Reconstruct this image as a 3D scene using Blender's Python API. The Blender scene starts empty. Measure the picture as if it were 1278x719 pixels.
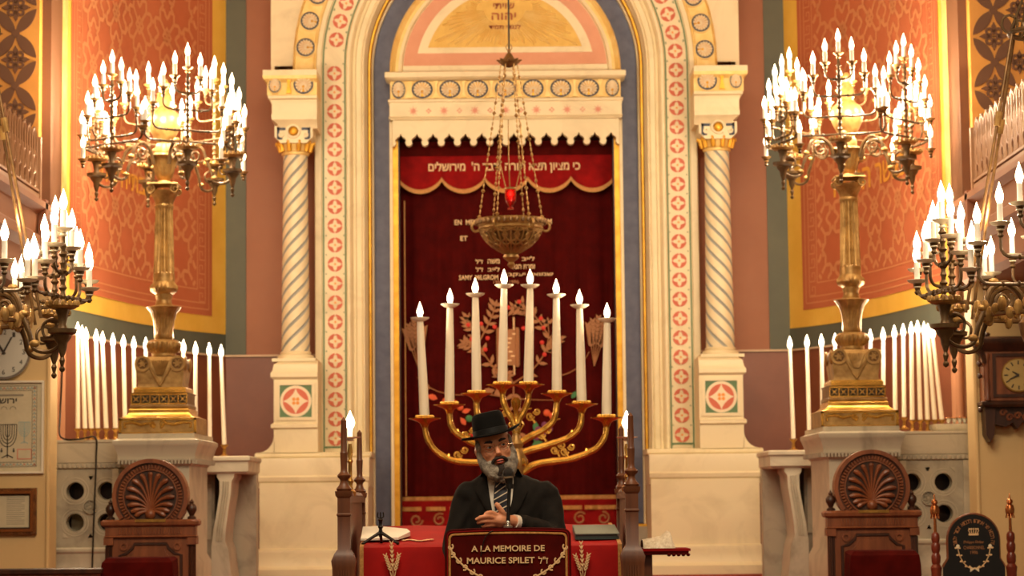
import bpy, math, random
from math import sin, cos, pi, radians, sqrt, atan2
from mathutils import Vector, Matrix

random.seed(7)
SC = bpy.context.scene
COL = SC.collection

# ------------------------------------------------------------------ camera
F = 2900.0                       # focal length in pixels of the 1278x719 frame
CAMZ = 1.65
cam_d = bpy.data.cameras.new('camera')
cam_d.sensor_width = 36.0
cam_d.lens = F / 1278.0 * 36.0
cam_d.clip_end = 200
CAMR = (Matrix.Rotation(radians(-0.113), 3, 'Z') @ Matrix.Rotation(radians(90 + 5.27), 3, 'X')
        @ Matrix.Rotation(radians(-0.60), 3, 'Z'))
cam = bpy.data.objects.new('camera', cam_d)
cam.matrix_world = Matrix.Translation((0, 0, CAMZ)) @ CAMR.to_4x4()
COL.objects.link(cam)
SC.camera = cam
cam_d.dof.use_dof = True
cam_d.dof.focus_distance = 9.9
cam_d.dof.aperture_fstop = 5.0


def P(px, py, Y):
    """world point at depth Y seen at photograph pixel (px, py)"""
    d = CAMR @ Vector(((px - 639.0) / F, -(py - 359.5) / F, -1.0))
    return Vector((d.x * Y / d.y, Y, CAMZ + d.z * Y / d.y))


def FX(off, Y=19.0):
    return off * Y / F


def FZ(py, Y=19.0, px=633):
    return P(px, py, Y).z


# ------------------------------------------------------------------ world, lights, exposure
w = bpy.data.worlds.new('hall_ambience')
w.use_nodes = True
w.node_tree.nodes['Background'].inputs[0].default_value = (1.0, 0.62, 0.34, 1)
w.node_tree.nodes['Background'].inputs[1].default_value = 0.13
SC.world = w
WARM = (1.0, 0.72, 0.42)


def area(name, loc, target, size, power, color=WARM, size_y=None):
    d = bpy.data.lights.new(name, 'AREA')
    d.shape = 'RECTANGLE'
    d.size = size
    d.size_y = size_y or size
    d.energy = power
    d.color = color
    o = bpy.data.objects.new(name, d)
    o.location = loc
    o.rotation_euler = (Vector(target) - Vector(loc)).to_track_quat('-Z', 'Y').to_euler()
    COL.objects.link(o)
    return o


def point(name, loc, power, radius=0.03, color=WARM):
    d = bpy.data.lights.new(name, 'POINT')
    d.energy = power
    d.color = color
    d.shadow_soft_size = radius
    o = bpy.data.objects.new(name, d)
    o.location = loc
    COL.objects.link(o)
    return o


area('hall_chandelier_light', (0, 6.0, 7.5), (0, 19, 5.0), 5.0, 520, (1.0, 0.84, 0.60), 2.0)
area('front_fill_light', (0.5, 1.0, 5.0), (0, 10, 1.6), 3.0, 82, (1.0, 0.84, 0.60), 1.5)  # fill light added to brighten the speaker from the front
area('hall_ceiling_light', (0, 12.5, 8.0), (0, 17.5, 2.0), 5.0, 60, (1.0, 0.72, 0.42), 2.0)

SC.view_settings.view_transform = 'Standard'
SC.view_settings.look = 'None'
SC.view_settings.gamma = 1.0
SC.view_settings.use_curve_mapping = False
SC.view_settings.exposure = 0.0
SC.cycles.use_denoising = True
SC.cycles.max_bounces = 6
SC.cycles.diffuse_bounces = 3
SC.cycles.glossy_bounces = 3
SC.cycles.transmission_bounces = 6
SC.cycles.transparent_max_bounces = 6
SC.cycles.caustics_reflective = False
SC.cycles.caustics_refractive = False
SC.cycles.sample_clamp_indirect = 4.0


# ------------------------------------------------------------------ materials
def lin(c):
    return tuple(((v / 255) / 12.92 if v / 255 <= 0.04045 else ((v / 255 + 0.055) / 1.055) ** 2.4) for v in c)


MATS = {}


def mat(name, rgb, rough=0.6, metal=0.0, rgb2=None, scale=6.0, bump=0.0, bscale=40.0, emit=0.0,
        trans=0.0, sheen=0.0, spec=0.5, veins=False, ecol=None, wood=False, lo=0.35, hi=0.7):
    m = bpy.data.materials.new(name)
    m.use_nodes = True
    nt = m.node_tree
    b = nt.nodes['Principled BSDF']
    b.inputs['Roughness'].default_value = rough
    b.inputs['Metallic'].default_value = metal
    b.inputs['Specular IOR Level'].default_value = spec
    b.inputs['Base Color'].default_value = (*lin(rgb), 1)
    if trans:
        b.inputs['Transmission Weight'].default_value = trans
    if sheen:
        b.inputs['Sheen Weight'].default_value = sheen
        b.inputs['Sheen Roughness'].default_value = 0.4
        b.inputs['Sheen Tint'].default_value = (*lin(rgb), 1)
    if emit:
        b.inputs['Emission Color'].default_value = (*(ecol or lin(rgb)), 1)
        b.inputs['Emission Strength'].default_value = emit
        m.cycles.emission_sampling = 'NONE'
    tc = nt.nodes.new('ShaderNodeTexCoord')
    if rgb2:
        mp = nt.nodes.new('ShaderNodeMapping')
        nt.links.new(tc.outputs['Object'], mp.inputs[0])
        if wood:
            mp.inputs['Scale'].default_value = (6, 6, 0.6)
        n = nt.nodes.new('ShaderNodeTexNoise')
        n.inputs['Scale'].default_value = scale
        n.inputs['Detail'].default_value = 6
        n.inputs['Roughness'].default_value = 0.6
        if veins:
            n.inputs['Distortion'].default_value = 1.6
        nt.links.new(mp.outputs[0], n.inputs[0])
        r = nt.nodes.new('ShaderNodeValToRGB')
        r.color_ramp.elements[0].position = lo
        r.color_ramp.elements[0].color = (*lin(rgb2), 1)
        r.color_ramp.elements[1].position = hi
        r.color_ramp.elements[1].color = (*lin(rgb), 1)
        nt.links.new(n.outputs['Fac'], r.inputs[0])
        nt.links.new(r.outputs[0], b.inputs['Base Color'])
    if bump:
        n2 = nt.nodes.new('ShaderNodeTexNoise')
        n2.inputs['Scale'].default_value = bscale
        n2.inputs['Detail'].default_value = 4
        nt.links.new(tc.outputs['Object'], n2.inputs[0])
        bp = nt.nodes.new('ShaderNodeBump')
        bp.inputs['Strength'].default_value = bump
        bp.inputs['Distance'].default_value = 0.01
        nt.links.new(n2.outputs['Fac'], bp.inputs['Height'])
        nt.links.new(bp.outputs[0], b.inputs['Normal'])
    MATS[name] = m
    return m


mat('cream_marble', (232, 216, 176), 0.45, rgb2=(210, 193, 152), scale=2.2, veins=True, lo=0.2, hi=0.5)
mat('veined_marble', (196, 184, 160), 0.45, rgb2=(148, 136, 116), scale=1.8, veins=True, lo=0.25, hi=0.5)
mat('grey_marble', (176, 164, 142), 0.45, rgb2=(128, 118, 102), scale=2.5, veins=True, lo=0.25, hi=0.52)
mat('grey_groove', (150, 152, 146), 0.6)
mat('dark_recess', (52, 38, 28), 0.9)
mat('blue_stone', (98, 100, 122), 0.55, rgb2=(76, 80, 104), scale=9, lo=0.3, hi=0.65)
mat('gilding', (236, 180, 62), 0.42, 0.55, rgb2=(206, 148, 40), scale=12)
mat('pale_gilding', (240, 212, 142), 0.45, 0.15, rgb2=(228, 188, 104), scale=10)
mat('inlay_green', (92, 122, 84), 0.6)
mat('inlay_red', (212, 112, 84), 0.6, rgb2=(202, 102, 76), scale=14)
mat('inlay_orange', (232, 150, 66), 0.6)
mat('inlay_cream', (236, 218, 184), 0.6)
mat('rose_plaster', (222, 162, 132), 0.7, rgb2=(214, 152, 122), scale=5)
mat('faded_rose', (220, 150, 128), 0.7)
mat('capital_blue', (66, 74, 92), 0.6)
mat('letter_brown', (160, 70, 34), 0.6)
mat('brown_plaster', (164, 106, 74), 0.6, rgb2=(152, 96, 66), scale=1.2, bump=0.05, bscale=30)
mat('dado_plaster', (138, 80, 54), 0.42, rgb2=(120, 66, 44), scale=1.6)
mat('teal_paint', (98, 100, 84), 0.65, rgb2=(86, 90, 78), scale=2.0)
mat('yellow_paint', (236, 190, 84), 0.5, rgb2=(226, 176, 68), scale=4)
mat('orange_field', (192, 106, 68), 0.65, rgb2=(182, 96, 60), scale=2)
mat('orange_line', (204, 134, 88), 0.65)
mat('wall_letters', (226, 160, 62), 0.5)
mat('cream_wall', (224, 190, 134), 0.7, rgb2=(214, 178, 122), scale=1.5)
mat('pale_stone_line', (214, 184, 150), 0.6)
mat('tan_plaster', (188, 132, 94), 0.65, rgb2=(172, 116, 82), scale=1.4)
mat('ornament_ochre', (222, 156, 70), 0.55, rgb2=(206, 140, 60), scale=4)
mat('ornament_brown', (104, 66, 40), 0.6)
mat('walnut', (146, 84, 50), 0.38, rgb2=(102, 54, 32), scale=3, wood=True, lo=0.3, hi=0.65)
mat('dark_walnut', (78, 44, 28), 0.4, rgb2=(48, 26, 17), scale=3, wood=True)
mat('red_wood', (132, 56, 36), 0.32, rgb2=(96, 36, 24), scale=4, wood=True)
mat('worn_oak', (122, 70, 40), 0.4, rgb2=(80, 42, 22), scale=3, wood=True)
mat('brass', (206, 160, 84), 0.34, 0.85, rgb2=(160, 116, 56), scale=14)
mat('dark_brass', (150, 112, 66), 0.42, 0.5, rgb2=(100, 72, 42), scale=16, bump=0.1)
mat('old_brass', (196, 156, 92), 0.40, 0.5, rgb2=(138, 102, 54), scale=12, bump=0.15, bscale=60)
mat('sunburst_gold', (226, 188, 96), 0.55, 0.1, rgb2=(212, 170, 80), scale=12)
mat('bright_brass', (236, 184, 84), 0.24, 0.75, rgb2=(190, 136, 52), scale=8)
mat('worn_metal', (176, 132, 96), 0.5, 0.35)
mat('iron', (36, 30, 26), 0.4, 0.6)
mat('bulb_glass', (255, 240, 214), 0.3, emit=9.0, ecol=(1.0, 0.80, 0.50))
mat('candle_sleeve', (248, 232, 200), 0.45, emit=0.0)
mat('lit_sleeve', (255, 248, 236), 0.45)
mat('wax', (250, 236, 210), 0.4, rgb2=(244, 228, 198), scale=3)
mat('drip_glass', (250, 240, 216), 0.2)
mat('aged_bronze', (116, 88, 54), 0.4, 0.4, rgb2=(78, 58, 36), scale=16)
mat('red_velvet', (80, 9, 7), 0.9, rgb2=(62, 5, 4), scale=8, sheen=0.1, spec=0.1, bump=0.05, bscale=200)
mat('red_cloth', (168, 16, 13), 0.8, rgb2=(146, 10, 9), scale=6, sheen=0.1, spec=0.2)
mat('pelmet_velvet', (150, 16, 16), 0.85, rgb2=(120, 9, 10), scale=8, sheen=0.1, spec=0.15)
mat('bordeaux_velvet', (86, 12, 7), 0.9, rgb2=(66, 7, 4), scale=10, sheen=0.05, spec=0.1, bump=0.05, bscale=200)
mat('gold_fringe', (212, 156, 84), 0.6, 0.1, rgb2=(170, 112, 50), scale=90)
mat('gold_thread', (236, 198, 146), 0.55, 0.1)
mat('dim_thread', (168, 112, 68), 0.6, 0.1)
mat('red_thread', (214, 50, 36), 0.6)
mat('green_thread', (60, 122, 70), 0.6)
mat('violet_thread', (122, 52, 92), 0.6)
mat('orange_thread', (220, 90, 40), 0.6)
mat('red_carpet', (168, 40, 28), 0.95, rgb2=(120, 24, 20), scale=20)
mat('stone_floor', (150, 128, 100), 0.6, rgb2=(130, 108, 84), scale=3)
mat('ruby_glass', (190, 24, 20), 0.1, trans=0.6)
mat('flame', (255, 120, 60), 0.5, emit=2.5, ecol=(1.0, 0.16, 0.06))
mat('white_paper', (232, 222, 204), 0.7)
mat('aged_paper', (214, 198, 164), 0.7, rgb2=(200, 184, 150), scale=7)
mat('pale_blue_ink', (150, 176, 172), 0.7)
mat('ink', (70, 62, 54), 0.7)
mat('grey_ink', (150, 138, 118), 0.7)
mat('pink_ink', (214, 140, 116), 0.7)
mat('white_frame', (236, 222, 196), 0.5)
mat('gilt_frame', (150, 92, 42), 0.4, 0.4, rgb2=(90, 52, 24), scale=20)
mat('clock_dial', (214, 208, 192), 0.4)
mat('brass_dial', (206, 176, 112), 0.4, 0.4)
mat('silver', (200, 196, 186), 0.25, 0.9)
mat('black_cloth', (18, 16, 15), 0.85, rgb2=(12, 11, 10), scale=12)
mat('suit', (30, 25, 21), 0.9, rgb2=(23, 19, 16), scale=20, spec=0.25, bump=0.1, bscale=250)
mat('hat_felt', (15, 13, 11), 0.95, rgb2=(10, 9, 8), scale=20, spec=0.2)
mat('hat_band', (12, 12, 12), 0.6)
mat('skin', (228, 156, 116), 0.5, rgb2=(214, 138, 98), scale=14)
mat('lips', (190, 86, 70), 0.45)
mat('beard_grey', (186, 174, 156), 0.9, rgb2=(92, 80, 70), scale=24, bump=0.5, bscale=120)
mat('beard_dark', (60, 48, 40), 0.9, rgb2=(40, 32, 28), scale=40, bump=0.4, bscale=150)
mat('brow', (34, 26, 22), 0.9)
mat('eye_white', (216, 200, 186), 0.3)
mat('iris', (36, 24, 18), 0.2)
mat('shirt', (232, 220, 204), 0.7)
mat('tie_navy', (26, 26, 40), 0.6)
mat('tie_stripe', (214, 196, 170), 0.6)
mat('glasses_metal', (214, 190, 150), 0.25, 0.9)
mat('mic_mesh', (44, 42, 41), 0.4, 0.5, bump=0.6, bscale=500)
mat('mic_black', (18, 17, 17), 0.35)
mat('book_cover', (46, 58, 54), 0.5)
mat('book_grey', (104, 112, 100), 0.55)
mat('page_edges', (214, 200, 168), 0.7)
mat('copper', (196, 122, 70), 0.25, 0.9)
mat('lace', (240, 228, 206), 0.9, rgb2=(206, 188, 160), scale=60, bump=0.8, bscale=60)


# ------------------------------------------------------------------ mesh builder
class MB:
    def __init__(s):
        s.v = []
        s.f = []
        s.m = []
        s.M = Matrix.Identity(4)

    def add(s, verts, faces, m):
        n = len(s.v)
        s.v += [tuple(s.M @ Vector(p)) for p in verts]
        for fc in faces:
            s.f.append([i + n for i in fc])
            s.m.append(m)
        return s

    def bx(s, x0, x1, y0, y1, z0, z1, m):
        return s.add([(x0, y0, z0), (x1, y0, z0), (x1, y1, z0), (x0, y1, z0), (x0, y0, z1), (x1, y0, z1), (x1, y1, z1), (x0, y1, z1)],
                     [(0, 3, 2, 1), (4, 5, 6, 7), (0, 1, 5, 4), (1, 2, 6, 5), (2, 3, 7, 6), (3, 0, 4, 7)], m)

    def cbox(s, c, sz, m, rot=None):
        M0 = s.M
        s.M = M0 @ Matrix.Translation(c) @ (rot.to_4x4() if rot else Matrix.Identity(4))
        s.bx(-sz[0] / 2, sz[0] / 2, -sz[1] / 2, sz[1] / 2, -sz[2] / 2, sz[2] / 2, m)
        s.M = M0
        return s

    def loft(s, rings, m, close=True, caps=True):
        n = len(rings[0])
        v = [p for r in rings for p in r]
        fc = []
        k = n if close else n - 1
        for i in range(len(rings) - 1):
            for j in range(k):
                a, b = i * n + j, i * n + (j + 1) % n
                fc.append((a, b, b + n, a + n))
        if caps:
            fc.append(tuple(range(n))[::-1])
            fc.append(tuple(range((len(rings) - 1) * n, len(rings) * n)))
        return s.add(v, fc, m)

    def lathe(s, prof, c, m, seg=20, flute=None):
        """prof [(r,z)...], flute=(n, depth, z0, z1) carves vertical flutes"""
        rings = []
        for r, z in prof:
            ring = []
            for i in range(seg):
                a = 2 * pi * i / seg
                rr = r
                if flute and flute[2] <= z <= flute[3]:
                    rr = r * (1 - flute[1] * (0.5 + 0.5 * cos(a * flute[0])))
                ring.append((c[0] + rr * cos(a), c[1] + rr * sin(a), c[2] + z))
            rings.append(ring)
        return s.loft(rings, m)

    def rects(s, x0, x1, y0, y1, prof, m):
        """stack of rectangles: prof [(outset, z)...] (back side stays at y1)"""
        rings = [[(x0 - d, y0 - d, z), (x1 + d, y0 - d, z), (x1 + d, y1, z), (x0 - d, y1, z)] for d, z in prof]
        return s.loft(rings, m)

    def tube(s, pts, rad, m, seg=8, caps=True):
        pts = [Vector(p) for p in pts]
        if not hasattr(rad, '__len__'):
            rad = [rad] * len(pts)
        t0 = (pts[1] - pts[0]).normalized()
        up = Vector((0, 0, 1)) if abs(t0.z) < 0.9 else Vector((1, 0, 0))
        nrm = (up - t0 * up.dot(t0)).normalized()
        rings = []
        for i, p in enumerate(pts):
            if i == 0:
                t = pts[1] - pts[0]
            elif i == len(pts) - 1:
                t = pts[-1] - pts[-2]
            else:
                t = pts[i + 1] - pts[i - 1]
            if t.length < 1e-9:
                t = t0
            t = t.normalized()
            nrm = nrm - t * nrm.dot(t)
            if nrm.length < 1e-6:
                nrm = t.orthogonal()
            nrm.normalize()
            bn = t.cross(nrm)
            rings.append([tuple(p + (nrm * cos(2 * pi * k / seg) + bn * sin(2 * pi * k / seg)) * rad[i]) for k in range(seg)])
        return s.loft(rings, m, True, caps)

    def ball(s, c, r, m, seg=14, rings=8, rot=None):
        if not hasattr(r, '__len__'):
            r = (r, r, r)
        M0 = s.M
        s.M = M0 @ Matrix.Translation(c) @ (rot.to_4x4() if rot else Matrix.Identity(4))
        R = []
        for i in range(rings + 1):
            th = -pi / 2 + pi * i / rings
            cc = max(cos(th), 0.02)
            R.append([(r[0] * cc * cos(2 * pi * k / seg), r[1] * cc * sin(2 * pi * k / seg), r[2] * sin(th)) for k in range(seg)])
        s.loft(R, m)
        s.M = M0
        return s

    def prism(s, poly, y0, y1, m):
        """polygon [(x,z)...] in the XZ plane extruded from y0 to y1"""
        n = len(poly)
        v = [(x, y0, z) for x, z in poly] + [(x, y1, z) for x, z in poly]
        fc = [tuple(range(n)), tuple(range(2 * n - 1, n - 1, -1))]
        for i in range(n):
            j = (i + 1) % n
            fc.append((i, i + n, j + n, j))
        return s.add(v, fc, m)

    def ring(s, cx, cz, r0, r1, y0, y1, m, a0=0.0, a1=2 * pi, seg=24, sx=1.0):
        full = abs(a1 - a0 - 2 * pi) < 1e-6
        rings = []
        for i in range(seg + 1):
            a = a0 + (a1 - a0) * i / seg
            rings.append([(cx + sx * r * cos(a), y, cz + r * sin(a)) for r, y in ((r0, y0), (r1, y0), (r1, y1), (r0, y1))])
        return s.loft(rings, m, True, not full)

    def disc(s, cx, cz, r, y0, y1, m, seg=20, sx=1.0):
        return s.prism([(cx + sx * r * cos(2 * pi * i / seg), cz + r * sin(2 * pi * i / seg)) for i in range(seg)], y0, y1, m)

    def arch(s, prof, zb, zc, m, seg=28):
        """sweep profile [(r,y)...] up both jambs from zb and round the semicircle centred (0,zc)"""
        path = [(-1, 0, zb), (-1, 0, zc)] + [(-cos(pi * i / seg), sin(pi * i / seg), zc) for i in range(1, seg)] + [(1, 0, zc), (1, 0, zb)]
        rings = [[(r * ux, y, z0 + r * uz) for r, y in prof] for ux, uz, z0 in path]
        return s.loft(rings, m, False, False)

    def path_strip(s, pts, width, fn, m):
        """flat ribbon of given width along 2-D points, fn maps (u,v) to 3-D"""
        n = len(pts)
        v = []
        for i, (x, y) in enumerate(pts):
            a = pts[max(0, i - 1)]
            b = pts[min(n - 1, i + 1)]
            dx, dy = b[0] - a[0], b[1] - a[1]
            L = max(1e-9, sqrt(dx * dx + dy * dy))
            nx, ny = -dy / L * width / 2, dx / L * width / 2
            v += [tuple(fn(x + nx, y + ny)), tuple(fn(x - nx, y - ny))]
        return s.add(v, [(2 * i, 2 * i + 1, 2 * i + 3, 2 * i + 2) for i in range(n - 1)], m)

    def text(s, body, c, width, m, frame=None, depth=0.002, bold=0.0, height=None, squeeze=None):
        """raised lettering centred on c; frame = 3x3 matrix with columns (right, up, out)"""
        cu = bpy.data.curves.new('lettering', 'FONT')
        cu.body = body
        cu.extrude = 0.05
        cu.offset = bold
        cu.resolution_u = 3
        o = bpy.data.objects.new('lettering', cu)
        COL.objects.link(o)
        dg = bpy.context.evaluated_depsgraph_get()
        me = bpy.data.meshes.new_from_object(o.evaluated_get(dg))
        bpy.data.objects.remove(o)
        bpy.data.curves.remove(cu)
        xs = [v.co.x for v in me.vertices]
        ys = [v.co.y for v in me.vertices]
        if not xs:
            return s
        mx, my = (min(xs) + max(xs)) / 2, (min(ys) + max(ys)) / 2
        k = width / (max(xs) - min(xs))
        ky = height / (max(ys) - min(ys)) if height else k
        fr = frame or Matrix(((1, 0, 0), (0, 0, -1), (0, 1, 0)))
        c = Vector(c)
        vv = []
        for v in me.vertices:
            q = Vector(((v.co.x - mx) * k, (v.co.y - my) * ky, v.co.z / 0.05 * depth))
            vv.append(tuple(c + fr @ q))
        s.add(vv, [tuple(p.vertices) for p in me.polygons], m)
        bpy.data.meshes.remove(me)
        return s

    def build(s, name, parent=None, smooth=35, origin=None, mirror=False):
        me = bpy.data.meshes.new(name)
        off = Vector(parent_loc(parent)) if parent else Vector(origin or (0, 0, 0))
        vv = [tuple(Vector(p) - off) for p in s.v]
        me.from_pydata(vv, [], s.f)
        names = []
        for k in s.m:
            if k not in names:
                names.append(k)
        for k in names:
            me.materials.append(MATS[k])
        idx = {k: i for i, k in enumerate(names)}
        me.polygons.foreach_set('material_index', [idx[k] for k in s.m])
        me.validate()
        import bmesh
        bm = bmesh.new()
        bm.from_mesh(me)
        bmesh.ops.recalc_face_normals(bm, faces=bm.faces)
        bm.to_mesh(me)
        bm.free()
        if smooth:
            me.polygons.foreach_set('use_smooth', [True] * len(me.polygons))
            me.set_sharp_from_angle(angle=radians(smooth))
        o = bpy.data.objects.new(name, me)
        COL.objects.link(o)
        if parent:
            o.parent = parent
        elif origin:
            o.location = origin
        return o


def parent_loc(o):
    p = Vector((0, 0, 0))
    while o is not None:
        p = p + o.location
        o = o.parent
    return p


def thing(name, label, cat, loc, group=None):
    o = bpy.data.objects.new(name, None)
    o.empty_display_size = 0.1
    COL.objects.link(o)
    o.location = loc
    o['label'] = label
    o['category'] = cat
    if group:
        o['group'] = group
    return o


def tag(o, label, cat, group=None):
    o['label'] = label
    o['category'] = cat
    if group:
        o['group'] = group
    return o


def struct(o):
    o['kind'] = 'structure'
    return o


def copy_tree(o, parent=None):
    c = o.copy()
    COL.objects.link(c)
    if parent is not None:
        c.parent = parent
    for ch in list(o.children):
        copy_tree(ch, c)
    return c


def heb(t):
    return t[::-1]


def remesh(mb, name, parent, voxel, it=4, matf=None, factor=0.5, origin=None):
    """weld the shapes of mb into one continuous smooth surface"""
    tmp = mb.build(name + '_src', None, smooth=0)
    md = tmp.modifiers.new('r', 'REMESH')
    md.mode = 'VOXEL'
    md.voxel_size = voxel
    sm = tmp.modifiers.new('s', 'SMOOTH')
    sm.iterations = it
    sm.factor = factor
    dg = bpy.context.evaluated_depsgraph_get()
    me = bpy.data.meshes.new_from_object(tmp.evaluated_get(dg))
    me.name = name
    off = parent_loc(parent)
    me.transform(Matrix.Translation(-off))
    keep = list(tmp.data.materials)
    bpy.data.objects.remove(tmp)
    me.materials.clear()
    for k in keep:
        me.materials.append(k)
    me.polygons.foreach_set('use_smooth', [True] * len(me.polygons))
    me.polygons.foreach_set('material_index', [0] * len(me.polygons))
    o = bpy.data.objects.new(name, me)
    COL.objects.link(o)
    o.parent = parent
    return o


def arcpts(cx, cz, r, a0, a1, n):
    return [(cx + r * cos(a0 + (a1 - a0) * i / n), cz + r * sin(a0 + (a1 - a0) * i / n)) for i in range(n + 1)]


def spiral(c, r0, turns, a0, n=18, k=0.35):
    """2-D spiral points shrinking from radius r0 to k*r0"""
    out = []
    for i in range(n + 1):
        t = i / n
        a = a0 + turns * 2 * pi * t
        r = r0 * (1 - (1 - k) * t)
        out.append((c[0] + r * cos(a), c[1] + r * sin(a)))
    return out

# ================================================================== THE SETTING
ARKZ = 1.07                       # floor of the raised ark platform
BIMZ = 0.45                       # floor of the reading platform


def S1(name, fn):
    mb = MB()
    fn(mb)
    return struct(mb.build(name))


S1('floor', lambda b: b.bx(-7, 7, -1, 22, -0.1, 0, 'stone_floor'))
S1('floor_reading_platform', lambda b: b.bx(-1.9, 1.9, 9.3, 12.4, 0, BIMZ, 'red_carpet'))


LOWZ = 0.45                       # floor of the seats in front of the ark platform


def plat(b):
    b.bx(-4.2, 4.2, 15.55, 20, 0, ARKZ, 'red_carpet')
    for i in range(2):
        b.bx(-1.5, 1.5, 15.25 - 0.3 * i, 15.55, LOWZ, ARKZ - 0.2 * (i + 1), 'red_carpet')


S1('floor_seat_platform', lambda b: b.bx(-4.2, 4.2, 13.0, 15.55, 0, LOWZ, 'red_carpet'))
S1('floor_ark_platform', plat)
S1('ceiling', lambda b: b.bx(-7, 7, -1, 22, 9.2, 9.3, 'cream_wall'))

WT = 9.2                          # wall top
# flat brown wall behind the ark portal
zl = FZ(441, 19.4, 633)           # the pale string course above the dado
S1('wall_back', lambda b: (b.bx(-2.36, 2.36, 19.62, 19.8, ARKZ, WT, 'brown_plaster'),
                           [b.bx(*sorted((q * 0.95, q * 2.36)), 19.4, 19.62, zl, WT, 'brown_plaster') for q in (-1, 1)],
                           [b.bx(*sorted((q * 0.95, q * 2.36)), 19.4, 19.62, ARKZ, zl, 'dado_plaster') for q in (-1, 1)]))
S1('trim_1', lambda b: [b.bx(*sorted((q * 1.2, q * 2.36)), 19.375, 19.4, zl - 0.008, zl + 0.008, 'pale_stone_line') for q in (-1, 1)])

# teal painted margin and the curved apse walls on both sides
CURVE = [(2.19, 19.4), (2.36, 19.4), (2.47, 19.22), (2.60, 18.98), (2.71, 18.7), (2.81, 18.40), (2.90, 18.10), (2.965, 17.8), (3.02, 17.5), (3.085, 17.12),
         (3.14, 16.8), (3.175, 16.6), (3.21, 16.4), (3.24, 16.2)]


def curve_len():
    s = [0.0]
    for a, b in zip(CURVE[1:], CURVE[2:]):
        s.append(s[-1] + sqrt((a[0] - b[0]) ** 2 + (a[1] - b[1]) ** 2))
    return s


CL = curve_len()                  # arc length from the yellow band's inner corner


def on_wall(side, s, z, out=0.0):
    """point on the curved wall at arc length s, lifted 'out' into the room"""
    pts = CURVE[1:]
    i = 0
    while i < len(CL) - 2 and CL[i + 1] < s:
        i += 1
    t = (s - CL[i]) / (CL[i + 1] - CL[i])
    a, b = pts[i], pts[i + 1]
    # smoothed normal
    def nr(k):
        p, q = pts[max(0, k - 1)], pts[min(len(pts) - 1, k + 1)]
        d = Vector((q[0] - p[0], q[1] - p[1])).normalized()
        return Vector((-abs(d.y), -abs(d.x)))
    n = (nr(i) * (1 - t) + nr(i + 1) * t).normalized()
    x = a[0] + (b[0] - a[0]) * t + n.x * out
    y = a[1] + (b[1] - a[1]) * t + n.y * out
    return (side * x, y, z)


S_END = CL[10]                    # where the painted panel stops (Y = 16.6)
zy0 = FZ(414, 19.4)               # bottom of yellow frame
zy1 = FZ(393, 19.4)               # bottom of orange field
zb = FZ(441, 19.4)


def wall_patch(b, side, s0, s1, z0, z1, m, out=0.0, n=16):
    v, f = [], []
    for i in range(n + 1):
        s = s0 + (s1 - s0) * i / n
        v += [on_wall(side, s, z0, out), on_wall(side, s, z1, out)]
    for i in range(n):
        f.append((2 * i, 2 * i + 1, 2 * i + 3, 2 * i + 2))
    b.add(v, f, m)


def star_lattice(s0, s1, z0, z1, cell):
    """polylines of an interlaced eight-pointed-star pattern"""
    out = []
    nx = int((s1 - s0) / cell) + 2
    nz = int((z1 - z0) / cell) + 2
    for i in range(-1, nx + 1):
        for j in range(-1, nz + 1):
            cx, cz = s0 + (i + 0.5) * cell, z0 + (j + 0.5) * cell
            R, r = 0.36 * cell, 0.275 * cell
            st = []
            for k in range(17):
                a = pi / 8 + k * pi / 8
                q = R if k % 2 else r
                st.append((cx + q * cos(a), cz + q * sin(a)))
            out.append(st)
            for k in range(4):
                a = k * pi / 2
                ca, sa = cos(a), sin(a)
                g = []
                for t, u in ((0.30, 0.08), (0.40, 0.08), (0.44, 0.15), (0.5, 0.20), (0.56, 0.15), (0.60, 0.08), (0.70, 0.08)):
                    g.append((cx + cell * (t * ca - u * sa), cz + cell * (t * sa + u * ca)))
                if k < 2:
                    out.append(g)
                    out.append([(cx + cell * (t * ca + u * sa), cz + cell * (t * sa - u * ca)) for t, u in
                                ((0.30, 0.08), (0.40, 0.08), (0.44, 0.15), (0.5, 0.20), (0.56, 0.15), (0.60, 0.08), (0.70, 0.08))])
            out.append([(cx + 0.26 * cell, cz + 0.26 * cell), (cx + 0.74 * cell, cz + 0.74 * cell)])
            out.append([(cx + 0.74 * cell, cz + 0.26 * cell), (cx + 0.26 * cell, cz + 0.74 * cell)])
            out.append([(cx + 0.5 * cell, cz + 0.36 * cell), (cx + 0.64 * cell, cz + 0.5 * cell), (cx + 0.5 * cell, cz + 0.64 * cell),
                        (cx + 0.36 * cell, cz + 0.5 * cell), (cx + 0.5 * cell, cz + 0.36 * cell)])
    return out


def clipped(poly, s0, s1, z0, z1):
    res, cur = [], []
    for a, b in zip(poly, poly[1:]):
        n = 4
        for i in range(n):
            p = (a[0] + (b[0] - a[0]) * i / n, a[1] + (b[1] - a[1]) * i / n)
            if s0 < p[0] < s1 and z0 < p[1] < z1:
                cur.append(p)
            else:
                if len(cur) > 1:
                    res.append(cur)
                cur = []
    p = poly[-1]
    if s0 < p[0] < s1 and z0 < p[1] < z1:
        cur.append(p)
    if len(cur) > 1:
        res.append(cur)
    return res


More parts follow.
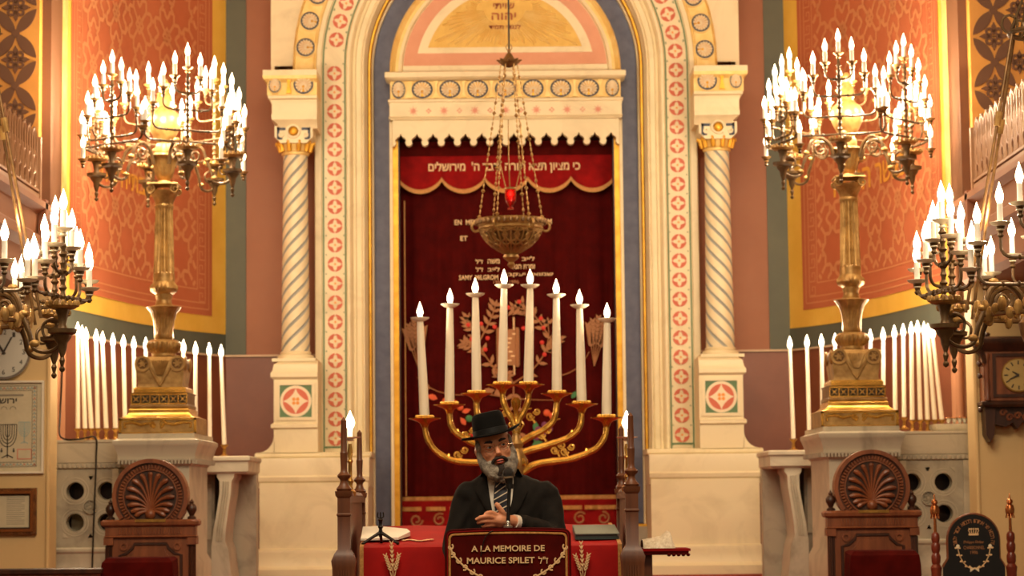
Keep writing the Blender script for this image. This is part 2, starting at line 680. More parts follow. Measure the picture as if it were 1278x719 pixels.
for side, sname in ((-1, 'left'), (1, 'right')):
    b = MB()
    wall_patch(b, side, 0, CL[-1], zb, WT, 'teal_paint', 0.0, 24)
    wall_patch(b, side, 0, CL[-1], ARKZ, zb, 'dado_plaster', 0.0, 24)
    b.bx(*sorted((side * 2.19, side * 2.36)), 19.385, 19.4, zb, WT, 'teal_paint')
    struct(b.build('wall_' + sname))
    b = MB()
    s_in = 0.07 + 0.13
    s_out = S_END - 0.07
    wall_patch(b, side, 0.0, S_END, zy0, WT, 'yellow_paint', 0.006)
    wall_patch(b, side, s_in, s_out, zy1, WT, 'orange_field', 0.012)
    fn = lambda u, v: on_wall(side, u, v, 0.016)
    e0, e1, ez = s_in + 0.05, s_out - 0.05, zy1 + 0.05
    for k, wd in ((0, 0.012), (0.05, 0.012), (0.16, 0.012)):
        b.path_strip([(e0 + k, 7.0), (e0 + k, ez + k)], wd, fn, 'orange_line')
        b.path_strip([(e1 - k, 7.0), (e1 - k, ez + k)], wd, fn, 'orange_line')
        b.path_strip([(e0 + k + (e1 - e0 - 2 * k) * i / 20, ez + k) for i in range(21)], wd, fn, 'orange_line')
    zz = ez + 0.06
    while zz < 7:
        for q in (e0, e1):
            sg = 1 if q == e0 else -1
            b.path_strip([(q + sg * 0.06, zz), (q + sg * 0.13, zz), (q + sg * 0.13, zz + 0.07), (q + sg * 0.09, zz + 0.07), (q + sg * 0.09, zz + 0.035)], 0.012, fn, 'orange_line')
        zz += 0.115
    for pl in star_lattice(e0 + 0.17, e1 - 0.17, ez + 0.17, 7.2, 0.5):
        for c in clipped(pl, e0 + 0.17, e1 - 0.17, ez + 0.17, 7.0):
            b.path_strip(c, 0.032, fn, 'orange_line')
    # the golden Hebrew verse running along the panel
    word = heb('נתיבתיה שלום') if side < 0 else heb('כאשר הנביא')
    zt = FZ(226, 18.2)
    tb = MB()
    tb.text(word, (0, 0, 0), 1.42, 'wall_letters', Matrix(((1, 0, 0), (0, 1, 0), (0, 0, 1))), 0.001, 0.012, 0.17)
    sc0 = (s_in + s_out) / 2 + (0.16 if side < 0 else -0.12)
    vv = []
    for p in tb.v:
        ss = sc0 - p[0] if side < 0 else sc0 + p[0]
        vv.append(on_wall(side, ss, zt + p[1], 0.02 + p[2]))
    b.add(vv, tb.f, 'wall_letters')
    struct(b.build('trim_painted_panel_' + sname))
    # thin pale string course along the curve
    b = MB()
    wall_patch(b, side, 0, S_END + 0.1, zb - 0.008, zb + 0.008, 'pale_stone_line', 0.02, 20)
    struct(b.build('trim_2' if side < 0 else 'trim_3'))
    # gilded pilaster strip that ends the panel
    b = MB()
    xa, xb = side * FX(577, 16.3), side * FX(553, 16.5)
    x0, x1 = sorted((xa, xb))
    zt0 = FZ(243, 16.3)
    b.bx(x0, x1, 16.3, 16.5, zt0, WT, 'pale_gilding')
    b.bx(x0 + 0.028, x1 - 0.028, 16.285, 16.3, zt0 + 0.03, WT, 'gilding')
    b.bx(x0 + 0.036, x1 - 0.036, 16.28, 16.286, zt0 + 0.04, WT, 'pale_gilding')
    for k in range(60):
        z = zt0 + 0.07 + k * 0.06
        b.disc((x0 + x1) / 2, z, 0.022, 16.274, 16.281, 'gilding', 6)
    b.bx(x0 - 0.01, x1 + 0.01, 16.26, 16.5, zt0 - 0.02, zt0, 'gilding')
    b.bx(x0, x1, 16.32, 16.5, ARKZ, zt0 - 0.02, 'tan_plaster')
    b.tube([((x0 + x1) / 2 + side * -0.03, 16.3, ARKZ), ((x0 + x1) / 2 + side * -0.03, 16.3, zt0 - 0.1)], 0.03, 'tan_plaster', 12)
    struct(b.build('trim_4' if side < 0 else 'trim_5'))
    # brown strip between ornament and gilded strip
    b = MB()
    xs = sorted((side * FX(590, 15.9), side * FX(574, 15.9)))
    b.bx(xs[0], xs[1], 15.9, 16.3, 3.4, WT, 'ornament_brown')
    struct(b.build('trim_6' if side < 0 else 'trim_7'))
    # ornament panel above the gallery: ochre ground with brown petals and quatrefoils
    b = MB()
    X0, X1 = FX(589, 15.8), FX(589, 15.8) + 1.2
    xs = sorted((side * X0, side * X1))
    b.bx(xs[0], xs[1], 15.8, 15.95, 3.4, WT, 'ornament_ochre')
    pz = 67 * 15.8 / F * 1.0
    cx0 = side * FX(619, 15.8)
    zc0 = FZ(101 if side < 0 else 84, 15.8)
    for j in range(-3, 8):
        for i in range(0, 4):
            cx, cz = cx0 + side * i * pz * 0.94, zc0 + j * pz
            b.disc(cx, cz, 0.028, 15.79, 15.8, 'ornament_brown', 8)
            for k in range(4):
                a = pi / 4 + k * pi / 2
                pts = []
                L, W = pz * 0.66, 0.04
                for t in range(13):
                    u = t / 12
                    pts.append((u * L, W * sin(pi * u) ** 0.8))
                for t in range(11, 0, -1):
                    u = t / 12
                    pts.append((u * L, -W * sin(pi * u) ** 0.8))
                b.prism([(cx + (p[0]) * cos(a) * 0.84 - p[1] * sin(a), cz + p[0] * sin(a) + p[1] * cos(a)) for p in pts], 15.792, 15.8, 'ornament_brown')
            # quatrefoil between
            qx, qz = cx, cz + pz / 2
            for (dx, dz) in ((0.032, 0.032), (-0.032, 0.032), (0.032, -0.032), (-0.032, -0.032)):
                b.ring(qx + dx, qz + dz, 0.012, 0.03, 15.79, 15.8, 'ornament_brown', seg=12)
            for k in range(4):
                a = k * pi / 2
                b.prism([(qx + r * cos(a + t), qz + r * sin(a + t)) for r, t in ((0.0, 0), (0.07, -0.25), (0.1, 0), (0.07, 0.25))], 15.79, 15.8, 'ornament_brown')
            qx = cx + side * pz * 0.47
            for (dx, dz) in ((0.028, 0.03), (-0.028, 0.03), (0.028, -0.03), (-0.028, -0.03)):
                b.ring(qx + dx, cz + dz, 0.010, 0.027, 15.79, 15.8, 'ornament_brown', seg=12)
            for k in range(4):
                a = k * pi / 2
                b.prism([(qx + r * cos(a + t), cz + r * sin(a + t)) for r, t in ((0.0, 0), (0.055, -0.3), (0.085, 0), (0.055, 0.3))], 15.79, 15.8, 'ornament_brown')
    struct(b.build('trim_ornament_' + sname))
    # gallery: floor slab with moulded fascia running toward the hall
    b = MB()
    gx = FX(585, 15.0)
    zt = FZ(243, 15.0)
    prof = [(0.0, zt), (-0.03, zt - 0.02), (-0.03, zt - 0.06), (0.02, zt - 0.09), (0.03, zt - 0.22), (0.0, zt - 0.24), (0.0, zt - 0.30), (0.06, zt - 0.34), (0.08, zt - 0.52), (0.12, zt - 0.56)]
    rings = [[(side * (gx + dx), 15.8, z), (side * (gx + dx), 4.0, z)] for dx, z in prof]
    b.loft(rings, 'tan_plaster', False, False)
    b.add([(side * gx, 15.8, zt), (side * gx, 4, zt), (side * 6.5, 4, zt), (side * 6.5, 15.8, zt)], [(0, 1, 2, 3)], 'tan_plaster')
    z2 = zt - 0.56
    b.add([(side * (gx + .12), 15.8, z2), (side * (gx + .12), 4, z2), (side * 6.5, 4, z2), (side * 6.5, 15.8, z2)], [(0, 1, 2, 3)], 'tan_plaster')
    b.bx(*sorted((side * (gx - 0.03), side * (gx + 0.02))), 15.0, 15.08, zt - 0.3, zt, 'brown_plaster')
    struct(b.build('wall_gallery_' + sname))
    # cream wall below the gallery, facing the hall
    b = MB()
    yw = 15.5
    xe = FX(574 if side < 0 else 583, yw)
    xs = sorted((side * xe, side * 6.5))
    b.bx(xs[0], xs[1], yw, yw + 0.3, 0, z2, 'cream_wall')
    b.tube([(side * xe, yw - 0.005, 0), (side * xe, yw - 0.005, z2)], 0.014, 'cream_wall', 8)
    struct(b.build('wall_cream_' + sname))

# ================================================================== GALLERY RAILINGS
for side, sname in ((-1, 'left'), (1, 'right')):
    gx = FX(585, 15.0)
    zt = FZ(243, 15.0)
    t = thing('gallery_railing', 'pierced metal balustrade on the %s gallery edge' % sname, 'railing', (side * gx, 15.0, zt))
    x = side * (gx + 0.02)
    H = FZ(166, 15.0) - zt
    b = MB()
    b.bx(x - 0.012, x + 0.012, 11.0, 15.0, zt, zt + 0.03, 'worn_metal')
    b.bx(x - 0.012, x + 0.012, 11.0, 15.0, zt + 0.045, zt + 0.06, 'worn_metal')
    b.bx(x - 0.02, x + 0.02, 14.97, 15.01, zt, zt + H, 'worn_metal')
    b.build('rail_frame', t)
    y = 14.93
    k = 0
    while y > 11.1:
        b = MB()
        # one pierced unit: pointed arch, ring and small heart shapes
        def yz(pts, r=0.008):
            b.tube([(x, yy, zz) for yy, zz in pts], r, 'worn_metal', 5)
        w2 = 0.075
        yz([(y, zt + 0.05), (y, zt + H * 0.92)])
        yz([(y - w2 + w2 * cos(a), zt + H * 0.84 + w2 * 1.3 * sin(a)) for a in [pi * i / 8 for i in range(9)]])
        yz([(y - w2 + 0.04 * cos(a), zt + H * 0.26 + 0.05 * sin(a)) for a in [2 * pi * i / 10 for i in range(11)]])
        yz([(y - w2 + 0.03 * cos(a), zt + H * 0.52 + 0.06 * sin(a)) for a in [2 * pi * i / 10 for i in range(11)]], 0.009)
        yz([(y - w2, zt + H * 0.66), (y - w2, zt + H * 1.12)], 0.010)
        yz([(y - w2 * 0.5, zt + 0.05), (y - w2 * 0.5, zt + H * 0.75)], 0.006)
        yz([(y - w2 * 1.5, zt + 0.05), (y - w2 * 1.5, zt + H * 0.75)], 0.006)
        b.build('pierced_panel', t)
        y -= 2 * w2
        k += 1

# ================================================================== THE ARK PORTAL
YF = 19.0
portal = thing('ark_portal', 'tall cream marble archway with inlaid bands framing the red curtain', 'portal', (0, YF, ARKZ))
ZC = FZ(80)                       # springing of all arches
ZBOT = FZ(562)
R_ = lambda px: px * 19.0 / F


def arch_part(name, prof, m, zb=ZBOT):
    b = MB()
    b.arch([(R_(r), y) for r, y in prof], zb, ZC, m, 36)
    return b.build(name, portal)


arch_part('jamb_face', [(241, 19.12), (241, 18.99), (240, 18.985), (233, 18.985), (231.5, 19.0), (202, 19.0), (200, 18.985), (197, 18.985), (195, 19.0)], 'cream_marble')
arch_part('green_line', [(231, 19.0), (231, 18.995), (229.3, 18.995), (229.3, 19.0)], 'inlay_green')
arch_part('green_line', [(203.5, 19.0), (203.5, 18.995), (202, 18.995), (202, 19.0)], 'inlay_green')
arch_part('moulding', [(195, 19.0), (193, 19.035), (190, 19.03), (189, 19.05), (183, 19.05), (181, 19.03), (179, 19.035), (178, 19.08), (176, 19.10), (175, 19.14), (175, 19.2)], 'cream_marble')
arch_part('gold_bead', [(175.5, 19.15), (174, 19.12), (172, 19.12), (170.5, 19.15), (170.5, 19.2)], 'gilding', FZ(657))
arch_part('moulding', [(170.5, 19.17), (168.5, 19.18), (168, 19.25)], 'cream_marble', FZ(657))
arch_part('blue_band', [(168, 19.22), (146, 19.22)], 'blue_stone', FZ(655))
for s in (-1, 1):
    b = MB()
    x0, x1 = sorted((s * R_(174), s * R_(147.5)))
    b.bx(x0, x1, 19.12, 19.2, FZ(659), FZ(656), 'gilding')
    b.build('gold_bead', portal)
    b = MB()
    b.bx(x0, x1, 19.10, 19.24, ARKZ, FZ(659), 'grey_marble')
    b.build('base_block', portal)
# closing bottom of the jamb face + red medallions
b = MB()
for s in (-1, 1):
    x0, x1 = sorted((s * R_(231), s * R_(202)))
    b.bx(x0, x1, 18.994, 19.0, FZ(557), FZ(555), 'inlay_green')
b.build('green_line', portal)


def medallion(b, x, z, rot=0.0, r=0.0615):
    y = 18.996
    b.ring(x, z, r * 0.80, r, y - 0.003, y + 0.004, 'inlay_red', seg=24)
    for k in range(4):
        a = rot + pi / 4 + k * pi / 2
        p = []
        for q, t in ((0.86, -0.62), (0.55, -0.30), (0.42, 0.0), (0.55, 0.30), (0.86, 0.62), (0.9, 0.3), (0.9, 0.0), (0.9, -0.3)):
            p.append((x + r * q * cos(a + t), z + r * q * sin(a + t)))
        b.prism(p[::-1], y - 0.0025, y + 0.004, 'inlay_red')
        a2 = rot + k * pi / 2
        b.cbox((x + r * 0.93 * cos(a2), y - 0.001, z + r * 0.93 * sin(a2)), (0.008, 0.006, 0.008), 'inlay_cream')
    b.disc(x, z, r * 0.14, y - 0.003, y + 0.003, 'inlay_orange', 8)


b = MB()
pitch = 0.1588
rc = 1.414


def corner_tris(b, x, z, rot):
    for k in (-1, 1):
        for s2 in (-1, 1):
            dx, dz = k * 0.073, s2 * 0.079
            X = x + dx * cos(rot) - dz * sin(rot)
            Z = z + dx * sin(rot) + dz * cos(rot)
            b.prism([(X - 0.006, Z - 0.005), (X + 0.006, Z - 0.005), (X, Z + 0.007)], 18.993, 18.999, 'inlay_green')


z = FZ(545)
jmed = []
while z < ZC + 0.02:
    jmed.append(z)
    z += pitch
znext = z
for s in (-1, 1):
    for z in jmed:
        medallion(b, s * rc, z)
        corner_tris(b, s * rc, z, 0)
a = (znext - ZC) / rc
while a < pi - (znext - ZC) / rc + 0.02:
    medallion(b, rc * cos(a), ZC + rc * sin(a), a)
    corner_tris(b, rc * cos(a), ZC + rc * sin(a), a)
    a += pitch / rc
b.build('medallion_inlay', portal)

# archivolt of shells
arch_part('archivolt_band', [(268, 19.02), (268, 18.97), (266, 18.96), (265, 18.975), (242, 18.975), (241, 18.955), (239, 18.96), (238, 19.0)], 'pale_gilding', FZ(118))


def shell(cx, cz, r, y, sx=1.0, rot=0.0):
    """scallop medallion: dark dotted rim, fluted golden dish"""
    b = MB()
    b.ring(cx, cz, r * 1.02, r * 1.12, y - 0.016, y, 'pale_gilding', seg=24, sx=sx)
    b.disc(cx, cz, r * 1.03, y - 0.004, y, 'capital_blue', 24, sx)
    n = 15
    b.disc(cx, cz, r * 0.76, y - 0.010, y - 0.003, 'gilding', 20, sx)
    for k in range(n):
        t = (k - (n - 1) / 2) / n * 2 * pi * 0.96
        a = rot + pi / 2 + t
        bx_, bz_ = cx - r * 0.25 * cos(rot + pi / 2) * sx, cz - r * 0.25 * sin(rot + pi / 2)
        ex, ez = cx + sx * r * 0.80 * cos(a), cz + r * 0.80 * sin(a)
        b.tube([(bx_, y - 0.016, bz_), ((bx_ + ex) / 2, y - 0.026, (bz_ + ez) / 2), (ex, y - 0.016, ez)], [0.003, r * 0.06, r * 0.12], 'inlay_cream', 6)
    b.ball((cx - r * 0.25 * cos(rot + pi / 2) * sx, y - 0.02, cz - r * 0.25 * sin(rot + pi / 2)), (r * 0.16, 0.012, r * 0.16), 'gilding', 10, 6)
    return b


rs = R_(252.7)
a = -0.02
k = 0
first = True
ang0 = (FZ(65) - ZC) / rs
step = 0.225 / rs
a = ang0
while a < pi - ang0 + 0.05:
    shell(rs * cos(a), ZC + rs * sin(a), 0.076, 18.972, 1.0, a - pi / 2).build('shell', portal)
    a += step
# spandrels
b = MB()
ro = R_(268)
xo = R_(296)
zt = ZC + ro + 0.8
for s in (-1, 1):
    pa = [(s * ro * cos(pi / 2 * i / 14), ZC + ro * sin(pi / 2 * i / 14)) for i in range(15)]
    for i in range(14):
        (xa, za), (xb, zb_) = pa[i], pa[i + 1]
        v = [(xa, 18.99, za), (xb, 18.99, zb_), (s * xo if i < 13 else 0, 18.99, zb_ if i < 13 else zt), (s * xo, 18.99, za)]
        if i == 13:
            v = [(xa, 18.99, za), (xb, 18.99, zb_), (0, 18.99, zt), (s * xo, 18.99, zt), (s * xo, 18.99, za)]
        b.add(v, [tuple(range(len(v)))], 'cream_marble')
    b.bx(*sorted((s * xo, s * (xo - 0.03))), 18.996, 19.4, FZ(84), zt, 'cream_marble')
b.build('spandrel', portal)
for s in (-1, 1):
    # corbel block with two shells, frieze block and abacus (front plane 18.62)
    yf = 18.62
    k = yf / F
    xi = s * 240 * k

    def sx(off):
        return s * off * k

    def zz(py):
        return FZ(py, yf)
    b = MB()

    def stack(x_out_px, prof, m):
        x0, x1 = sorted((sx(238), sx(x_out_px)))
        rings = []
        for d, z, dy in prof:
            a0, a1 = (x0 - d, x1) if s < 0 else (x0, x1 + d)
            rings.append([(a0, yf - dy, z), (a1, yf - dy, z), (a1, 19.1, z), (a0, 19.1, z)])
        b.loft(rings, m)
    stack(301, [(0, zz(116), 0), (0, zz(100), 0.0), (0.03, zz(96), 0.03), (0.035, zz(92), 0.035)], 'pale_gilding')
    b.build('shell_corbel', portal)
    b = MB()
    stack(306, [(0, zz(92), 0.03), (0, zz(85), 0.03)], 'cream_marble')
    stack(298, [(0, zz(122), 0), (0.01, zz(120), 0.02), (0.01, zz(117), 0.02), (0, zz(116), 0.0)], 'cream_marble')
    stack(295, [(0, zz(141), 0), (0, zz(127), 0), (0.012, zz(122), 0.015)], 'cream_marble')
    stack(290, [(-0.03, zz(157), -0.03), (-0.01, zz(151), -0.01), (0.03, zz(147), 0.03), (0.035, zz(141), 0.03)], 'cream_marble')
    b.build('impost_block', portal)
    shell(sx(255), zz(103), 0.080, yf, 1.0, 0).build('shell', portal)
    shell(sx(291), zz(104), 0.062, yf - 0.01, 0.8, 0).build('shell', portal)
    # carved drops between the shells
    b = MB()
    b.prism([(sx(277), zz(94)), (sx(270), zz(94)), (sx(272), zz(103)), (sx(270), zz(114)), (sx(277), zz(114)), (sx(275), zz(103))][::int(-s)], yf - 0.02, yf, 'gilding')
    b.build('carved_leaf', portal)

    # column: capital, twisted shaft, base
    yc = 18.80
    kc = yc / F
    cx = s * 265.5 * kc

    def zc(py):
        return FZ(py, yc)
    col_top, col_bot = zc(188), zc(441)
    b = MB()
    seg, nz, n = 60, 90, 6
    rings, mats = [], []
    rb, rt = 17.8 * kc, 15.2 * kc
    H = col_top - col_bot
    V, Fc, M = [], [], []
    for j in range(nz + 1):
        z = col_bot + H * j / nz
        t = j / nz
        r = rb + (rt - rb) * t
        tw = s * (z - col_bot) / 0.70 * 2 * pi
        for i in range(seg):
            a = 2 * pi * i / seg
            ph = ((a - tw * -1) * n / (2 * pi)) % 1.0
            g = 0.006 if ph < 0.22 else 0.0
            V.append((cx + (r - g) * cos(a), yc + (r - g) * sin(a), z))
    # twist the vertices instead, so groove edges stay clean
    V = []
    for j in range(nz + 1):
        z = col_bot + H * j / nz
        r = rb + (rt - rb) * j / nz
        tw = s * (z - col_bot) / 0.66 * 2 * pi
        for i in range(seg):
            a = 2 * pi * i / seg - tw
            u = i % (seg // n)
            g = 0.007 if u in (0, 1) else 0.0
            V.append((cx + (r - g) * cos(a), yc + (r - g) * sin(a), z))
    fm, fg = [], []
    for j in range(nz):
        for i in range(seg):
            q = (j * seg + i, j * seg + (i + 1) % seg, (j + 1) * seg + (i + 1) % seg, (j + 1) * seg + i)
            (fg if i % (seg // n) in (0, 1, seg // n - 1) else fm).append(q)
    b.add(V, fm, 'cream_marble')
    b.add(V, fg, 'grey_groove')
    b.build('column_shaft', portal)
    b = MB()
    b.lathe([(rb + 0.0, 0.06), (rb + 0.012, 0.05), (rb + 0.006, 0.035), (rb + 0.03, 0.025), (rb + 0.035, 0.01), (rb + 0.03, -0.005)], (cx, yc, col_bot - 0.03), 'cream_marble', 32)
    b.bx(cx - rb - 0.06, cx + rb + 0.06, yc - rb - 0.06, yc + 0.2, zc(450), zc(446), 'cream_marble')
    b.build('column_base', portal)
    b = MB()
    b.lathe([(rt, -0.03), (rt + 0.014, -0.025), (rt + 0.014, -0.008), (rt, 0.0), (rt + 0.012, 0.02), (rt + 0.022, 0.07), (rt + 0.045, 0.10)], (cx, yc, col_top), 'pale_gilding', 28)
    for i in range(10):
        a = 2 * pi * i / 10
        q = (cx + (rt + 0.02) * cos(a), yc + (rt + 0.02) * sin(a))
        b.tube([(q[0], q[1], col_top), (cx + (rt + 0.035) * cos(a), yc + (rt + 0.035) * sin(a), col_top + 0.06), (cx + (rt + 0.06) * cos(a), yc + (rt + 0.06) * sin(a), col_top + 0.075),
                (cx + (rt + 0.062) * cos(a), yc + (rt + 0.062) * sin(a), col_top + 0.055)], [0.018, 0.022, 0.012, 0.006], 'gilding', 6)
    b.build('capital_leaves', portal)
    b = MB()
    w0, w1 = 0.105, 0.155
    za, zb2 = zc(176), zc(158)
    yb = yf + 0.03
    b.prism([(cx - w0, za - 0.02), (cx + w0, za - 0.02), (cx + w1, za + 0.03), (cx + w1, zb2), (cx - w1, zb2), (cx - w1, za + 0.03)], yb, 19.05, 'cream_marble')
    for q in (-1, 1):
        b.bx(cx + q * 0.125 - 0.010, cx + q * 0.125 + 0.010, yb - 0.004, yb, zc(174), zc(159.5), 'capital_blue')
        b.bx(*sorted((cx + q * 0.135, cx + q * 0.065)), yb - 0.004, yb, zc(163.5), zc(159.5), 'capital_blue')
        b.bx(*sorted((cx + q * 0.125, cx + q * 0.09)), yb - 0.004, yb, zc(175), zc(172), 'capital_blue')
        b.ring(cx + q * 0.10, zc(169.5), 0.012, 0.022, yb - 0.018, yb, 'cream_marble', seg=14)
    b.ring(cx, zc(165), 0.042, 0.056, yb - 0.03, yb, 'cream_marble', seg=20)
    b.ball((cx, yb - 0.005, zc(165)), (0.042, 0.028, 0.042), 'gilding', 12, 8)
    b.build('capital_block', portal)

    # pedestal under the column
    b = MB()
    yp = 18.60
    kp = yp / F

    def zp(py):
        return FZ(py, yp)

    def ped(out_px, prof, m='cream_marble', inn=238, y0=yp):
        x0, x1 = sorted((s * inn * kp, s * out_px * kp))
        rings = []
        for d, py in prof:
            a0, a1 = (x0 - d, x1) if s < 0 else (x0, x1 + d)
            rings.append([(a0, y0 - d, zp(py)), (a1, y0 - d, zp(py)), (a1, 19.38, zp(py)), (a0, 19.38, zp(py))])
        b.loft(rings, m)
    ped(293, [(-0.005, 562), (0.0, 538), (0.0, 533), (0.022, 531), (0.022, 527), (0.0, 525), (0, 471), (0.024, 468), (0.024, 463), (0.01, 460), (0.0, 452), (-0.02, 450), (-0.05, 447)])
    b.build('pedestal_block', portal)
    b = MB()
    # curved foot on the outer side
    cs = []
    for i in range(9):
        t = pi / 2 * i / 8
        cs.append((s * (293 + 20 * (1 - sin(t))) * kp, zp(562 - 22 * (1 - cos(t)))))
    poly = [(s * 293 * kp, zp(562))] + cs
    b.prism(poly if s > 0 else poly[::-1], yp + 0.01, 19.3, 'cream_marble')
    ped(315, [(0, 569), (0.012, 567), (0.012, 563.5), (0, 562)], inn=172, y0=18.62)
    b.build('pedestal_foot', portal)
    b = MB()
    xc = s * 265.5 * kp
    zc_ = zp(498)
    h = 20 * kp
    b.ring(xc, zc_, h * 1.28, h * 1.45, yp - 0.012, yp, 'cream_marble', a0=pi / 4, a1=pi / 4 + 2 * pi, seg=4)
    fr = 24 * kp
    for (x0, x1, z0, z1) in ((xc - fr, xc + fr, zc_ + h, zc_ + fr), (xc - fr, xc + fr, zc_ - fr, zc_ - h), (xc - fr, xc - h, zc_ - h, zc_ + h), (xc + h, xc + fr, zc_ - h, zc_ + h)):
        b.bx(x0, x1, yp - 0.010, yp, z0, z1, 'cream_marble')
    b = MB()
    for (x0, x1, z0, z1) in ((xc - fr, xc + fr, zc_ + h, zc_ + fr), (xc - fr, xc + fr, zc_ - fr, zc_ - h), (xc - fr, xc - h, zc_ - h, zc_ + h), (xc + h, xc + fr, zc_ - h, zc_ + h)):
        b.bx(x0, x1, yp - 0.012, yp, z0, z1, 'cream_marble')
    b.bx(xc - h, xc + h, yp - 0.002, yp, zc_ - h, zc_ + h, 'inlay_green')
    b.disc(xc, zc_, h * 0.98, yp - 0.004, yp - 0.001, 'inlay_cream', 32)
    b.disc(xc, zc_, h * 0.80, yp - 0.006, yp - 0.002, 'inlay_red', 32)
    st = []
    for i in range(40):
        a = 2 * pi * i / 40
        q = (abs(cos(a)) ** 1.55 + abs(sin(a)) ** 1.55) ** (-1 / 0.80)
        q = 1 / (abs(cos(a)) ** 0.72 + abs(sin(a)) ** 0.72) ** (1 / 0.72)
        st.append((xc + h * 0.80 * q * cos(a), zc_ + h * 0.80 * q * sin(a)))
    b.prism(st, yp - 0.008, yp - 0.003, 'inlay_cream')
    for dx, dz in ((1, 1), (1, -1), (-1, 1), (-1, -1)):
        b.disc(xc + dx * h * 0.12, zc_ + dz * h * 0.12, h * 0.11, yp - 0.010, yp - 0.005, 'inlay_orange', 10)
    b.build('inlay_panel', portal)
    # wide lower plinth
    b = MB()
    yl = 18.5
    kl = yl / F

    def low(out_px, prof, m, inn=176):
        x0, x1 = sorted((s * inn * kl, s * out_px * kl))
        rings = []
        for d, py in prof:
            z = FZ(py, yl)
            a0, a1 = (x0 - d, x1) if s < 0 else (x0, x1 + d)
            rings.append([(a0, yl - d, z), (a1, yl - d, z), (a1, 19.38, z), (a0, 19.38, z)])
        b.loft(rings, m)
    low(319, [(-0.04, 606), (-0.03, 602), (0.0, 598), (0.005, 593), (-0.006, 591), (-0.006, 573), (-0.012, 569)], 'cream_marble', 174.5)
    b.build('plinth_cap', portal)
    b = MB()
    low(311, [(0, 690), (0, 600)], 'cream_marble')
    b.build('plinth_die', portal)
    b = MB()
    low(311, [(0.09, 740), (0.09, 708), (0.05, 704), (0.03, 692), (0.035, 688), (0.03, 684), (0.0, 682)], 'cream_marble', 175.2)
    b.build('plinth_base', portal)

# ================================================================== INNER DOORCASE OF THE ARK
case = thing('ark_doorcase', 'cream marble doorcase with gold shell frieze and sunburst lunette inside the archway', 'doorcase', (0, 19.2, ARKZ))
zd = lambda py: FZ(py, 19.1)
Q = lambda px: px * 19.1 / F
for s in (-1, 1):
    b = MB()
    x0, x1 = sorted((s * Q(147), s * Q(143.3)))
    b.bx(x0, x1, 19.12, 19.6, ARKZ, zd(150), 'cream_marble')
    jm = b.build('jamb', case)
    b = MB()
    x0, x1 = sorted((s * Q(143.3), s * Q(136.5)))
    b.bx(x0, x1, 19.14, 19.6, ARKZ, zd(152), 'gilding')
    x0, x1 = sorted((s * Q(136.5), s * Q(135)))
    b.bx(x0, x1, 19.15, 19.6, ARKZ, zd(152), 'dark_walnut')
    b.build('gilt_edge', jm)
b = MB()
b.rects(-Q(146), Q(146), 19.02, 19.3, [(-0.005, zd(150)), (0, zd(148)), (0.008, zd(147)), (0.0, zd(146)), (0, zd(129)), (0.012, zd(128)), (0.012, zd(125.5)), (-0.004, zd(124))], 'cream_marble')
b.build('frieze_block', case)
b = MB()
b.rects(-Q(145), Q(145), 19.04, 19.3, [(0, zd(124)), (0, zd(101))], 'pale_gilding')
b.build('shell_frieze', case)
b = MB()
b.rects(-Q(146), Q(146), 19.0, 19.3, [(0, zd(101.5)), (0.02, zd(100)), (0.035, zd(98.5)), (0.035, zd(92.5)), (0.02, zd(91.5))], 'cream_marble')
b.build('cornice', case)
for i in range(-4, 5):
    off = 34.9 * i
    sxx = 1.15
    if abs(i) == 4:
        off = 134.5 * (1 if i > 0 else -1)
        sxx = 0.75
    shell(Q(off), zd(112.5), 0.076, 19.04, sxx, 0).build('shell', case)
    if i < 4:
        b = MB()
        xo = Q(34.9 * (i + 0.5))
        if i in (-4, 3):
            xo = Q(119.5) * (1 if i > 0 else -1)
        b.prism([(xo - 0.022, zd(102)), (xo + 0.022, zd(102)), (xo + 0.008, zd(108)), (xo + 0.008, zd(117)), (xo + 0.022, zd(123)), (xo - 0.022, zd(123)), (xo - 0.008, zd(117)), (xo - 0.008, zd(108))][::-1], 19.02, 19.04, 'pale_gilding')
        b.build('carved_leaf', case)
b = MB()
for i in range(-3, 4):
    cx, cz = Q(38.7 * i) + 0.0, zd(139.5)
    st = []
    for k in range(16):
        r = 0.042 if k % 2 == 0 else 0.014
        a = pi / 2 + k * pi / 8
        st.append((cx + r * cos(a), cz + r * sin(a)))
    b.prism(st, 19.016, 19.022, 'faded_rose')
    if i < 3:
        mx = Q(38.7 * (i + 0.5))
        for dx, dz in ((0.014, 0), (-0.014, 0), (0, 0.014), (0, -0.014)):
            b.prism([(mx + dx - 0.009, cz + dz), (mx + dx, cz + dz - 0.009), (mx + dx + 0.009, cz + dz), (mx + dx, cz + dz + 0.009)], 19.016, 19.022, 'faded_rose')
b.build('star_inlay', case)
# scalloped marble lambrequin
b = MB()
W = Q(142.5)
n = 14
p = 2 * W / n
out = [(-W, zd(150)), (W, zd(150))]
for i in range(n, 0, -1):
    xr = -W + p * i
    # half drop at right, notch, half drop at left
    zb0, zn = zd(178), zd(168.5)
    rr = p * 0.22
    zc2 = zb0
    out += [(xr, zc2 - rr), (xr - rr * 0.7, zc2 - rr * 0.7), (xr - rr, zc2), (xr - rr * 0.7, zc2 + rr * 0.75),
            (xr - p * 0.26, zc2 + rr * 1.35), (xr - p * 0.40, zn - 0.014), (xr - p * 0.5, zn + 0.012), (xr - p * 0.60, zn - 0.014), (xr - p * 0.74, zc2 + rr * 1.35),
            (xr - p + rr * 0.7, zc2 + rr * 0.75), (xr - p + rr, zc2), (xr - p + rr * 0.7, zc2 - rr * 0.7)]
out += [(-W, zd(178) - p * 0.235)]
b.prism(out[::-1], 19.05, 19.12, 'cream_marble')
b.build('scalloped_valance', case)
# lunette
ZL = FZ(89, 19.15)


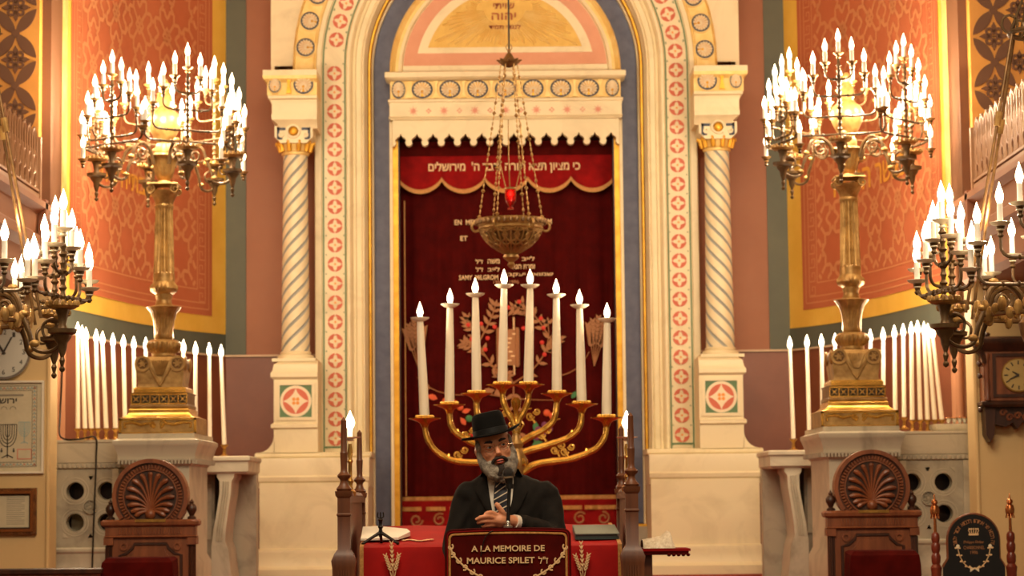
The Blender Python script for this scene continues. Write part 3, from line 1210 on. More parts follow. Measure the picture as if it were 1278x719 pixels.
def half(b, r, zb, zcn, y0, y1, m, n=40):
    a0 = math.asin(max(-1, min(1, (zb - zcn) / r)))
    pts = [(r * cos(a0 + (pi - 2 * a0) * i / n), zcn + r * sin(a0 + (pi - 2 * a0) * i / n)) for i in range(n + 1)]
    b.prism(pts, y0, y1, m)


L_ = lambda px: px * 19.15 / F
zz_ = lambda py: FZ(py, 19.15)
b = MB()
half(b, L_(146), ZL, ZL, 19.150, 19.24, 'pale_gilding')
b.arch([(L_(146), 19.2), (L_(146), 19.13), (L_(144), 19.12), (L_(141), 19.14), (L_(139), 19.15)], ZL, ZL, 'pale_gilding', 36)
half(b, L_(135), ZL, ZL, 19.146, 19.15, 'cream_marble')
b.arch([(L_(135), 19.15), (L_(135), 19.125), (L_(131), 19.12), (L_(129.5), 19.146)], ZL, ZL, 'cream_marble', 36)
half(b, L_(129), zz_(81), ZL, 19.143, 19.147, 'rose_plaster')
half(b, L_(113), zz_(66), ZL, 19.139, 19.144, 'cream_marble')
half(b, L_(102), zz_(59), ZL, 19.135, 19.14, 'sunburst_gold')
b.build('lunette', case)
b = MB()
rnd = random.Random(3)
cz = zz_(14)
for i in range(84):
    a = -0.28 + (pi + 0.56) * (i + rnd.random() * 0.8) / 84
    L = 0.34 + rnd.random() * 0.36
    for t in (1.0, 0.85, 0.7, 0.55, 0.4):
        ex, ez = L * t * cos(a) * 1.2, cz + L * t * sin(a)
        if ex * ex + (ez - ZL) ** 2 < (L_(99)) ** 2 and ez > zz_(57):
            break
    else:
        continue
    s0 = 0.17
    b.tube([(s0 * cos(a) * 1.4, 19.132, cz + s0 * sin(a)), (ex, 19.134, ez)], [0.003, 0.008], 'pale_gilding', 4)
b.build('sunburst_rays', case)
b = MB()
for i in range(60):
    a = pi + pi * (i + rnd.random() * 0.7) / 60
    L = 0.24 + rnd.random() * 0.5
    for t in (1.0, 0.85, 0.7, 0.55, 0.45, 0.3):
        ex, ez = L * t * cos(a) * 1.3, cz + L * t * sin(a)
        if ez > zz_(57) and ex * ex + (ez - ZL) ** 2 < L_(99) ** 2:
            break
    else:
        continue
    b.tube([(0.12 * cos(a) * 1.4, 19.132, cz + 0.12 * sin(a)), (ex, 19.134, ez)], [0.003, 0.008], 'pale_gilding', 4)
b.build('sunburst_rays', case)
b = MB()
b.text(heb('שויתי'), (Q(-1), 19.13, zz_(8)), Q(27), 'letter_brown', depth=0.003, bold=0.012, height=Q(7))
b.text(heb('יהוה'), (Q(-1), 19.13, zz_(21)), Q(31), 'letter_brown', depth=0.003, bold=0.012, height=Q(9))
b.text(heb('לנגדי תמיד'), (Q(0), 19.13, zz_(34)), Q(40), 'letter_brown', depth=0.003, bold=0.012, height=Q(6))
b.build('inscription', case)

# ================================================================== CURTAIN AND PELMET
YK = 19.42
K = YK / F
kz = lambda py: FZ(py, YK)


def curtain_y(x, z, top, amp=0.018):
    t = min(1, max(0, (top - z) / 1.2))
    return YK + amp * (0.35 + 0.65 * t) * (sin(x * 34 + 0.6 * sin(z * 1.4)) * 0.6 + 0.4 * sin(x * 61 + 1.3))


cur = thing('ark_curtain', 'dark red velvet ark curtain with embroidered tree and gold inscriptions', 'curtain', (0, YK, kz(640)))
b = MB()
nx, nz = 120, 24
top, bot = kz(176), kz(626)
V = []
for j in range(nz + 1):
    z = bot + (top - bot) * j / nz
    for i in range(nx + 1):
        x = -138 * K + 276 * K * i / nx
        V.append((x, curtain_y(x, z, top), z))
b.add(V, [(j * (nx + 1) + i, j * (nx + 1) + i + 1, (j + 1) * (nx + 1) + i + 1, (j + 1) * (nx + 1) + i) for j in range(nz) for i in range(nx)], 'red_velvet')
b.build('curtain_cloth', cur)
b = MB()
V = []
for j in range(2):
    z = (kz(624), kz(619))[j]
    for i in range(nx + 1):
        x = -136 * K + 272 * K * i / nx
        V.append((x, curtain_y(x, z, top) - 0.006, z))
b.add(V, [(i, i + 1, nx + 2 + i, nx + 1 + i) for i in range(nx)], 'gold_fringe')
V = [(x, y - 0.05, z - 0.085) for x, y, z in V]
b.add(V, [(i, i + 1, nx + 2 + i, nx + 1 + i) for i in range(nx)], 'gold_fringe')
for sx_ in (-1,):
    b.bx(-129 * K, -127.5 * K, YK - 0.03, YK - 0.02, kz(618), kz(250), 'gold_fringe')
b.build('gold_braid', cur)
b = MB()
b.bx(-136 * K, 136 * K, YK - 0.045, YK - 0.02, ARKZ, kz(624), 'pelmet_velvet')
for k in range(9):
    b.tube([(x, YK - 0.046, z) for x, z in spiral(((k - 4) * 29 * K, kz(648)), 0.055, 1.3 * (1 if k % 2 else -1), k, 14, 0.3)], 0.009, 'dim_thread', 5)
b.build('lower_band', cur)

YE = YK - 0.03                     # embroidery plane
KE = YE / F


def ex(px):
    return (px - 633.5) * KE


def ez(py):
    return FZ(py, YE)


b = MB()
for body, x0, x1, y, h, mt in (('EN  MEMOIRE  DE  LEON  MILGROM', 568, 690, 277, 6.5, 'gold_thread'),
                               ('ET', 575, 584, 297, 6, 'gold_thread'),
                               (heb('ז"ל'), 594, 603, 326, 5.5, 'gold_thread'), (heb('ז"ל'), 594, 603, 336, 5.5, 'gold_thread'),
                               (heb('משה'), 609, 624, 326, 5.5, 'gold_thread'), (heb('לייב'), 609, 624, 336, 5.5, 'gold_thread'),
                               (heb('לייב'), 652, 668, 323, 5.5, 'gold_thread'), (heb('ומרת חנה'), 640, 668, 333, 5.5, 'gold_thread'),
                               ('SAMY  MILGROM', 573, 622, 346, 6, 'gold_thread'), (heb('שמואל יעקב'), 634, 691, 343, 6, 'gold_thread'),
                               ('1998', 616, 628, 352, 4.5, 'dim_thread'), ('1996', 636, 648, 352, 4.5, 'dim_thread')):
    b = MB()
    b.text(body, (ex((x0 + x1) / 2), YE, ez(y)), (x1 - x0) * KE, mt, depth=0.004, bold=0.015, height=h * KE)
    b.build('embroidered_lettering', cur)
# tree embroidery
b = MB()
rnd = random.Random(5)


def leaf(x, z, a, L, m='dim_thread', wd=0.34):
    pts = []
    for t, u in ((0, 0), (0.3, 0.5), (0.6, 0.5), (1, 0), (0.6, -0.5), (0.3, -0.5)):
        pts.append((x + L * (t * cos(a) - u * wd * sin(a)), z + L * (t * sin(a) + u * wd * cos(a))))
    b.prism(pts[::-1], YE - 0.003, YE + 0.003, m)


def stem(pts, wd=0.008, m='dim_thread'):
    b.tube([(x, YE, z) for x, z in pts], [wd * (1 - 0.5 * i / len(pts)) for i in range(len(pts))], m, 5)


def curvepx(pp, n=10):
    """quadratic through three pixel points"""
    (x0, y0), (x1, y1), (x2, y2) = pp
    o = []
    for i in range(n + 1):
        t = i / n
        o.append((ex((1 - t) ** 2 * x0 + 2 * t * (1 - t) * x1 + t * t * x2), ez((1 - t) ** 2 * y0 + 2 * t * (1 - t) * y1 + t * t * y2)))
    return o


for pp in (((640, 478), (600, 455), (588, 400)), ((640, 478), (690, 452), (684, 405)), ((606, 445), (586, 432), (580, 428)), ((598, 425), (614, 398), (618, 382)),
           ((593, 415), (582, 404), (584, 398)), ((678, 440), (690, 434), (694, 424)), ((684, 420), (672, 396), (652, 380)), ((668, 396), (660, 385), (642, 385)),
           ((640, 478), (638, 510), (650, 560)), ((610, 455), (622, 462), (632, 470))):
    c = curvepx(pp)
    stem(c)
    for i in range(2, len(c), 2):
        dx, dz = c[i][0] - c[i - 1][0], c[i][1] - c[i - 1][1]
        a = atan2(dz, dx)
        for sg in (-1, 1):
            leaf(c[i][0], c[i][1], a + sg * 0.9, 0.07 + 0.02 * rnd.random())
    leaf(c[-1][0], c[-1][1], a, 0.06)
for px, py in ((584, 405), (600, 404), (617, 408), (588, 423), (608, 422), (605, 436), (648, 377), (675, 398), (678, 410), (653, 410), (676, 428), (679, 443), (634, 384)):
    b.ball((ex(px), YE - 0.002, ez(py)), (0.019, 0.008, 0.019), 'red_thread', 10, 6)
# scroll in the middle of the tree
b.bx(ex(619), ex(648), YE - 0.004, YE + 0.002, ez(456), ez(411), 'dim_thread')
for q in (622, 645):
    b.tube([(ex(q), YE - 0.004, ez(458)), (ex(q), YE - 0.004, ez(409))], 0.015, 'dim_thread', 8)
b.tube([(ex(641), YE, ez(412)), (ex(641), YE, ez(396))], 0.008, 'gold_thread', 6)
b.tube([(ex(641), YE, ez(468)), (ex(641), YE, ez(456))], 0.008, 'gold_thread', 6)
for k in range(7):
    x = 627 + rnd.random() * 12
    y = 416 + k * 5.5
    b.bx(ex(x), ex(x + 5), YE - 0.008, YE - 0.003, ez(y + 2), ez(y), 'gold_thread')
# wheat sheaves
for cx_, cy_, sg in ((522, 420, -1), (741, 418, 1)):
    for k in range(5):
        a0 = pi / 2 + (k - 2) * 0.12 + sg * -0.1
        x0_, z0_ = ex(cx_), ez(cy_ + 40)
        ln = 0.42 - 0.03 * abs(k - 2)
        stem([(x0_, z0_), (x0_ + ln * 0.5 * cos(a0), z0_ + ln * 0.5 * sin(a0)), (x0_ + ln * cos(a0), z0_ + ln * sin(a0))], 0.005)
        for q in range(7):
            t = 0.45 + 0.08 * q
            for g in (-1, 1):
                leaf(x0_ + ln * t * cos(a0), z0_ + ln * t * sin(a0), a0 + g * 0.45, 0.05)
# fruits and birds low on the tree
for px, py, m, r in ((688, 520, 'orange_thread', 0.03), (681, 516, 'orange_thread', 0.03), (678, 531, 'violet_thread', 0.028), (670, 537, 'violet_thread', 0.03), (684, 536, 'violet_thread', 0.03),
                     (676, 543, 'violet_thread', 0.028), (668, 547, 'violet_thread', 0.025), (588, 541, 'red_thread', 0.026), (555, 500, 'orange_thread', 0.03), (573, 508, 'orange_thread', 0.028), (566, 503, 'orange_thread', 0.03), (584, 522, 'green_thread', 0.03)):
    b.ball((ex(px), YE - 0.002, ez(py)), (r, 0.01, r), m, 10, 6)
for px, py, a, L, m in ((665, 552, 1.2, 0.16, 'green_thread'), (658, 548, 0.8, 0.12, 'green_thread'), (668, 540, 1.7, 0.12, 'green_thread'), (662, 556, 0.3, 0.12, 'green_thread'),
                        (690, 500, 0.8, 0.11, 'green_thread'), (712, 498, 0.9, 0.10, 'green_thread'), (590, 526, 1.0, 0.12, 'green_thread'), (580, 530, 2.2, 0.1, 'orange_thread'),
                        (575, 514, 0.3, 0.1, 'orange_thread'), (545, 497, 2.8, 0.12, 'orange_thread'), (600, 490, 0.2, 0.14, 'dim_thread'), (615, 492, 0.4, 0.14, 'dim_thread'), (535, 485, 2.4, 0.12, 'dim_thread')):
    leaf(ex(px), ez(py), a, L * 0.8, m, 0.5)
for pp in (((520, 470), (545, 500), (600, 490)), ((690, 470), (720, 470), (735, 440)), ((600, 490), (640, 500), (690, 500))):
    stem(curvepx(pp), 0.006)
b.build('tree_embroidery', cur)

pel = thing('curtain_pelmet', 'bright red scalloped pelmet with gold fringe and Hebrew verse above the curtain', 'pelmet', (0, YK - 0.1, kz(220)))
b = MB()
YP = YK - 0.09
KP = YP / F
zq = lambda py: FZ(py, YP)
nsw = 5
pts_low = []
for i in range(nsw * 16 + 1):
    u = i / 16.0
    ph = u % 1.0
    dep = 222 + 15 * (1 - (2 * ph - 1) ** 2) ** 0.8 if 0 < ph < 1 else 222
    pts_low.append((-135.5 * KP + 271 * KP * i / (nsw * 16), dep))
V = []
nz = 6
for j in range(nz + 1):
    for x, d in pts_low:
        z = zq(194) + (zq(d) - zq(194)) * j / nz
        V.append((x, YP + 0.008 * sin(x * 23) * (j / nz), z))
m_ = len(pts_low)
b.add(V, [(j * m_ + i, j * m_ + i + 1, (j + 1) * m_ + i + 1, (j + 1) * m_ + i) for j in range(nz) for i in range(m_ - 1)], 'pelmet_velvet')
b.build('velvet_panel', pel)
b = MB()
V = []
for x, d in pts_low:
    V += [(x, YP - 0.008, zq(d - 1.2)), (x, YP - 0.012, zq(d + 4.2))]
b.add(V, [(2 * i, 2 * i + 1, 2 * i + 3, 2 * i + 2) for i in range(m_ - 1)], 'gold_fringe')
b.build('fringe', pel)
b = MB()
b.bx(-135.5 * KP, 135.5 * KP, YP - 0.01, YP + 0.04, zq(194), zq(176), 'bordeaux_velvet')  # dark strip standing in for the shadow above the pelmet
b.build('shadow_strip', pel)
b = MB()
b.text(heb("כי מציון תצא תורה ודבר ה'  מירושלים"), ((630.5 - 633) * KP, YP - 0.012, zq(209)), 191 * KP, 'gold_thread', depth=0.004, bold=0.02, height=15 * KP)
b.build('embroidered_verse', pel)

# ================================================================== CANDELABRA, CHANDELIERS, CANDLES
def bulb_mesh():
    b = MB()
    prof = [(0.0045, -0.004), (0.008, 0.0), (0.0115, 0.012), (0.0135, 0.024), (0.0125, 0.036), (0.0095, 0.050), (0.0055, 0.064), (0.0025, 0.076), (0.0008, 0.084)]
    b.lathe(prof, (0, 0, 0), 'bulb_glass', 12)
    o = b.build('bulb')
    me = o.data
    bpy.data.objects.remove(o)
    return me


BULB = bulb_mesh()


def sleeve_mesh(L, r, matname, pan, panr, pmat='old_brass'):
    b = MB()
    b.lathe([(r, 0.0), (r, L * 0.6), (r * 0.98, L - 0.004), (r * 0.6, L)], (0, 0, 0), matname, 12)
    if pan:
        b.lathe([(0.008, -0.035), (0.018, -0.028), (0.010, -0.018), (0.02, -0.010), (panr * 0.8, -0.006), (panr, 0.004), (panr * 0.93, 0.005), (panr * 0.5, 0.0)], (0, 0, 0), pmat, 16)
    o = b.build('candle')
    me = o.data
    bpy.data.objects.remove(o)
    return me


def put(name, me, parent, loc, rot=None, scale=None):
    o = bpy.data.objects.new(name, me)
    COL.objects.link(o)
    o.parent = parent
    o.location = loc
    if rot:
        o.rotation_euler = rot
    if scale:
        o.scale = scale
    return o


SLEEVE_T = sleeve_mesh(0.085, 0.0145, 'lit_sleeve', True, 0.036, 'old_brass')
SLEEVE_C = sleeve_mesh(0.085, 0.0120, 'lit_sleeve', True, 0.046, 'drip_glass')


def branch_rack(b, top, base_z, m, offs, drops):
    """nested curved branches on a turned stem; returns candle seat positions in the (u,z) plane"""
    seats = [(0.0, top)]
    # turned stem
    h = top - base_z
    prof = [(0.012, 0), (0.022, 0.01), (0.016, 0.03)]
    z = 0.05
    k = 0
    while z < h - 0.04:
        prof += [(0.010, z - 0.012), (0.019 if k % 2 else 0.015, z), (0.010, z + 0.012)]
        z += 0.036
        k += 1
    prof += [(0.009, h - 0.01), (0.014, h)]
    b.lathe(prof, (0, 0, base_z), m, 12)
    n = len(offs)
    for i, (u, dr) in enumerate(zip(offs, drops)):
        zc = top - dr                       # seat height
        za = max(base_z + 0.05, zc - 0.10 - 0.03 * i)
        for s in (-1, 1):
            r = 0.045
            pts = [(0, 0, za), (s * (u - r) * 0.5, 0, za - 0.004), (s * (u - r), 0, za)]
            pts += [(s * (u - r + r * sin(t)), 0, za + r - r * cos(t)) for t in (0.4, 0.8, 1.2, 1.5)]
            pts += [(s * u, 0, zc - 0.03)]
            b.tube(pts, 0.0072, m, 6)
            for q in (0.45, 0.75):
                b.ball((s * (u - r) * q, 0, za - 0.002), (0.008, 0.012, 0.012), m, 8, 5)
            b.lathe([(0.006, -0.05), (0.014, -0.04), (0.009, -0.03), (0.016, -0.012), (0.02, 0.0)], (s * u, 0, zc), m, 10)
            seats.append((s * u, zc))
    return seats


OFFS = [0.090, 0.172, 0.244, 0.298]
DROP = [0.062, 0.145, 0.255, 0.385]


def candelabra_head(root, angles, tops, R, zarm, metal, gold, sleeve, scroll_inner=0.10, bulb_scale=1.0, cup=1.0, offs=OFFS, drops=DROP):
    """ring of many-branched candle racks on scroll arms, local to root"""
    base = parent_loc(root)
    for ai, (ang, top) in enumerate(zip(angles, tops)):
        a = radians(ang)
        rx, ry = sin(a), -cos(a)              # radial direction (0 deg faces the hall)
        tx, ty = cos(a), sin(a)               # tangent
        # ---- scroll arm
        b = MB()

        def rad(rr, zz_, u=0.0):
            return (base.x + rx * rr + tx * u, base.y + ry * rr + ty * u, base.z + zz_)
        pts = [(scroll_inner, 0.02), (scroll_inner + 0.03, 0.11), (scroll_inner + 0.10, 0.16), (scroll_inner + 0.17, 0.13), (scroll_inner + 0.20, 0.05),
               (scroll_inner + 0.235, -0.03), (R - 0.13, -0.10), (R - 0.06, -0.115), (R + 0.0, -0.075), (R + 0.005, -0.01), (R - 0.045, 0.025), (R - 0.09, 0.0), (R - 0.085, -0.045), (R - 0.05, -0.05), (R - 0.045, -0.02)]
        pts = [(r, z + zarm) for r, z in pts]
        sm = []
        for i in range(len(pts) - 1):
            p0 = pts[max(0, i - 1)]
            p1, p2 = pts[i], pts[i + 1]
            p3 = pts[min(len(pts) - 1, i + 2)]
            for t in (0, 0.25, 0.5, 0.75):
                sm.append(tuple(0.5 * (2 * p1[k] + (p2[k] - p0[k]) * t + (2 * p0[k] - 5 * p1[k] + 4 * p2[k] - p3[k]) * t * t + (3 * p1[k] - p0[k] - 3 * p2[k] + p3[k]) * t ** 3) for k in (0, 1)))
        n = len(sm)
        b.tube([rad(r, z) for r, z in sm], [0.014 - 0.009 * i / n for i in range(n)], metal, 8)
        sp = spiral((scroll_inner + 0.115, zarm + 0.085), 0.05, 1.3, pi * 0.8, 16, 0.25)
        b.tube([rad(r, z) for r, z in sp], 0.008, metal, 6)
        # leaf work on the arm
        for k in range(5):
            q = sm[int(n * (0.2 + 0.12 * k))]
            b.ball(rad(q[0], q[1] + 0.022), (0.024, 0.016, 0.017), gold, 8, 5)
        arm = b.build('arm', root)
        # ---- plate, crown and pendant
        b = MB()
        c = rad(R, 0)
        zp = zarm - 0.02
        b.lathe([(r_ * cup, z_ * (1 if z_ > 0 else 0.5 + 0.5 * cup)) for r_, z_ in [(0.005, -0.215), (0.016, -0.205), (0.018, -0.195), (0.008, -0.185), (0.013, -0.17), (0.018, -0.155), (0.010, -0.14), (0.026, -0.10), (0.03, -0.07), (0.052, -0.045), (0.056, -0.03),
                 (0.085, -0.02), (0.088, 0.0), (0.03, 0.004), (0.022, 0.02), (0.032, 0.06), (0.045, 0.085)]], (c[0], c[1], base.z + zp), metal, 18)
        b.build('pendant_cup', arm)
        b = MB()
        b.lathe([(r_ * cup, z_) for r_, z_ in [(0.03, 0.0), (0.078, 0.008), (0.092, 0.02), (0.09, 0.024), (0.05, 0.012), (0.015, 0.012)]], (c[0], c[1], base.z + zp + 0.08), gold, 24)
        for k in range(14):
            q = 2 * pi * k / 14
            b.ball((c[0] + 0.09 * cup * cos(q), c[1] + 0.09 * cup * sin(q), base.z + zp + 0.108), (0.011, 0.011, 0.014), gold, 6, 4)
        b.build('crown_ring', arm)
        # ---- rack of branches
        b = MB()
        b.M = Matrix(((tx, -ty, 0, c[0]), (ty, tx, 0, c[1]), (0, 0, 1, base.z), (0, 0, 0, 1)))
        seats = branch_rack(b, top, zp + 0.09, metal, offs, drops)
        b.build('branches', arm)
        for u, z in seats:
            cd = put('candle', sleeve, root, (rx * R + tx * u, ry * R + ty * u, z + 0.012), (0, 0, random.random() * 6))
            put('bulb', BULB, cd, (0, 0, 0.085), None, (bulb_scale * 1.3, bulb_scale * 1.3, bulb_scale * 1.05))  # bulb widened so its shape takes in the glare


# ------------------------------------------------------------------ marble cabinets under the torcheres
def xp(px, y, Y):
    return P(px, y, Y)


for s, sname in ((-1, 'left'), (1, 'right')):
    cab = thing('marble_cabinet', 'grey marble cabinet with round pierced openings behind the %s throne' % sname, 'cabinet', (s * 2.75, 16.4, ARKZ))
    YA = 16.05
    ka = YA / F
    za = lambda py: FZ(py, YA, 633)        # heights taken on the axis (roll averaged out)
    xa0, xa1 = sorted((s * 574 * ka, s * 464 * ka))
    b = MB()

    def slab(b, x0, x1, y0, y1, prof, m, both=True):
        b.rects(x0, x1, y0, y1, prof, m)
    # portion A: pierced screen
    b.rects(xa0, xa1, YA, 16.62, [(0, za(572)), (0.004, za(566)), (0.012, za(550)), (0.012, za(548)), (0.02, za(546.5)), (0.02, za(543.5))], 'veined_marble')
    b.build('top_slab', cab)
    b = MB()
    b.rects(xa0, xa1, YA + 0.01, 16.62, [(-0.01, za(579.5)), (0.0, za(578)), (0.006, za(574)), (0, za(572))], 'veined_marble')
    for i in range(18):
        x = xa0 + (xa1 - xa0) * (i + 0.5) / 18
        b.bx(x - 0.009, x + 0.009, YA - 0.004, YA + 0.012, za(578.5), za(573.5), 'grey_marble')
    b.build('dentil_band', cab)
    # screen plate with holes: strips around four openings
    b = MB()
    zt, zb_ = za(580), za(678)
    cxm = s * 521 * ka
    ch, cv = 19.5 * ka, 19.5 * ka
    czm = za(627)
    rr = 10.8 * ka
    ys = YA + 0.02
    # plate built from radial sectors so the openings are real holes
    x_l, x_r = xa0, xa1
    holes = [(cxm - ch, czm + cv), (cxm + ch, czm + cv), (cxm - ch, czm - cv), (cxm + ch, czm - cv)]
    for hx, hz in holes:
        bx0 = x_l if hx < cxm else cxm
        bx1 = cxm if hx < cxm else x_r
        bz0 = czm if hz > czm else zb_
        bz1 = zt if hz > czm else czm
        angs = [2 * pi * i / 32 for i in range(32)] + [atan2(Z - hz, X - hx) % (2 * pi) for X in (bx0, bx1) for Z in (bz0, bz1)]
        angs = sorted(set(round(a, 6) for a in angs))
        n = len(angs)
        V = []
        for a in angs:
            V.append((hx + rr * cos(a), ys, hz + rr * sin(a)))
            dx, dz = cos(a), sin(a)
            tx_ = ((bx1 - hx) / dx if dx > 1e-6 else ((bx0 - hx) / dx if dx < -1e-6 else 1e9))
            tz_ = ((bz1 - hz) / dz if dz > 1e-6 else ((bz0 - hz) / dz if dz < -1e-6 else 1e9))
            t = min(tx_, tz_)
            V.append((hx + t * dx, ys, hz + t * dz))
        b.add(V, [(2 * i, 2 * i + 1, (2 * i + 3) % (2 * n), (2 * i + 2) % (2 * n)) for i in range(n)], 'grey_marble')
        b.ring(hx, hz, rr, rr * 1.03, ys, ys + 0.09, 'veined_marble', seg=28)
        b.ring(hx, hz, rr * 1.18, rr * 1.25, ys - 0.003, ys, 'veined_marble', seg=28)
        b.ring(hx, hz, rr * 1.50, rr * 1.58, ys - 0.004, ys, 'veined_marble', seg=28)
    b.ring(cxm, czm, 7.8 * ka, 9.0 * ka, ys - 0.022, ys, 'grey_marble', seg=22)
    b.disc(cxm, czm, 2 * ka, ys - 0.014, ys, 'grey_marble', 12)
    for k in range(6):
        a = k * pi / 3
        b.ring(cxm + 4.9 * ka * cos(a), czm + 4.9 * ka * sin(a), 1.5 * ka, 2.3 * ka, ys - 0.012, ys, 'grey_marble', seg=12)
    for q1 in (-1, 1):
        for q2 in (-1, 1):
            tx0, tz0 = cxm + q1 * 34 * ka, czm + q2 * 38 * ka
            b.prism([(tx0, tz0), (tx0 - q1 * 6 * ka, tz0), (tx0, tz0 - q2 * 6 * ka)], ys - 0.006, ys, 'veined_marble')
            b.prism([(tx0 - q1 * 34 * ka - 3 * ka, tz0), (tx0 - q1 * 34 * ka + 3 * ka, tz0), (tx0 - q1 * 34 * ka, tz0 - q2 * 5 * ka)], ys - 0.006, ys, 'veined_marble')
    b.build('pierced_screen', cab)
    b = MB()
    b.bx(xa0, xa0 + 0.05, YA, 16.6, zb_, zt, 'veined_marble')
    b.bx(xa1 - 0.05, xa1, YA, 16.6, zb_, zt, 'veined_marble')
    b.bx(*sorted((s * (574 - 80) * ka, s * (574 - 88) * ka)), YA, 16.6, zb_, zt, 'veined_marble')
    b.bx(xa0, xa1, 16.3, 16.32, ARKZ, zt, 'dark_walnut')
    b.bx(min(cxm - ch, cxm + ch) - 0.06 + 0.0, min(cxm - ch, cxm + ch) + 0.05, 16.26, 16.3, czm - cv - 0.07, czm - cv + 0.07, 'aged_paper')
    b.build('carcass', cab)
    b = MB()
    b.rects(xa0, xa1, YA + 0.005, 16.6, [(0.02, ARKZ), (0.02, za(712)), (0, za(706)), (0, za(690)), (0, za(686)), (0.012, za(683)), (0.012, za(680)), (0, za(678))], 'veined_marble')
    b.build('plinth', cab)
    # portion B: projecting block that carries the torchere
    YB = 15.62
    kb = YB / F
    zB = lambda py: FZ(py, YB)
    xb0, xb1 = sorted((s * 488 * kb, s * 391 * kb))
    b = MB()
    b.rects(xb0, xb1, YB, 16.6, [(-0.005, zB(567)), (0.0, zB(562)), (0.02, zB(552)), (0.03, zB(549)), (0.03, zB(545)), (-0.005, zB(542.5)), (-0.005, zB(536.5))], 'veined_marble')
    b.build('block_cornice', cab)
    b = MB()
    b.rects(xb0 + 0.01, xb1 - 0.01, YB + 0.01, 16.6, [(-0.03, zB(577)), (-0.015, zB(574)), (0.01, zB(570)), (0.012, zB(567))], 'veined_marble')
    for i in range(22):
        x = xb0 + (xb1 - xb0) * (i + 0.5) / 22
        b.bx(x - 0.007, x + 0.007, YB - 0.006, YB + 0.03, zB(574.5), zB(568.5), 'grey_marble')
    for i in range(20):
        y = YB + 0.98 * (i + 0.5) / 20
        xx = xb1 if s < 0 else xb0
        b.bx(xx - 0.012, xx + 0.012, y - 0.01, y + 0.01, zB(574.5), zB(568.5), 'grey_marble')
    b.build('egg_and_dart_band', cab)
    b = MB()
    b.rects(xb0 + 0.045, xb1 - 0.045, YB + 0.05, 16.6, [(0.03, ARKZ), (0.03, zB(700)), (0, zB(690)), (0, zB(577))], 'veined_marble')
    b.build('block_body', cab)
    # mantel shelf with scroll bracket toward the ark
    shf = thing('marble_console', 'veined marble console shelf on a scroll bracket between %s cabinet and ark portal' % sname, 'shelf', (s * 2.0, 17.2, ARKZ))
    YM = 16.9
    km = YM / F
    zm = lambda py: FZ(py, YM)
    x0, x1 = sorted((s * 395 * km, s * 325 * km))
    b = MB()
    b.rects(x0, x1, YM, 17.7, [(-0.02, zm(588)), (0.0, zm(585)), (0.0, zm(573)), (0.014, zm(571)), (0.014, zm(567)), (0.0, zm(565.5))], 'veined_marble')
    b.build('shelf_slab', shf)
    b = MB()
    x0, x1 = sorted((s * 360 * km, s * 345 * km))
    prof = [(YM + 0.0, 588), (YM + 0.0, 594), (YM + 0.06, 602), (YM + 0.10, 625), (YM + 0.16, 650), (YM + 0.12, 672), (YM + 0.02, 678), (YM + 0.0, 682), (YM - 0.02, 720)]
    V, fcs = [], []
    # bracket leans from wide top to wide foot, front outline as seen
    lx = [(364, 343, 588), (364, 343, 592), (361, 346, 597), (361, 347, 612), (364, 350, 632), (368, 353, 655), (370, 354, 672), (371, 352, 678), (371, 350, 683), (371, 348, 700), (373, 344, 735)]
    rings = []
    for (l, r_, py) in lx:
        q0, q1 = sorted((s * l * km, s * r_ * km))
        rings.append([(q0, YM + 0.02, zm(py)), (q1, YM + 0.02, zm(py)), (q1, YM + 0.5, zm(py)), (q0, YM + 0.5, zm(py))])
    b.loft(rings, 'veined_marble')
    for o in (-3, 0, 3):
        b.tube([(s * ((l + r_) / 2 + o) * km, YM + 0.018, zm(py)) for l, r_, py in lx[2:7]], 0.006, 'grey_marble', 5)
    b.build('scroll_bracket', shf)
    b = MB()
    x0, x1 = sorted((s * 395 * km, s * 372 * km))
    b.bx(x0, x1, YM + 0.25, 17.6, ARKZ, zm(588), 'grey_marble')
    b.bx(x0 + 0.02, x1 - 0.02, YM + 0.24, YM + 0.25, zm(670), zm(600), 'veined_marble')
    x0, x1 = sorted((s * 372 * km, s * 325 * km))
    b.bx(x0, x1, YM + 0.55, 17.6, ARKZ, zm(588), 'grey_marble')
    b.build('back_panel', shf)

# ------------------------------------------------------------------ the two great torcheres
YT = 15.95
KT = YT / F


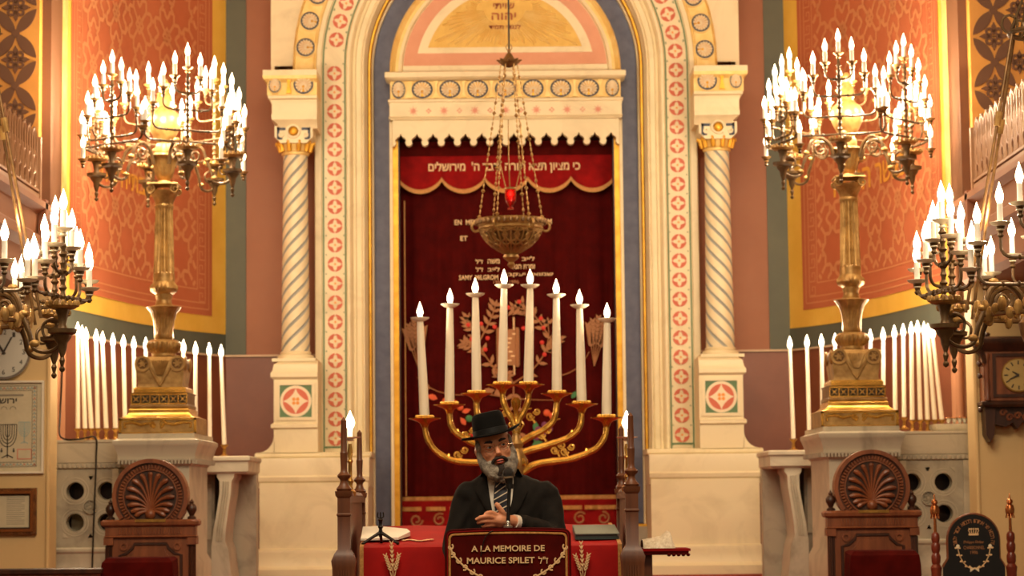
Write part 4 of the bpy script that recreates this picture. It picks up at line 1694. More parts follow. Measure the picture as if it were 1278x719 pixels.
def torchere(s, sname):
    X = s * 430.5 * KT
    zT = lambda py: FZ(py, YT)
    # heights measured on the left torchere: axis heights are pixel + 4.5 (roll)
    hz = lambda py: FZ(py - 4.8, YT)
    zbase = FZ(536.5, 15.62)
    t = thing('torchere', 'tall ornate brass torchere with dozens of lit candle bulbs, %s of the ark' % sname, 'candelabra', (X, YT, zbase), 'great brass torcheres')
    b = MB()

    def sq(h0, prof, m):
        rings = []
        for d, z in prof:
            h = h0 + d
            rings.append([(X - h, YT - h, z), (X + h, YT - h, z), (X + h, YT + h, z), (X - h, YT + h, z)])
        b.loft(rings, m)
    B0 = 0.262
    sq(B0, [(0, zbase), (0, hz(524)), (-0.006, hz(523))], 'old_brass')
    sq(B0 - 0.02, [(0, hz(523)), (-0.03, hz(519)), (-0.045, hz(515))], 'bright_brass')
    fy = YT - B0
    # raised scroll strap on the lowest step
    for q in (-1, 1):
        b.bx(*sorted((X + q * (B0 - 0.018), X + q * B0)), fy - 0.006, fy, zbase, hz(524), 'bright_brass')
        pts = [(X + q * 0.02, hz(536)), (X + q * 0.05, hz(530)), (X + q * 0.11, hz(532)), (X + q * 0.17, hz(529)), (X + q * 0.225, hz(530)), (X + q * 0.22, hz(536))]
        b.tube([(x, fy - 0.004, z) for x, z in pts], 0.010, 'bright_brass', 6)
        b.tube([(x, fy - 0.004, z) for x, z in spiral((X + q * 0.035, hz(531)), 0.022, 1.2 * q, 0, 12, 0.3)], 0.007, 'bright_brass', 6)
    b.bx(X - B0, X + B0, fy - 0.006, fy, hz(526.5), hz(523.6), 'bright_brass')
    b.bx(X - B0, X + B0, fy - 0.006, fy, zbase, zbase + 0.01, 'bright_brass')
    b.build('base_step', t)
    b = MB()
    sq(0.205, [(0, hz(519)), (0, hz(513)), (-0.012, hz(511))], 'bright_brass')
    sq(0.196, [(0, hz(511)), (0.004, hz(509.5)), (0, hz(508))], 'old_brass')
    sq(0.19, [(0.01, hz(508)), (0.0, hz(506)), (0, hz(494)), (0.008, hz(492))], 'dark_brass')
    fy = YT - 0.19
    for i in range(6):
        x = X - 0.19 + 0.38 * (i + 0.5) / 6
        z = (hz(494) + hz(506)) / 2
        b.bx(x - 0.024, x + 0.024, fy - 0.003, fy, z - 0.026, z + 0.026, 'iron')
        for a in (pi / 4, -pi / 4):
            b.cbox((x, fy - 0.006, z), (0.05, 0.006, 0.008), 'old_brass', Matrix.Rotation(a, 3, 'Y'))
        b.disc(x, z, 0.009, fy - 0.01, fy, 'bright_brass', 8)
        for dz in (-0.032, 0.032):
            b.bx(x - 0.032, x + 0.032, fy - 0.006, fy, z + dz - 0.006, z + dz + 0.006, 'bright_brass')
        b.bx(x - 0.035, x - 0.026, fy - 0.006, fy, z - 0.03, z + 0.03, 'bright_brass')
    b.bx(X + 0.18, X + 0.19, fy - 0.006, fy, hz(506), hz(494), 'bright_brass')
    sq(0.178, [(0, hz(492)), (0, hz(486.5)), (-0.01, hz(485))], 'bright_brass')
    b.build('frieze_step', t)
    # volute block
    b = MB()
    w = 0.15
    sq(w, [(0.005, hz(485)), (0.0, hz(480)), (0.012, hz(465)), (0.004, hz(455)), (-0.02, hz(447))], 'old_brass')
    for q in (-1, 1):
        cx, cz = X + q * 0.118, hz(456)
        fy = YT - 0.165
        b.disc(cx, cz, 0.052, fy, fy + 0.33, 'dark_brass', 20)
        b.ring(cx, cz, 0.038, 0.055, fy - 0.012, fy + 0.01, 'old_brass', seg=20)
        b.disc(cx, cz, 0.018, fy - 0.01, fy, 'old_brass', 12)
        for k in range(6):
            a = k * pi / 3
            b.ball((cx + 0.024 * cos(a), fy - 0.003, cz + 0.024 * sin(a)), 0.009, 'old_brass', 6, 4)
        b.tube([(X + q * 0.075, fy, cz - 0.02), (X, fy - 0.002, hz(483))], 0.008, 'old_brass', 6)
        # side volutes seen on the flank
        cy = YT + q * 0.118
        for sg in (-1, 1):
            b.ball((X + sg * 0.165, cy, cz), (0.014, 0.05, 0.05), 'old_brass', 14, 8)
    for k in range(9):
        b.tube([(X + (k - 4) * 0.014, YT - 0.168, hz(452)), (X + (k - 4) * 0.004, YT - 0.168, hz(470))], 0.005, 'old_brass', 5)
    b.build('volute_block', t)
    # turned shaft
    b = MB()
    P_ = lambda r, py: (r * KT, hz(py) - zbase)
    b.lathe([P_(12, 448), P_(15, 445), P_(15, 442), P_(20, 438), P_(22.5, 433), P_(21, 428), P_(16, 425), P_(11, 424), P_(12, 422), P_(12, 418)], (X, YT, zbase), 'old_brass', 48, (24, 0.10, hz(438) - zbase, hz(429) - zbase))
    b.lathe([P_(12, 418), P_(12.5, 410), P_(14, 400), P_(17, 391), P_(20.5, 386), P_(22, 384), P_(19, 383), P_(12, 382)], (X, YT, zbase), 'old_brass', 60, (20, 0.12, hz(416) - zbase, hz(388) - zbase))
    b.lathe([P_(12, 382), P_(10, 379), P_(9.5, 374), P_(11, 370), P_(11, 368), P_(16, 365), P_(18, 361), P_(17, 357), P_(14, 354), P_(13.5, 352)], (X, YT, zbase), 'old_brass', 48, (22, 0.10, hz(366) - zbase, hz(357) - zbase))
    b.build('baluster', t)
    b = MB()
    b.lathe([P_(13.5, 352), P_(13.5, 344), P_(13.2, 342), P_(13.2, 340), P_(12.2, 300), P_(11.2, 264), P_(11.2, 260), P_(11.8, 259), P_(11.8, 257), P_(10.5, 255)], (X, YT, zbase), 'old_brass', 80, (16, 0.20, hz(341) - zbase, hz(263) - zbase))
    b.build('fluted_shaft', t)
    b = MB()
    b.lathe([P_(11, 256), P_(12, 252), P_(15, 246), P_(18, 242), P_(19, 239)], (X, YT, zbase), 'old_brass', 24)
    for q1 in (-1, 1):
        for q2 in (-1, 1):
            b.tube([(X + q1 * z_[0], YT + q2 * 0.08, hz(238) + z_[1]) for z_ in spiral((0.085, 0), 0.032, 1.4, pi / 2, 14, 0.2)], 0.009, 'old_brass', 6)
    b.rects(X - 0.1, X + 0.1, YT - 0.1, YT + 0.1, [(0, hz(233)), (0.008, hz(232)), (0, hz(230))], 'old_brass')
    b.build('capital', t)
    b = MB()
    b.lathe([P_(9, 230), P_(7, 226), P_(10, 222), P_(13, 215), P_(15, 205), P_(17, 199), P_(20, 196), P_(19, 194), P_(12, 192), P_(12, 186), P_(9, 180), P_(14, 172), P_(19, 162), P_(21, 152), P_(18, 143),
             P_(12, 138), P_(8, 134), P_(11, 128), P_(9, 120), P_(5, 112), P_(7, 106), P_(3, 100)], (X, YT, zbase), 'old_brass', 48, (16, 0.12, hz(218) - zbase, hz(200) - zbase))
    b.build('vase', t)
    # arms with candles
    head = t
    base_off = zbase
    zarm = hz(211) - zbase
    if s < 0:
        angles = [82, 27, -38, -98, -158, 142]
        py_tops = [112, 70, 76, 106, 62, 58]
    else:
        angles = [-74, -14, 46, 106, 166, -134]
        py_tops = [102, 62, 64, 102, 66, 56]
    tp = lambda py: hz(py) - zbase - 0.012 - 0.085 - 0.084
    tops = [tp(q) for q in py_tops]
    candelabra_head(t, angles, tops, 0.485, zarm, 'aged_bronze', 'old_brass', SLEEVE_T, cup=0.8)
    for a, r, z in ((30, 0.36, 120), (150, 0.36, 120), (270, 0.36, 120), (210, 0.45, 100), (330, 0.45, 100), (90, 0.45, 100)):
        point('torchere_glow', (X + r * cos(radians(a)), YT + r * sin(radians(a)), hz(z) - 0.12), 34, 0.04, (1.0, 0.80, 0.54))
    return t


torchere(-1, 'left')
torchere(1, 'right')

# ------------------------------------------------------------------ tall candles along both ledges
ORD = ['first', 'second', 'third', 'fourth', 'fifth', 'sixth', 'seventh', 'eighth', 'ninth', 'tenth', 'eleventh', 'twelfth', 'thirteenth', 'fourteenth', 'fifteenth']


def ledge_candle(xb, yb, xt, yt, Y, ztop_surface, label, group, r=0.0170):
    base = P(xb, yb, Y)
    base.z = ztop_surface
    tip = P(xt, yt, Y)
    t = thing('candlestick', label, 'candle', base, group)
    hb = 0.012
    hold = 0.085
    foot = Vector((base.x, base.y, base.z))
    b = MB()
    b.lathe([(0.032, 0.0), (0.034, 0.006), (0.02, 0.012), (0.011, 0.025), (0.014, 0.035), (0.010, 0.05), (0.015, 0.066), (0.028, 0.078), (0.028, hold + 0.002), (0.02, hold)], foot, 'brass', 16)
    b.build('holder', t)
    top = tip - Vector((0, 0, 0.088))
    st = foot + Vector((0, 0, hold))
    b = MB()
    b.tube([st, st + (top - st) * 0.5, st + (top - st) * 0.985, top], [r, r * 0.9, r * 0.76, r * 0.62], 'wax', 14)
    b.build('candle', t)
    put('bulb', BULB, t, top - base, None, (1.4, 1.4, 1.08))
    return t


ztA = FZ(543.5, 16.05)
ztB = FZ(536.5, 15.62)
ztM = FZ(565.5, 16.9)
LEFT = [(97, 97, 402, 16.3, 'A'), (106, 102.5, 406, 16.3, 'A'), (114, 107.5, 409, 16.3, 'A'), (122, 120, 411, 16.3, 'A'), (132.5, 128, 414, 16.3, 'A'), (144, 141, 416, 16.3, 'A'),
        (156, 154, 418, 16.44, 'B'), (168, 167, 420, 16.44, 'B'), (182, 182, 421, 16.44, 'B'), (229, 229, 424, 16.5, 'B'), (244, 244, 427, 16.44, 'B'),
        (262, 261, 428, 17.05, 'M'), (280, 276, 430, 17.05, 'M')]
RIGHT = [(990, 985.5, 420, 17.05, 'M'), (1010, 1007, 418, 17.05, 'M'), (1027, 1025, 417, 16.44, 'B'), (1042, 1042, 416, 16.44, 'B'), (1087, 1086, 411, 16.44, 'B'),
         (1103, 1102, 409, 16.44, 'B'), (1118, 1116, 406, 16.44, 'B'), (1129, 1127, 404, 16.44, 'B'), (1139, 1137, 402, 16.3, 'A'), (1149, 1145, 400, 16.3, 'A'), (1158, 1153, 402, 16.3, 'A'), (1167, 1158, 404, 16.3, 'A'), (1176, 1164, 406, 16.3, 'A')]
ZS = {'A': ztA, 'B': ztB, 'M': ztM}
for i, (xb, xt, yt, Y, kx) in enumerate(LEFT):
    ledge_candle(xb, 548, xt, yt, Y, ZS[kx], 'tall white candle in brass holder, %s from the left behind the left torchere' % ORD[i], 'tall candles on the left ledge')
for i, (xb, xt, yt, Y, kx) in enumerate(RIGHT):
    ledge_candle(xb, 540, xt, yt, Y, ZS[kx], 'tall white candle in brass holder, %s from the left behind the right torchere' % ORD[i], 'tall candles on the right ledge')
for px, py, Y in ((104, 402, 16.1), (130, 408, 16.2), (160, 412, 16.3), (240, 420, 16.3), (272, 424, 17), (990, 412, 17), (1024, 410, 16.3), (1094, 404, 16.3), (1125, 398, 16.3), (1152, 395, 16.2)):
    p = P(px, py, Y)
    point('ledge_candle_glow', p, 9, 0.03, (1.0, 0.80, 0.54))

# ------------------------------------------------------------------ chandeliers in the foreground
YC = 10.0


def chandelier(s, sname, cx_px, cup_py, angles, tops_px):
    c = P(cx_px, cup_py, YC)
    t = thing('chandelier', 'large dark brass chandelier with lit candle bulbs cut by the %s edge of the view' % sname, 'chandelier', c, 'brass hall chandeliers')
    b = MB()
    prof = [(0.004, -0.30), (0.03, -0.28), (0.02, -0.24), (0.05, -0.2), (0.09, -0.12), (0.12, -0.05), (0.13, 0.0), (0.09, 0.05), (0.06, 0.1), (0.05, 0.3), (0.08, 0.36), (0.03, 0.42), (0.02, 0.8), (0.014, 1.6)]
    b.lathe(prof, c, 'dark_brass', 24)
    b.build('body', t)
    tops = [(P(cx_px, py, YC).z - c.z) - 0.012 - 0.085 - 0.084 for py in tops_px]
    candelabra_head(t, angles, tops, 0.49, 0.01, 'aged_bronze', 'old_brass', SLEEVE_C, cup=0.72, offs=[0.085, 0.168, 0.262], drops=[0.075, 0.155, 0.235])
    # suspension rods and ring
    for a in angles:
        ar = radians(a)
        for rr_ in (0.39,):
            b = MB()
            p0 = (c.x + sin(ar) * rr_, c.y - cos(ar) * rr_, c.z + 0.04)
            p1 = (c.x + sin(ar) * 0.13, c.y - cos(ar) * 0.13, c.z + 1.27)
            b.tube([p0, p1], 0.007, 'dark_brass', 8)
            m = [p0[k] + (p1[k] - p0[k]) * 0.66 for k in range(3)]
            m2 = [p0[k] + (p1[k] - p0[k]) * 0.71 for k in range(3)]
            b.tube([m, m2], 0.015, 'old_brass', 10)
            b.build('suspension_rod', t)
    b = MB()
    b.tube([(c.x + 0.13 * cos(2 * pi * k / 24), c.y + 0.13 * sin(2 * pi * k / 24), c.z + 1.27) for k in range(25)], 0.012, 'aged_bronze', 8)
    for k in range(6):
        b.tube([(c.x + 0.13 * cos(k * pi / 3), c.y + 0.13 * sin(k * pi / 3), c.z + 1.27), (c.x, c.y, c.z + 1.6)], 0.006, 'aged_bronze', 6)
        b.tube([(c.x + 0.13 * cos(k * pi / 3) + 0.035 * cos(q_ * pi / 6) * cos(k * pi / 3), c.y + 0.13 * sin(k * pi / 3) + 0.035 * cos(q_ * pi / 6) * sin(k * pi / 3), c.z + 1.31 + 0.04 * sin(q_ * pi / 6)) for q_ in range(13)], 0.006, 'aged_bronze', 6)
    b.tube([(c.x, c.y, c.z + 1.6), (c.x, c.y, 9.2)], 0.012, 'iron', 8)
    b.build('chain', t)
    # leafy ornament ring
    b = MB()
    for k in range(48):
        a = 2 * pi * k / 48
        b.ball((c.x + 0.30 * cos(a), c.y + 0.30 * sin(a), c.z + 0.03 + 0.02 * (k % 3)), (0.02, 0.02, 0.028 + 0.008 * (k % 2)), 'old_brass', 7, 5)
    b.tube([(c.x + 0.30 * cos(2 * pi * k / 36), c.y + 0.30 * sin(2 * pi * k / 36), c.z + 0.03) for k in range(37)], 0.010, 'dark_brass', 6)
    b.build('leaf_ring', t)
    for a in (40, 140, 220, 320):
        point('chandelier_glow', (c.x + 0.3 * cos(radians(a)), c.y + 0.3 * sin(radians(a)), c.z + 0.5), 6, 0.04, (1.0, 0.74, 0.46))
    return t


chandelier(-1, 'left', -52, 412, [75, 15, -45, -105, -165, 135], [243, 246, 246, 246, 240, 233])
chandelier(1, 'right', 1309, 403, [-75, -15, 45, 105, 165, -135], [230, 200, 200, 220, 210, 215])

# ================================================================== ETERNAL LAMP
YL = 15.5
KL = YL / F
lc = P(637.5, 280, YL)
lamp = thing('eternal_lamp', 'pierced brass bowl lamp with red glass hanging on chains before the curtain', 'hanging lamp', lc)


def lp(px, py, Y=YL):
    return P(px, py, Y)


b = MB()
rim = lc
R0 = 38 * KL
prof = [(0.0, -56), (3, -54), (5, -51), (3, -48), (7, -45), (10, -42), (10, -40), (8, -37)]
b.lathe([(max(r * KL, 0.002), z * KL) for r, z in prof], rim, 'old_brass', 20)
b.build('bowl_knob', lamp)
b = MB()
bowl = [(8, -37), (16, -33), (25, -27), (32, -20), (37, -12), (39, -8)]
# pierced bowl: meridian and scroll straps
for k in range(28):
    a = 2 * pi * k / 28
    b.tube([(rim.x + r * KL * cos(a + 0.0 * i), rim.y + r * KL * sin(a), rim.z + z * KL) for i, (r, z) in enumerate(bowl)], 0.0065, 'old_brass', 5)
for k in range(14):
    for sg in (-1, 1):
        pts = []
        for i in range(14):
            t = i / 13
            a = 2 * pi * (k + 0.5) / 14 + sg * 0.30 * sin(t * pi * 2.2)
            ii = t * (len(bowl) - 1)
            j = min(int(ii), len(bowl) - 2)
            r = bowl[j][0] + (bowl[j + 1][0] - bowl[j][0]) * (ii - j)
            z = bowl[j][1] + (bowl[j + 1][1] - bowl[j][1]) * (ii - j)
            pts.append((rim.x + r * KL * cos(a), rim.y + r * KL * sin(a), rim.z + z * KL))
        b.tube(pts, 0.008, 'old_brass', 5)
b.lathe([((r - 2.5) * KL, z * KL) for r, z in bowl] + [(36.0 * KL, -7 * KL)], rim, 'dark_brass', 32)
b.build('pierced_bowl', lamp)
b = MB()
b.lathe([(39 * KL, -8 * KL), (41 * KL, -6 * KL), (39.5 * KL, -3 * KL), (42 * KL, 0), (44.5 * KL, 4 * KL), (45 * KL, 6 * KL), (43 * KL, 6 * KL), (38 * KL, -3 * KL), (37 * KL, -8 * KL)], rim, 'old_brass', 40)
for k in range(36):
    a = 2 * pi * k / 36
    b.ball((rim.x + 43.5 * KL * cos(a), rim.y + 43.5 * KL * sin(a), rim.z + 2 * KL), (0.013, 0.013, 0.018), 'dark_brass', 6, 4)
b.build('bowl_rim', lamp)
for k in range(6):
    a = 2 * pi * k / 6 + 0.08
    b = MB()
    c = (rim.x + 44 * KL * cos(a), rim.y + 44 * KL * sin(a), rim.z - 3 * KL)
    b.tube([(c[0] + 0.028 * cos(q) * cos(a), c[1] + 0.028 * cos(q) * sin(a), c[2] + 0.032 * sin(q)) for q in [2 * pi * i / 12 for i in range(13)]], 0.009, 'old_brass', 6)
    b.build('ring_handle', lamp)
cz = lp(632, 79)
b = MB()
b.lathe([(0.004, 0.10), (0.012, 0.085), (0.010, 0.07), (0.02, 0.06), (0.035, 0.035), (0.05, 0.02), (0.062, 0.012), (0.07, 0.004), (0.06, -0.002), (0.05, -0.012), (0.03, -0.022), (0.01, -0.03)], (rim.x, rim.y, cz.z), 'dark_brass', 24)
for k in range(8):
    a = 2 * pi * k / 8
    b.tube([(rim.x + 0.055 * cos(a), rim.y + 0.055 * sin(a), cz.z + 0.01), (rim.x + 0.085 * cos(a), rim.y + 0.085 * sin(a), cz.z + 0.022)], [0.014, 0.004], 'dark_brass', 5)
b.build('chain_canopy', lamp)
for k in range(6):
    a = 2 * pi * k / 6 + 0.08
    b = MB()
    p0 = Vector((rim.x + 0.055 * cos(a), rim.y + 0.055 * sin(a), cz.z - 0.01))
    p1 = Vector((rim.x + 40 * KL * cos(a) , rim.y + 40 * KL * sin(a), rim.z + 0.03))
    n = 30
    for i in range(n):
        t0, t1 = i / n, (i + 0.86) / n
        q0, q1 = p0.lerp(p1, t0), p0.lerp(p1, t1)
        rr_ = 0.010 if i % 5 == 2 else (0.014 if i % 5 == 4 and i > 6 else 0.0055)
        b.tube([q0, q0.lerp(q1, 0.5), q1], [0.003, rr_, 0.003], 'old_brass', 6)
    b.build('chain', lamp)
b = MB()
b.tube([(rim.x, rim.y, cz.z + 0.09), (rim.x, rim.y, 9.2)], 0.006, 'iron', 6)
b.tube([(rim.x + 0.02 * cos(q), rim.y, cz.z + 0.11 + 0.022 * sin(q)) for q in [2 * pi * i / 12 for i in range(13)]], 0.004, 'old_brass', 6)
b.build('suspension_chain', lamp)
g = lp(637, 262)
b = MB()
b.lathe([(0.003, 0.0), (0.022, 0.002), (0.02, 0.01), (0.008, 0.02), (0.02, 0.035), (0.036, 0.06), (0.038, 0.10), (0.036, 0.145), (0.034, 0.145), (0.034, 0.10), (0.03, 0.06), (0.01, 0.04)], (rim.x, rim.y, g.z), 'ruby_glass', 20)
b.build('red_glass', lamp)
b = MB()
b.ball((rim.x, rim.y, g.z + 0.08), (0.012, 0.012, 0.018), 'flame', 8, 6)
b.build('flame', lamp)
b = MB()
for k in range(3):
    a = 2 * pi * k / 3 + 0.4
    b.tube([(rim.x + 0.037 * cos(a), rim.y + 0.037 * sin(a), g.z + 0.14), (rim.x + 0.09 * cos(a), rim.y + 0.09 * sin(a), g.z + 0.34), (rim.x + 0.08 * cos(a), rim.y + 0.08 * sin(a), g.z + 0.6)], 0.004, 'old_brass', 5)
b.lathe([(0.036, 0.135), (0.042, 0.14), (0.042, 0.15), (0.036, 0.15)], (rim.x, rim.y, g.z), 'old_brass', 16)
b.build('glass_holder', lamp)
point('eternal_lamp_flame', (rim.x, rim.y, g.z + 0.11), 0.8, 0.02, (1.0, 0.25, 0.1))

# ================================================================== GREAT MENORAH
YG = 14.0
KG = YG / F
mc = P(643, 600, YG)
men = thing('menorah', 'large polished brass candelabrum with eight tall lit candles behind the speaker', 'candelabra', (mc.x, YG, LOWZ))
CUPS = [(530, 523), (561, 506), (595, 492), (627, 481), (659.5, 481), (695, 492), (726, 505), (757, 522)]
TIPS = [(524, 377), (561.5, 360), (593, 347), (629, 336), (661.5, 336), (694, 348), (723, 361), (757.5, 378)]
KN = P(651, 575, YG)
cxm = P(643, 560, YG).x + 0.02


def gp(px, py):
    p = P(px, py, YG)
    return (p.x, p.y, p.z)


ARM = {0: [(530, 530), (533, 546), (543, 562), (560, 573), (580, 577), (605, 577), (632, 574), (646, 573)],
       1: [(561, 513), (562, 527), (567, 538), (577, 546), (592, 554), (615, 562), (640, 566)],
       2: [(595, 499), (595, 512), (600, 528), (610, 542), (625, 552), (643, 560)],
       3: [(627, 488), (628, 500), (633, 513), (640, 525), (644, 540), (645, 552)]}
ARM[4] = [(659.5, 488), (659, 500), (654, 513), (647, 525), (645, 540), (645, 552)]
ARM[5] = [(695, 499), (694, 512), (690, 526), (678, 537), (662, 545), (650, 552)]
ARM[6] = [(726, 513), (725, 527), (720, 538), (706, 548), (686, 555), (665, 561), (650, 566)]
ARM[7] = [(757, 530), (755, 544), (746, 558), (732, 566), (712, 573), (690, 576), (668, 580), (652, 590)]


def smooth_path(pts, n=4):
    out = []
    for i in range(len(pts) - 1):
        p0, p1, p2, p3 = pts[max(0, i - 1)], pts[i], pts[i + 1], pts[min(len(pts) - 1, i + 2)]
        for t in [k / n for k in range(n)]:
            out.append(tuple(0.5 * (2 * p1[k] + (p2[k] - p0[k]) * t + (2 * p0[k] - 5 * p1[k] + 4 * p2[k] - p3[k]) * t * t + (3 * p1[k] - p0[k] - 3 * p2[k] + p3[k]) * t ** 3) for k in range(len(p1))))
    out.append(pts[-1])
    return out


for i in range(8):
    b = MB()
    sp = smooth_path([gp(*p) for p in ARM[i]])
    n = len(sp)
    b.tube(sp, [0.016 + 0.007 * min(1, abs(j / n)) + (0.002 if j % 5 == 0 else 0) for j in range(n)], 'bright_brass', 10)
    # leaf sheath near the bend and small tendril
    q = sp[int(n * 0.42)]
    d = 1 if i < 4 else -1
    for k, (dx, dz) in enumerate(((-0.02 * d, 0.03), (-0.035 * d, 0.015), (0.0, 0.035))):
        b.tube([q, (q[0] + dx * 0.5, q[1], q[2] + dz * 0.8), (q[0] + dx * 1.3, q[1], q[2] + dz)], [0.012, 0.008, 0.002], 'bright_brass', 6)
    arm = b.build('arm', men)
    if i in (0, 1, 2, 5, 6, 7, 3, 4):
        spc = {0: (575, 566), 1: (585, 541), 2: (618, 536), 5: (679, 541), 6: (696, 560), 7: (708, 562), 3: (625, 520), 4: (665, 518)}[i]
        c = gp(*spc)
        b = MB()
        for q_, r0, a0 in ((0, 0.022, 0), (1, 0.018, pi)):
            ctr = (c[0] + (0.024 if q_ else -0.018), c[2] + (0.02 if q_ else -0.008))
            b.tube([(x, YG, z) for x, z in spiral(ctr, r0 * 1.2, 1.4 * (1 if q_ else -1), a0, 18, 0.2)], 0.0068, 'bright_brass', 6)
        b.tube([(c[0] - 0.03, YG, c[2] + 0.01), (c[0], YG, c[2] - 0.03), (c[0] + 0.012, YG, c[2] - 0.05)], [0.005, 0.007, 0.008], 'bright_brass', 6)
        b.build('scroll', arm)
    # cup and pan
    c = gp(*CUPS[i])
    b = MB()
    b.lathe([(0.014, -0.055), (0.020, -0.045), (0.026, -0.03), (0.04, -0.018), (0.072, -0.006), (0.095, 0.0), (0.097, 0.005), (0.075, 0.006), (0.05, 0.004), (0.048, 0.016), (0.044, 0.02), (0.04, 0.012)], c, 'bright_brass', 28)
    for k in range(18):
        a = 2 * pi * k / 18
        b.ball((c[0] + 0.05 * cos(a), c[1] + 0.05 * sin(a), c[2] + 0.014), (0.008, 0.008, 0.010), 'bright_brass', 6, 4)
    b.build('drip_pan', men)
    # candle with glass ring and bulb
    tp_ = gp(*TIPS[i])
    top = (tp_[0], tp_[1], tp_[2] - 0.088)
    b = MB()
    b.tube([(c[0], c[1], c[2] + 0.0), tuple(c[k] + (top[k] - c[k]) * 0.5 for k in range(3)), tuple(c[k] + (top[k] - c[k]) * 0.9 for k in range(3)), top], [0.030, 0.026, 0.020, 0.017], 'wax', 16)
    cd = b.build('candle', men)
    b = MB()
    b.lathe([(0.018, -0.022), (0.034, -0.018), (0.055, -0.004), (0.058, 0.002), (0.05, 0.0), (0.02, -0.006), (0.0185, -0.01)], (top[0], top[1], top[2] - 0.008), 'drip_glass', 24)
    b.build('glass_ring', cd)
    put('bulb', BULB, cd, Vector(top) - Vector(parent_loc(cd)), None, (1.45, 1.45, 1.05))
    if i % 2 == 0 or i in (7,):
        point('menorah_bulb', (top[0], top[1] - 0.03, top[2] + 0.04), 3.0, 0.02, (1.0, 0.74, 0.46))
b = MB()
c = gp(645, 600)
zf = lambda py: P(645, py, YG).z - c[2]
b.lathe([(0.22, LOWZ - c[2]), (0.23, LOWZ - c[2] + 0.04), (0.16, LOWZ - c[2] + 0.08), (0.06, LOWZ - c[2] + 0.16), (0.035, LOWZ - c[2] + 0.3), (0.05, LOWZ - c[2] + 0.55), (0.03, LOWZ - c[2] + 0.6), (0.025, -0.15), (0.03, -0.1), (0.045, -0.07), (0.03, -0.03), (0.035, 0.0)], c, 'bright_brass', 28)
b.build('foot', men)
b = MB()
b.lathe([(0.02, zf(610)), (0.05, zf(600)), (0.042, zf(592)), (0.06, zf(582)), (0.066, zf(574)), (0.05, zf(566)), (0.034, zf(560)), (0.045, zf(554)), (0.028, zf(548)), (0.02, zf(540)), (0.026, zf(534)), (0.014, zf(530))], c, 'old_brass', 24, (8, 0.12, zf(599), zf(555)))
for k in range(8):
    a = 2 * pi * k / 8
    b.ball((c[0] + 0.055 * cos(a), c[1] + 0.055 * sin(a), c[2] + zf(577)), (0.014, 0.014, 0.026), 'bright_brass', 8, 6)
b.build('central_knob', men)
b = MB()
b.lathe([(0.012, zf(532)), (0.02, zf(528)), (0.014, zf(526)), (0.014, zf(512)), (0.026, zf(508)), (0.032, zf(500)), (0.014, zf(496))], c, 'bright_brass', 16)
for sgn in (-1, 1):
    b.tube([(c[0], YG, c[2] + zf(545)), (c[0] + sgn * 0.045, YG, c[2] + zf(530)), (c[0], YG, c[2] + zf(520))], 0.006, 'bright_brass', 6)
b.build('servant_light_cup', men)

# ================================================================== READING TABLE, RAILS, LECTERN
YFR, YBK = 10.35, 11.35
zf0 = P(611, 681, YFR).z
zb0 = P(611, 656, YBK).z
xl = P(449, 690, YFR).x
xr = P(776, 690, YFR).x
tab = thing('reading_table', 'wide reading table draped in bright red cloth behind the lectern', 'table', ((xl + xr) / 2, 10.85, BIMZ))
b = MB()


def ztab(y):
    return zf0 + (zb0 - zf0) * (y - YFR) / (YBK - YFR)


b.add([(xl + 0.03, YFR + 0.03, BIMZ), (xr - 0.03, YFR + 0.03, BIMZ), (xr - 0.03, YBK - 0.03, BIMZ), (xl + 0.03, YBK - 0.03, BIMZ),
       (xl + 0.03, YFR + 0.03, ztab(YFR) - 0.02), (xr - 0.03, YFR + 0.03, ztab(YFR) - 0.02), (xr - 0.03, YBK - 0.03, ztab(YBK) - 0.02), (xl + 0.03, YBK - 0.03, ztab(YBK) - 0.02)],
      [(0, 3, 2, 1), (4, 5, 6, 7), (0, 1, 5, 4), (1, 2, 6, 5), (2, 3, 7, 6), (3, 0, 4, 7)], 'dark_walnut')
b.build('table_body', tab)
cl = thing('tablecloth', 'bright red cloth with gold braid and embroidered wheat over the reading table', 'tablecloth', ((xl + xr) / 2, 10.85, zf0))
b = MB()
n = 48
V = []
rowdef = [(YFR - 0.012, BIMZ + 0.25, 1), (YFR - 0.012, zf0 - 0.5, 1), (YFR - 0.012, zf0 - 0.25, 0.6), (YFR - 0.012, zf0 - 0.03, 0.15), (YFR - 0.004, zf0 - 0.004, 0)] + \
    [(YFR + (YBK - YFR) * t, None, 0) for t in (0.03, 0.1, 0.25, 0.5, 0.75, 1.0)] + [(YBK + 0.012, zb0 - 0.03, 0), (YBK + 0.012, BIMZ + 0.3, 0.5)]
for y, z, wv in rowdef:
    for i in range(n + 1):
        x = xl + (xr - xl) * i / n
        zz_ = ztab(y) + 0.003 + 0.002 * sin(x * 19 + y * 7) if z is None else z
        V.append((x, y - 0.010 * wv * (1 + sin(x * 26)), zz_))
b.add(V, [(j * (n + 1) + i, j * (n + 1) + i + 1, (j + 1) * (n + 1) + i + 1, (j + 1) * (n + 1) + i) for j in range(len(rowdef) - 1) for i in range(n)], 'red_cloth')
for xx in (xl, xr):
    V = [(xx, y, z if z else ztab(y)) for y, z, w_ in rowdef]
    V2 = [(xx, y, BIMZ + 0.3) for y, z, w_ in rowdef]
    m_ = len(V)
    b.add(V + V2, [(i, i + 1, m_ + i + 1, m_ + i) for i in range(3, m_ - 2)], 'red_cloth')
b.build('cloth', cl)
b = MB()
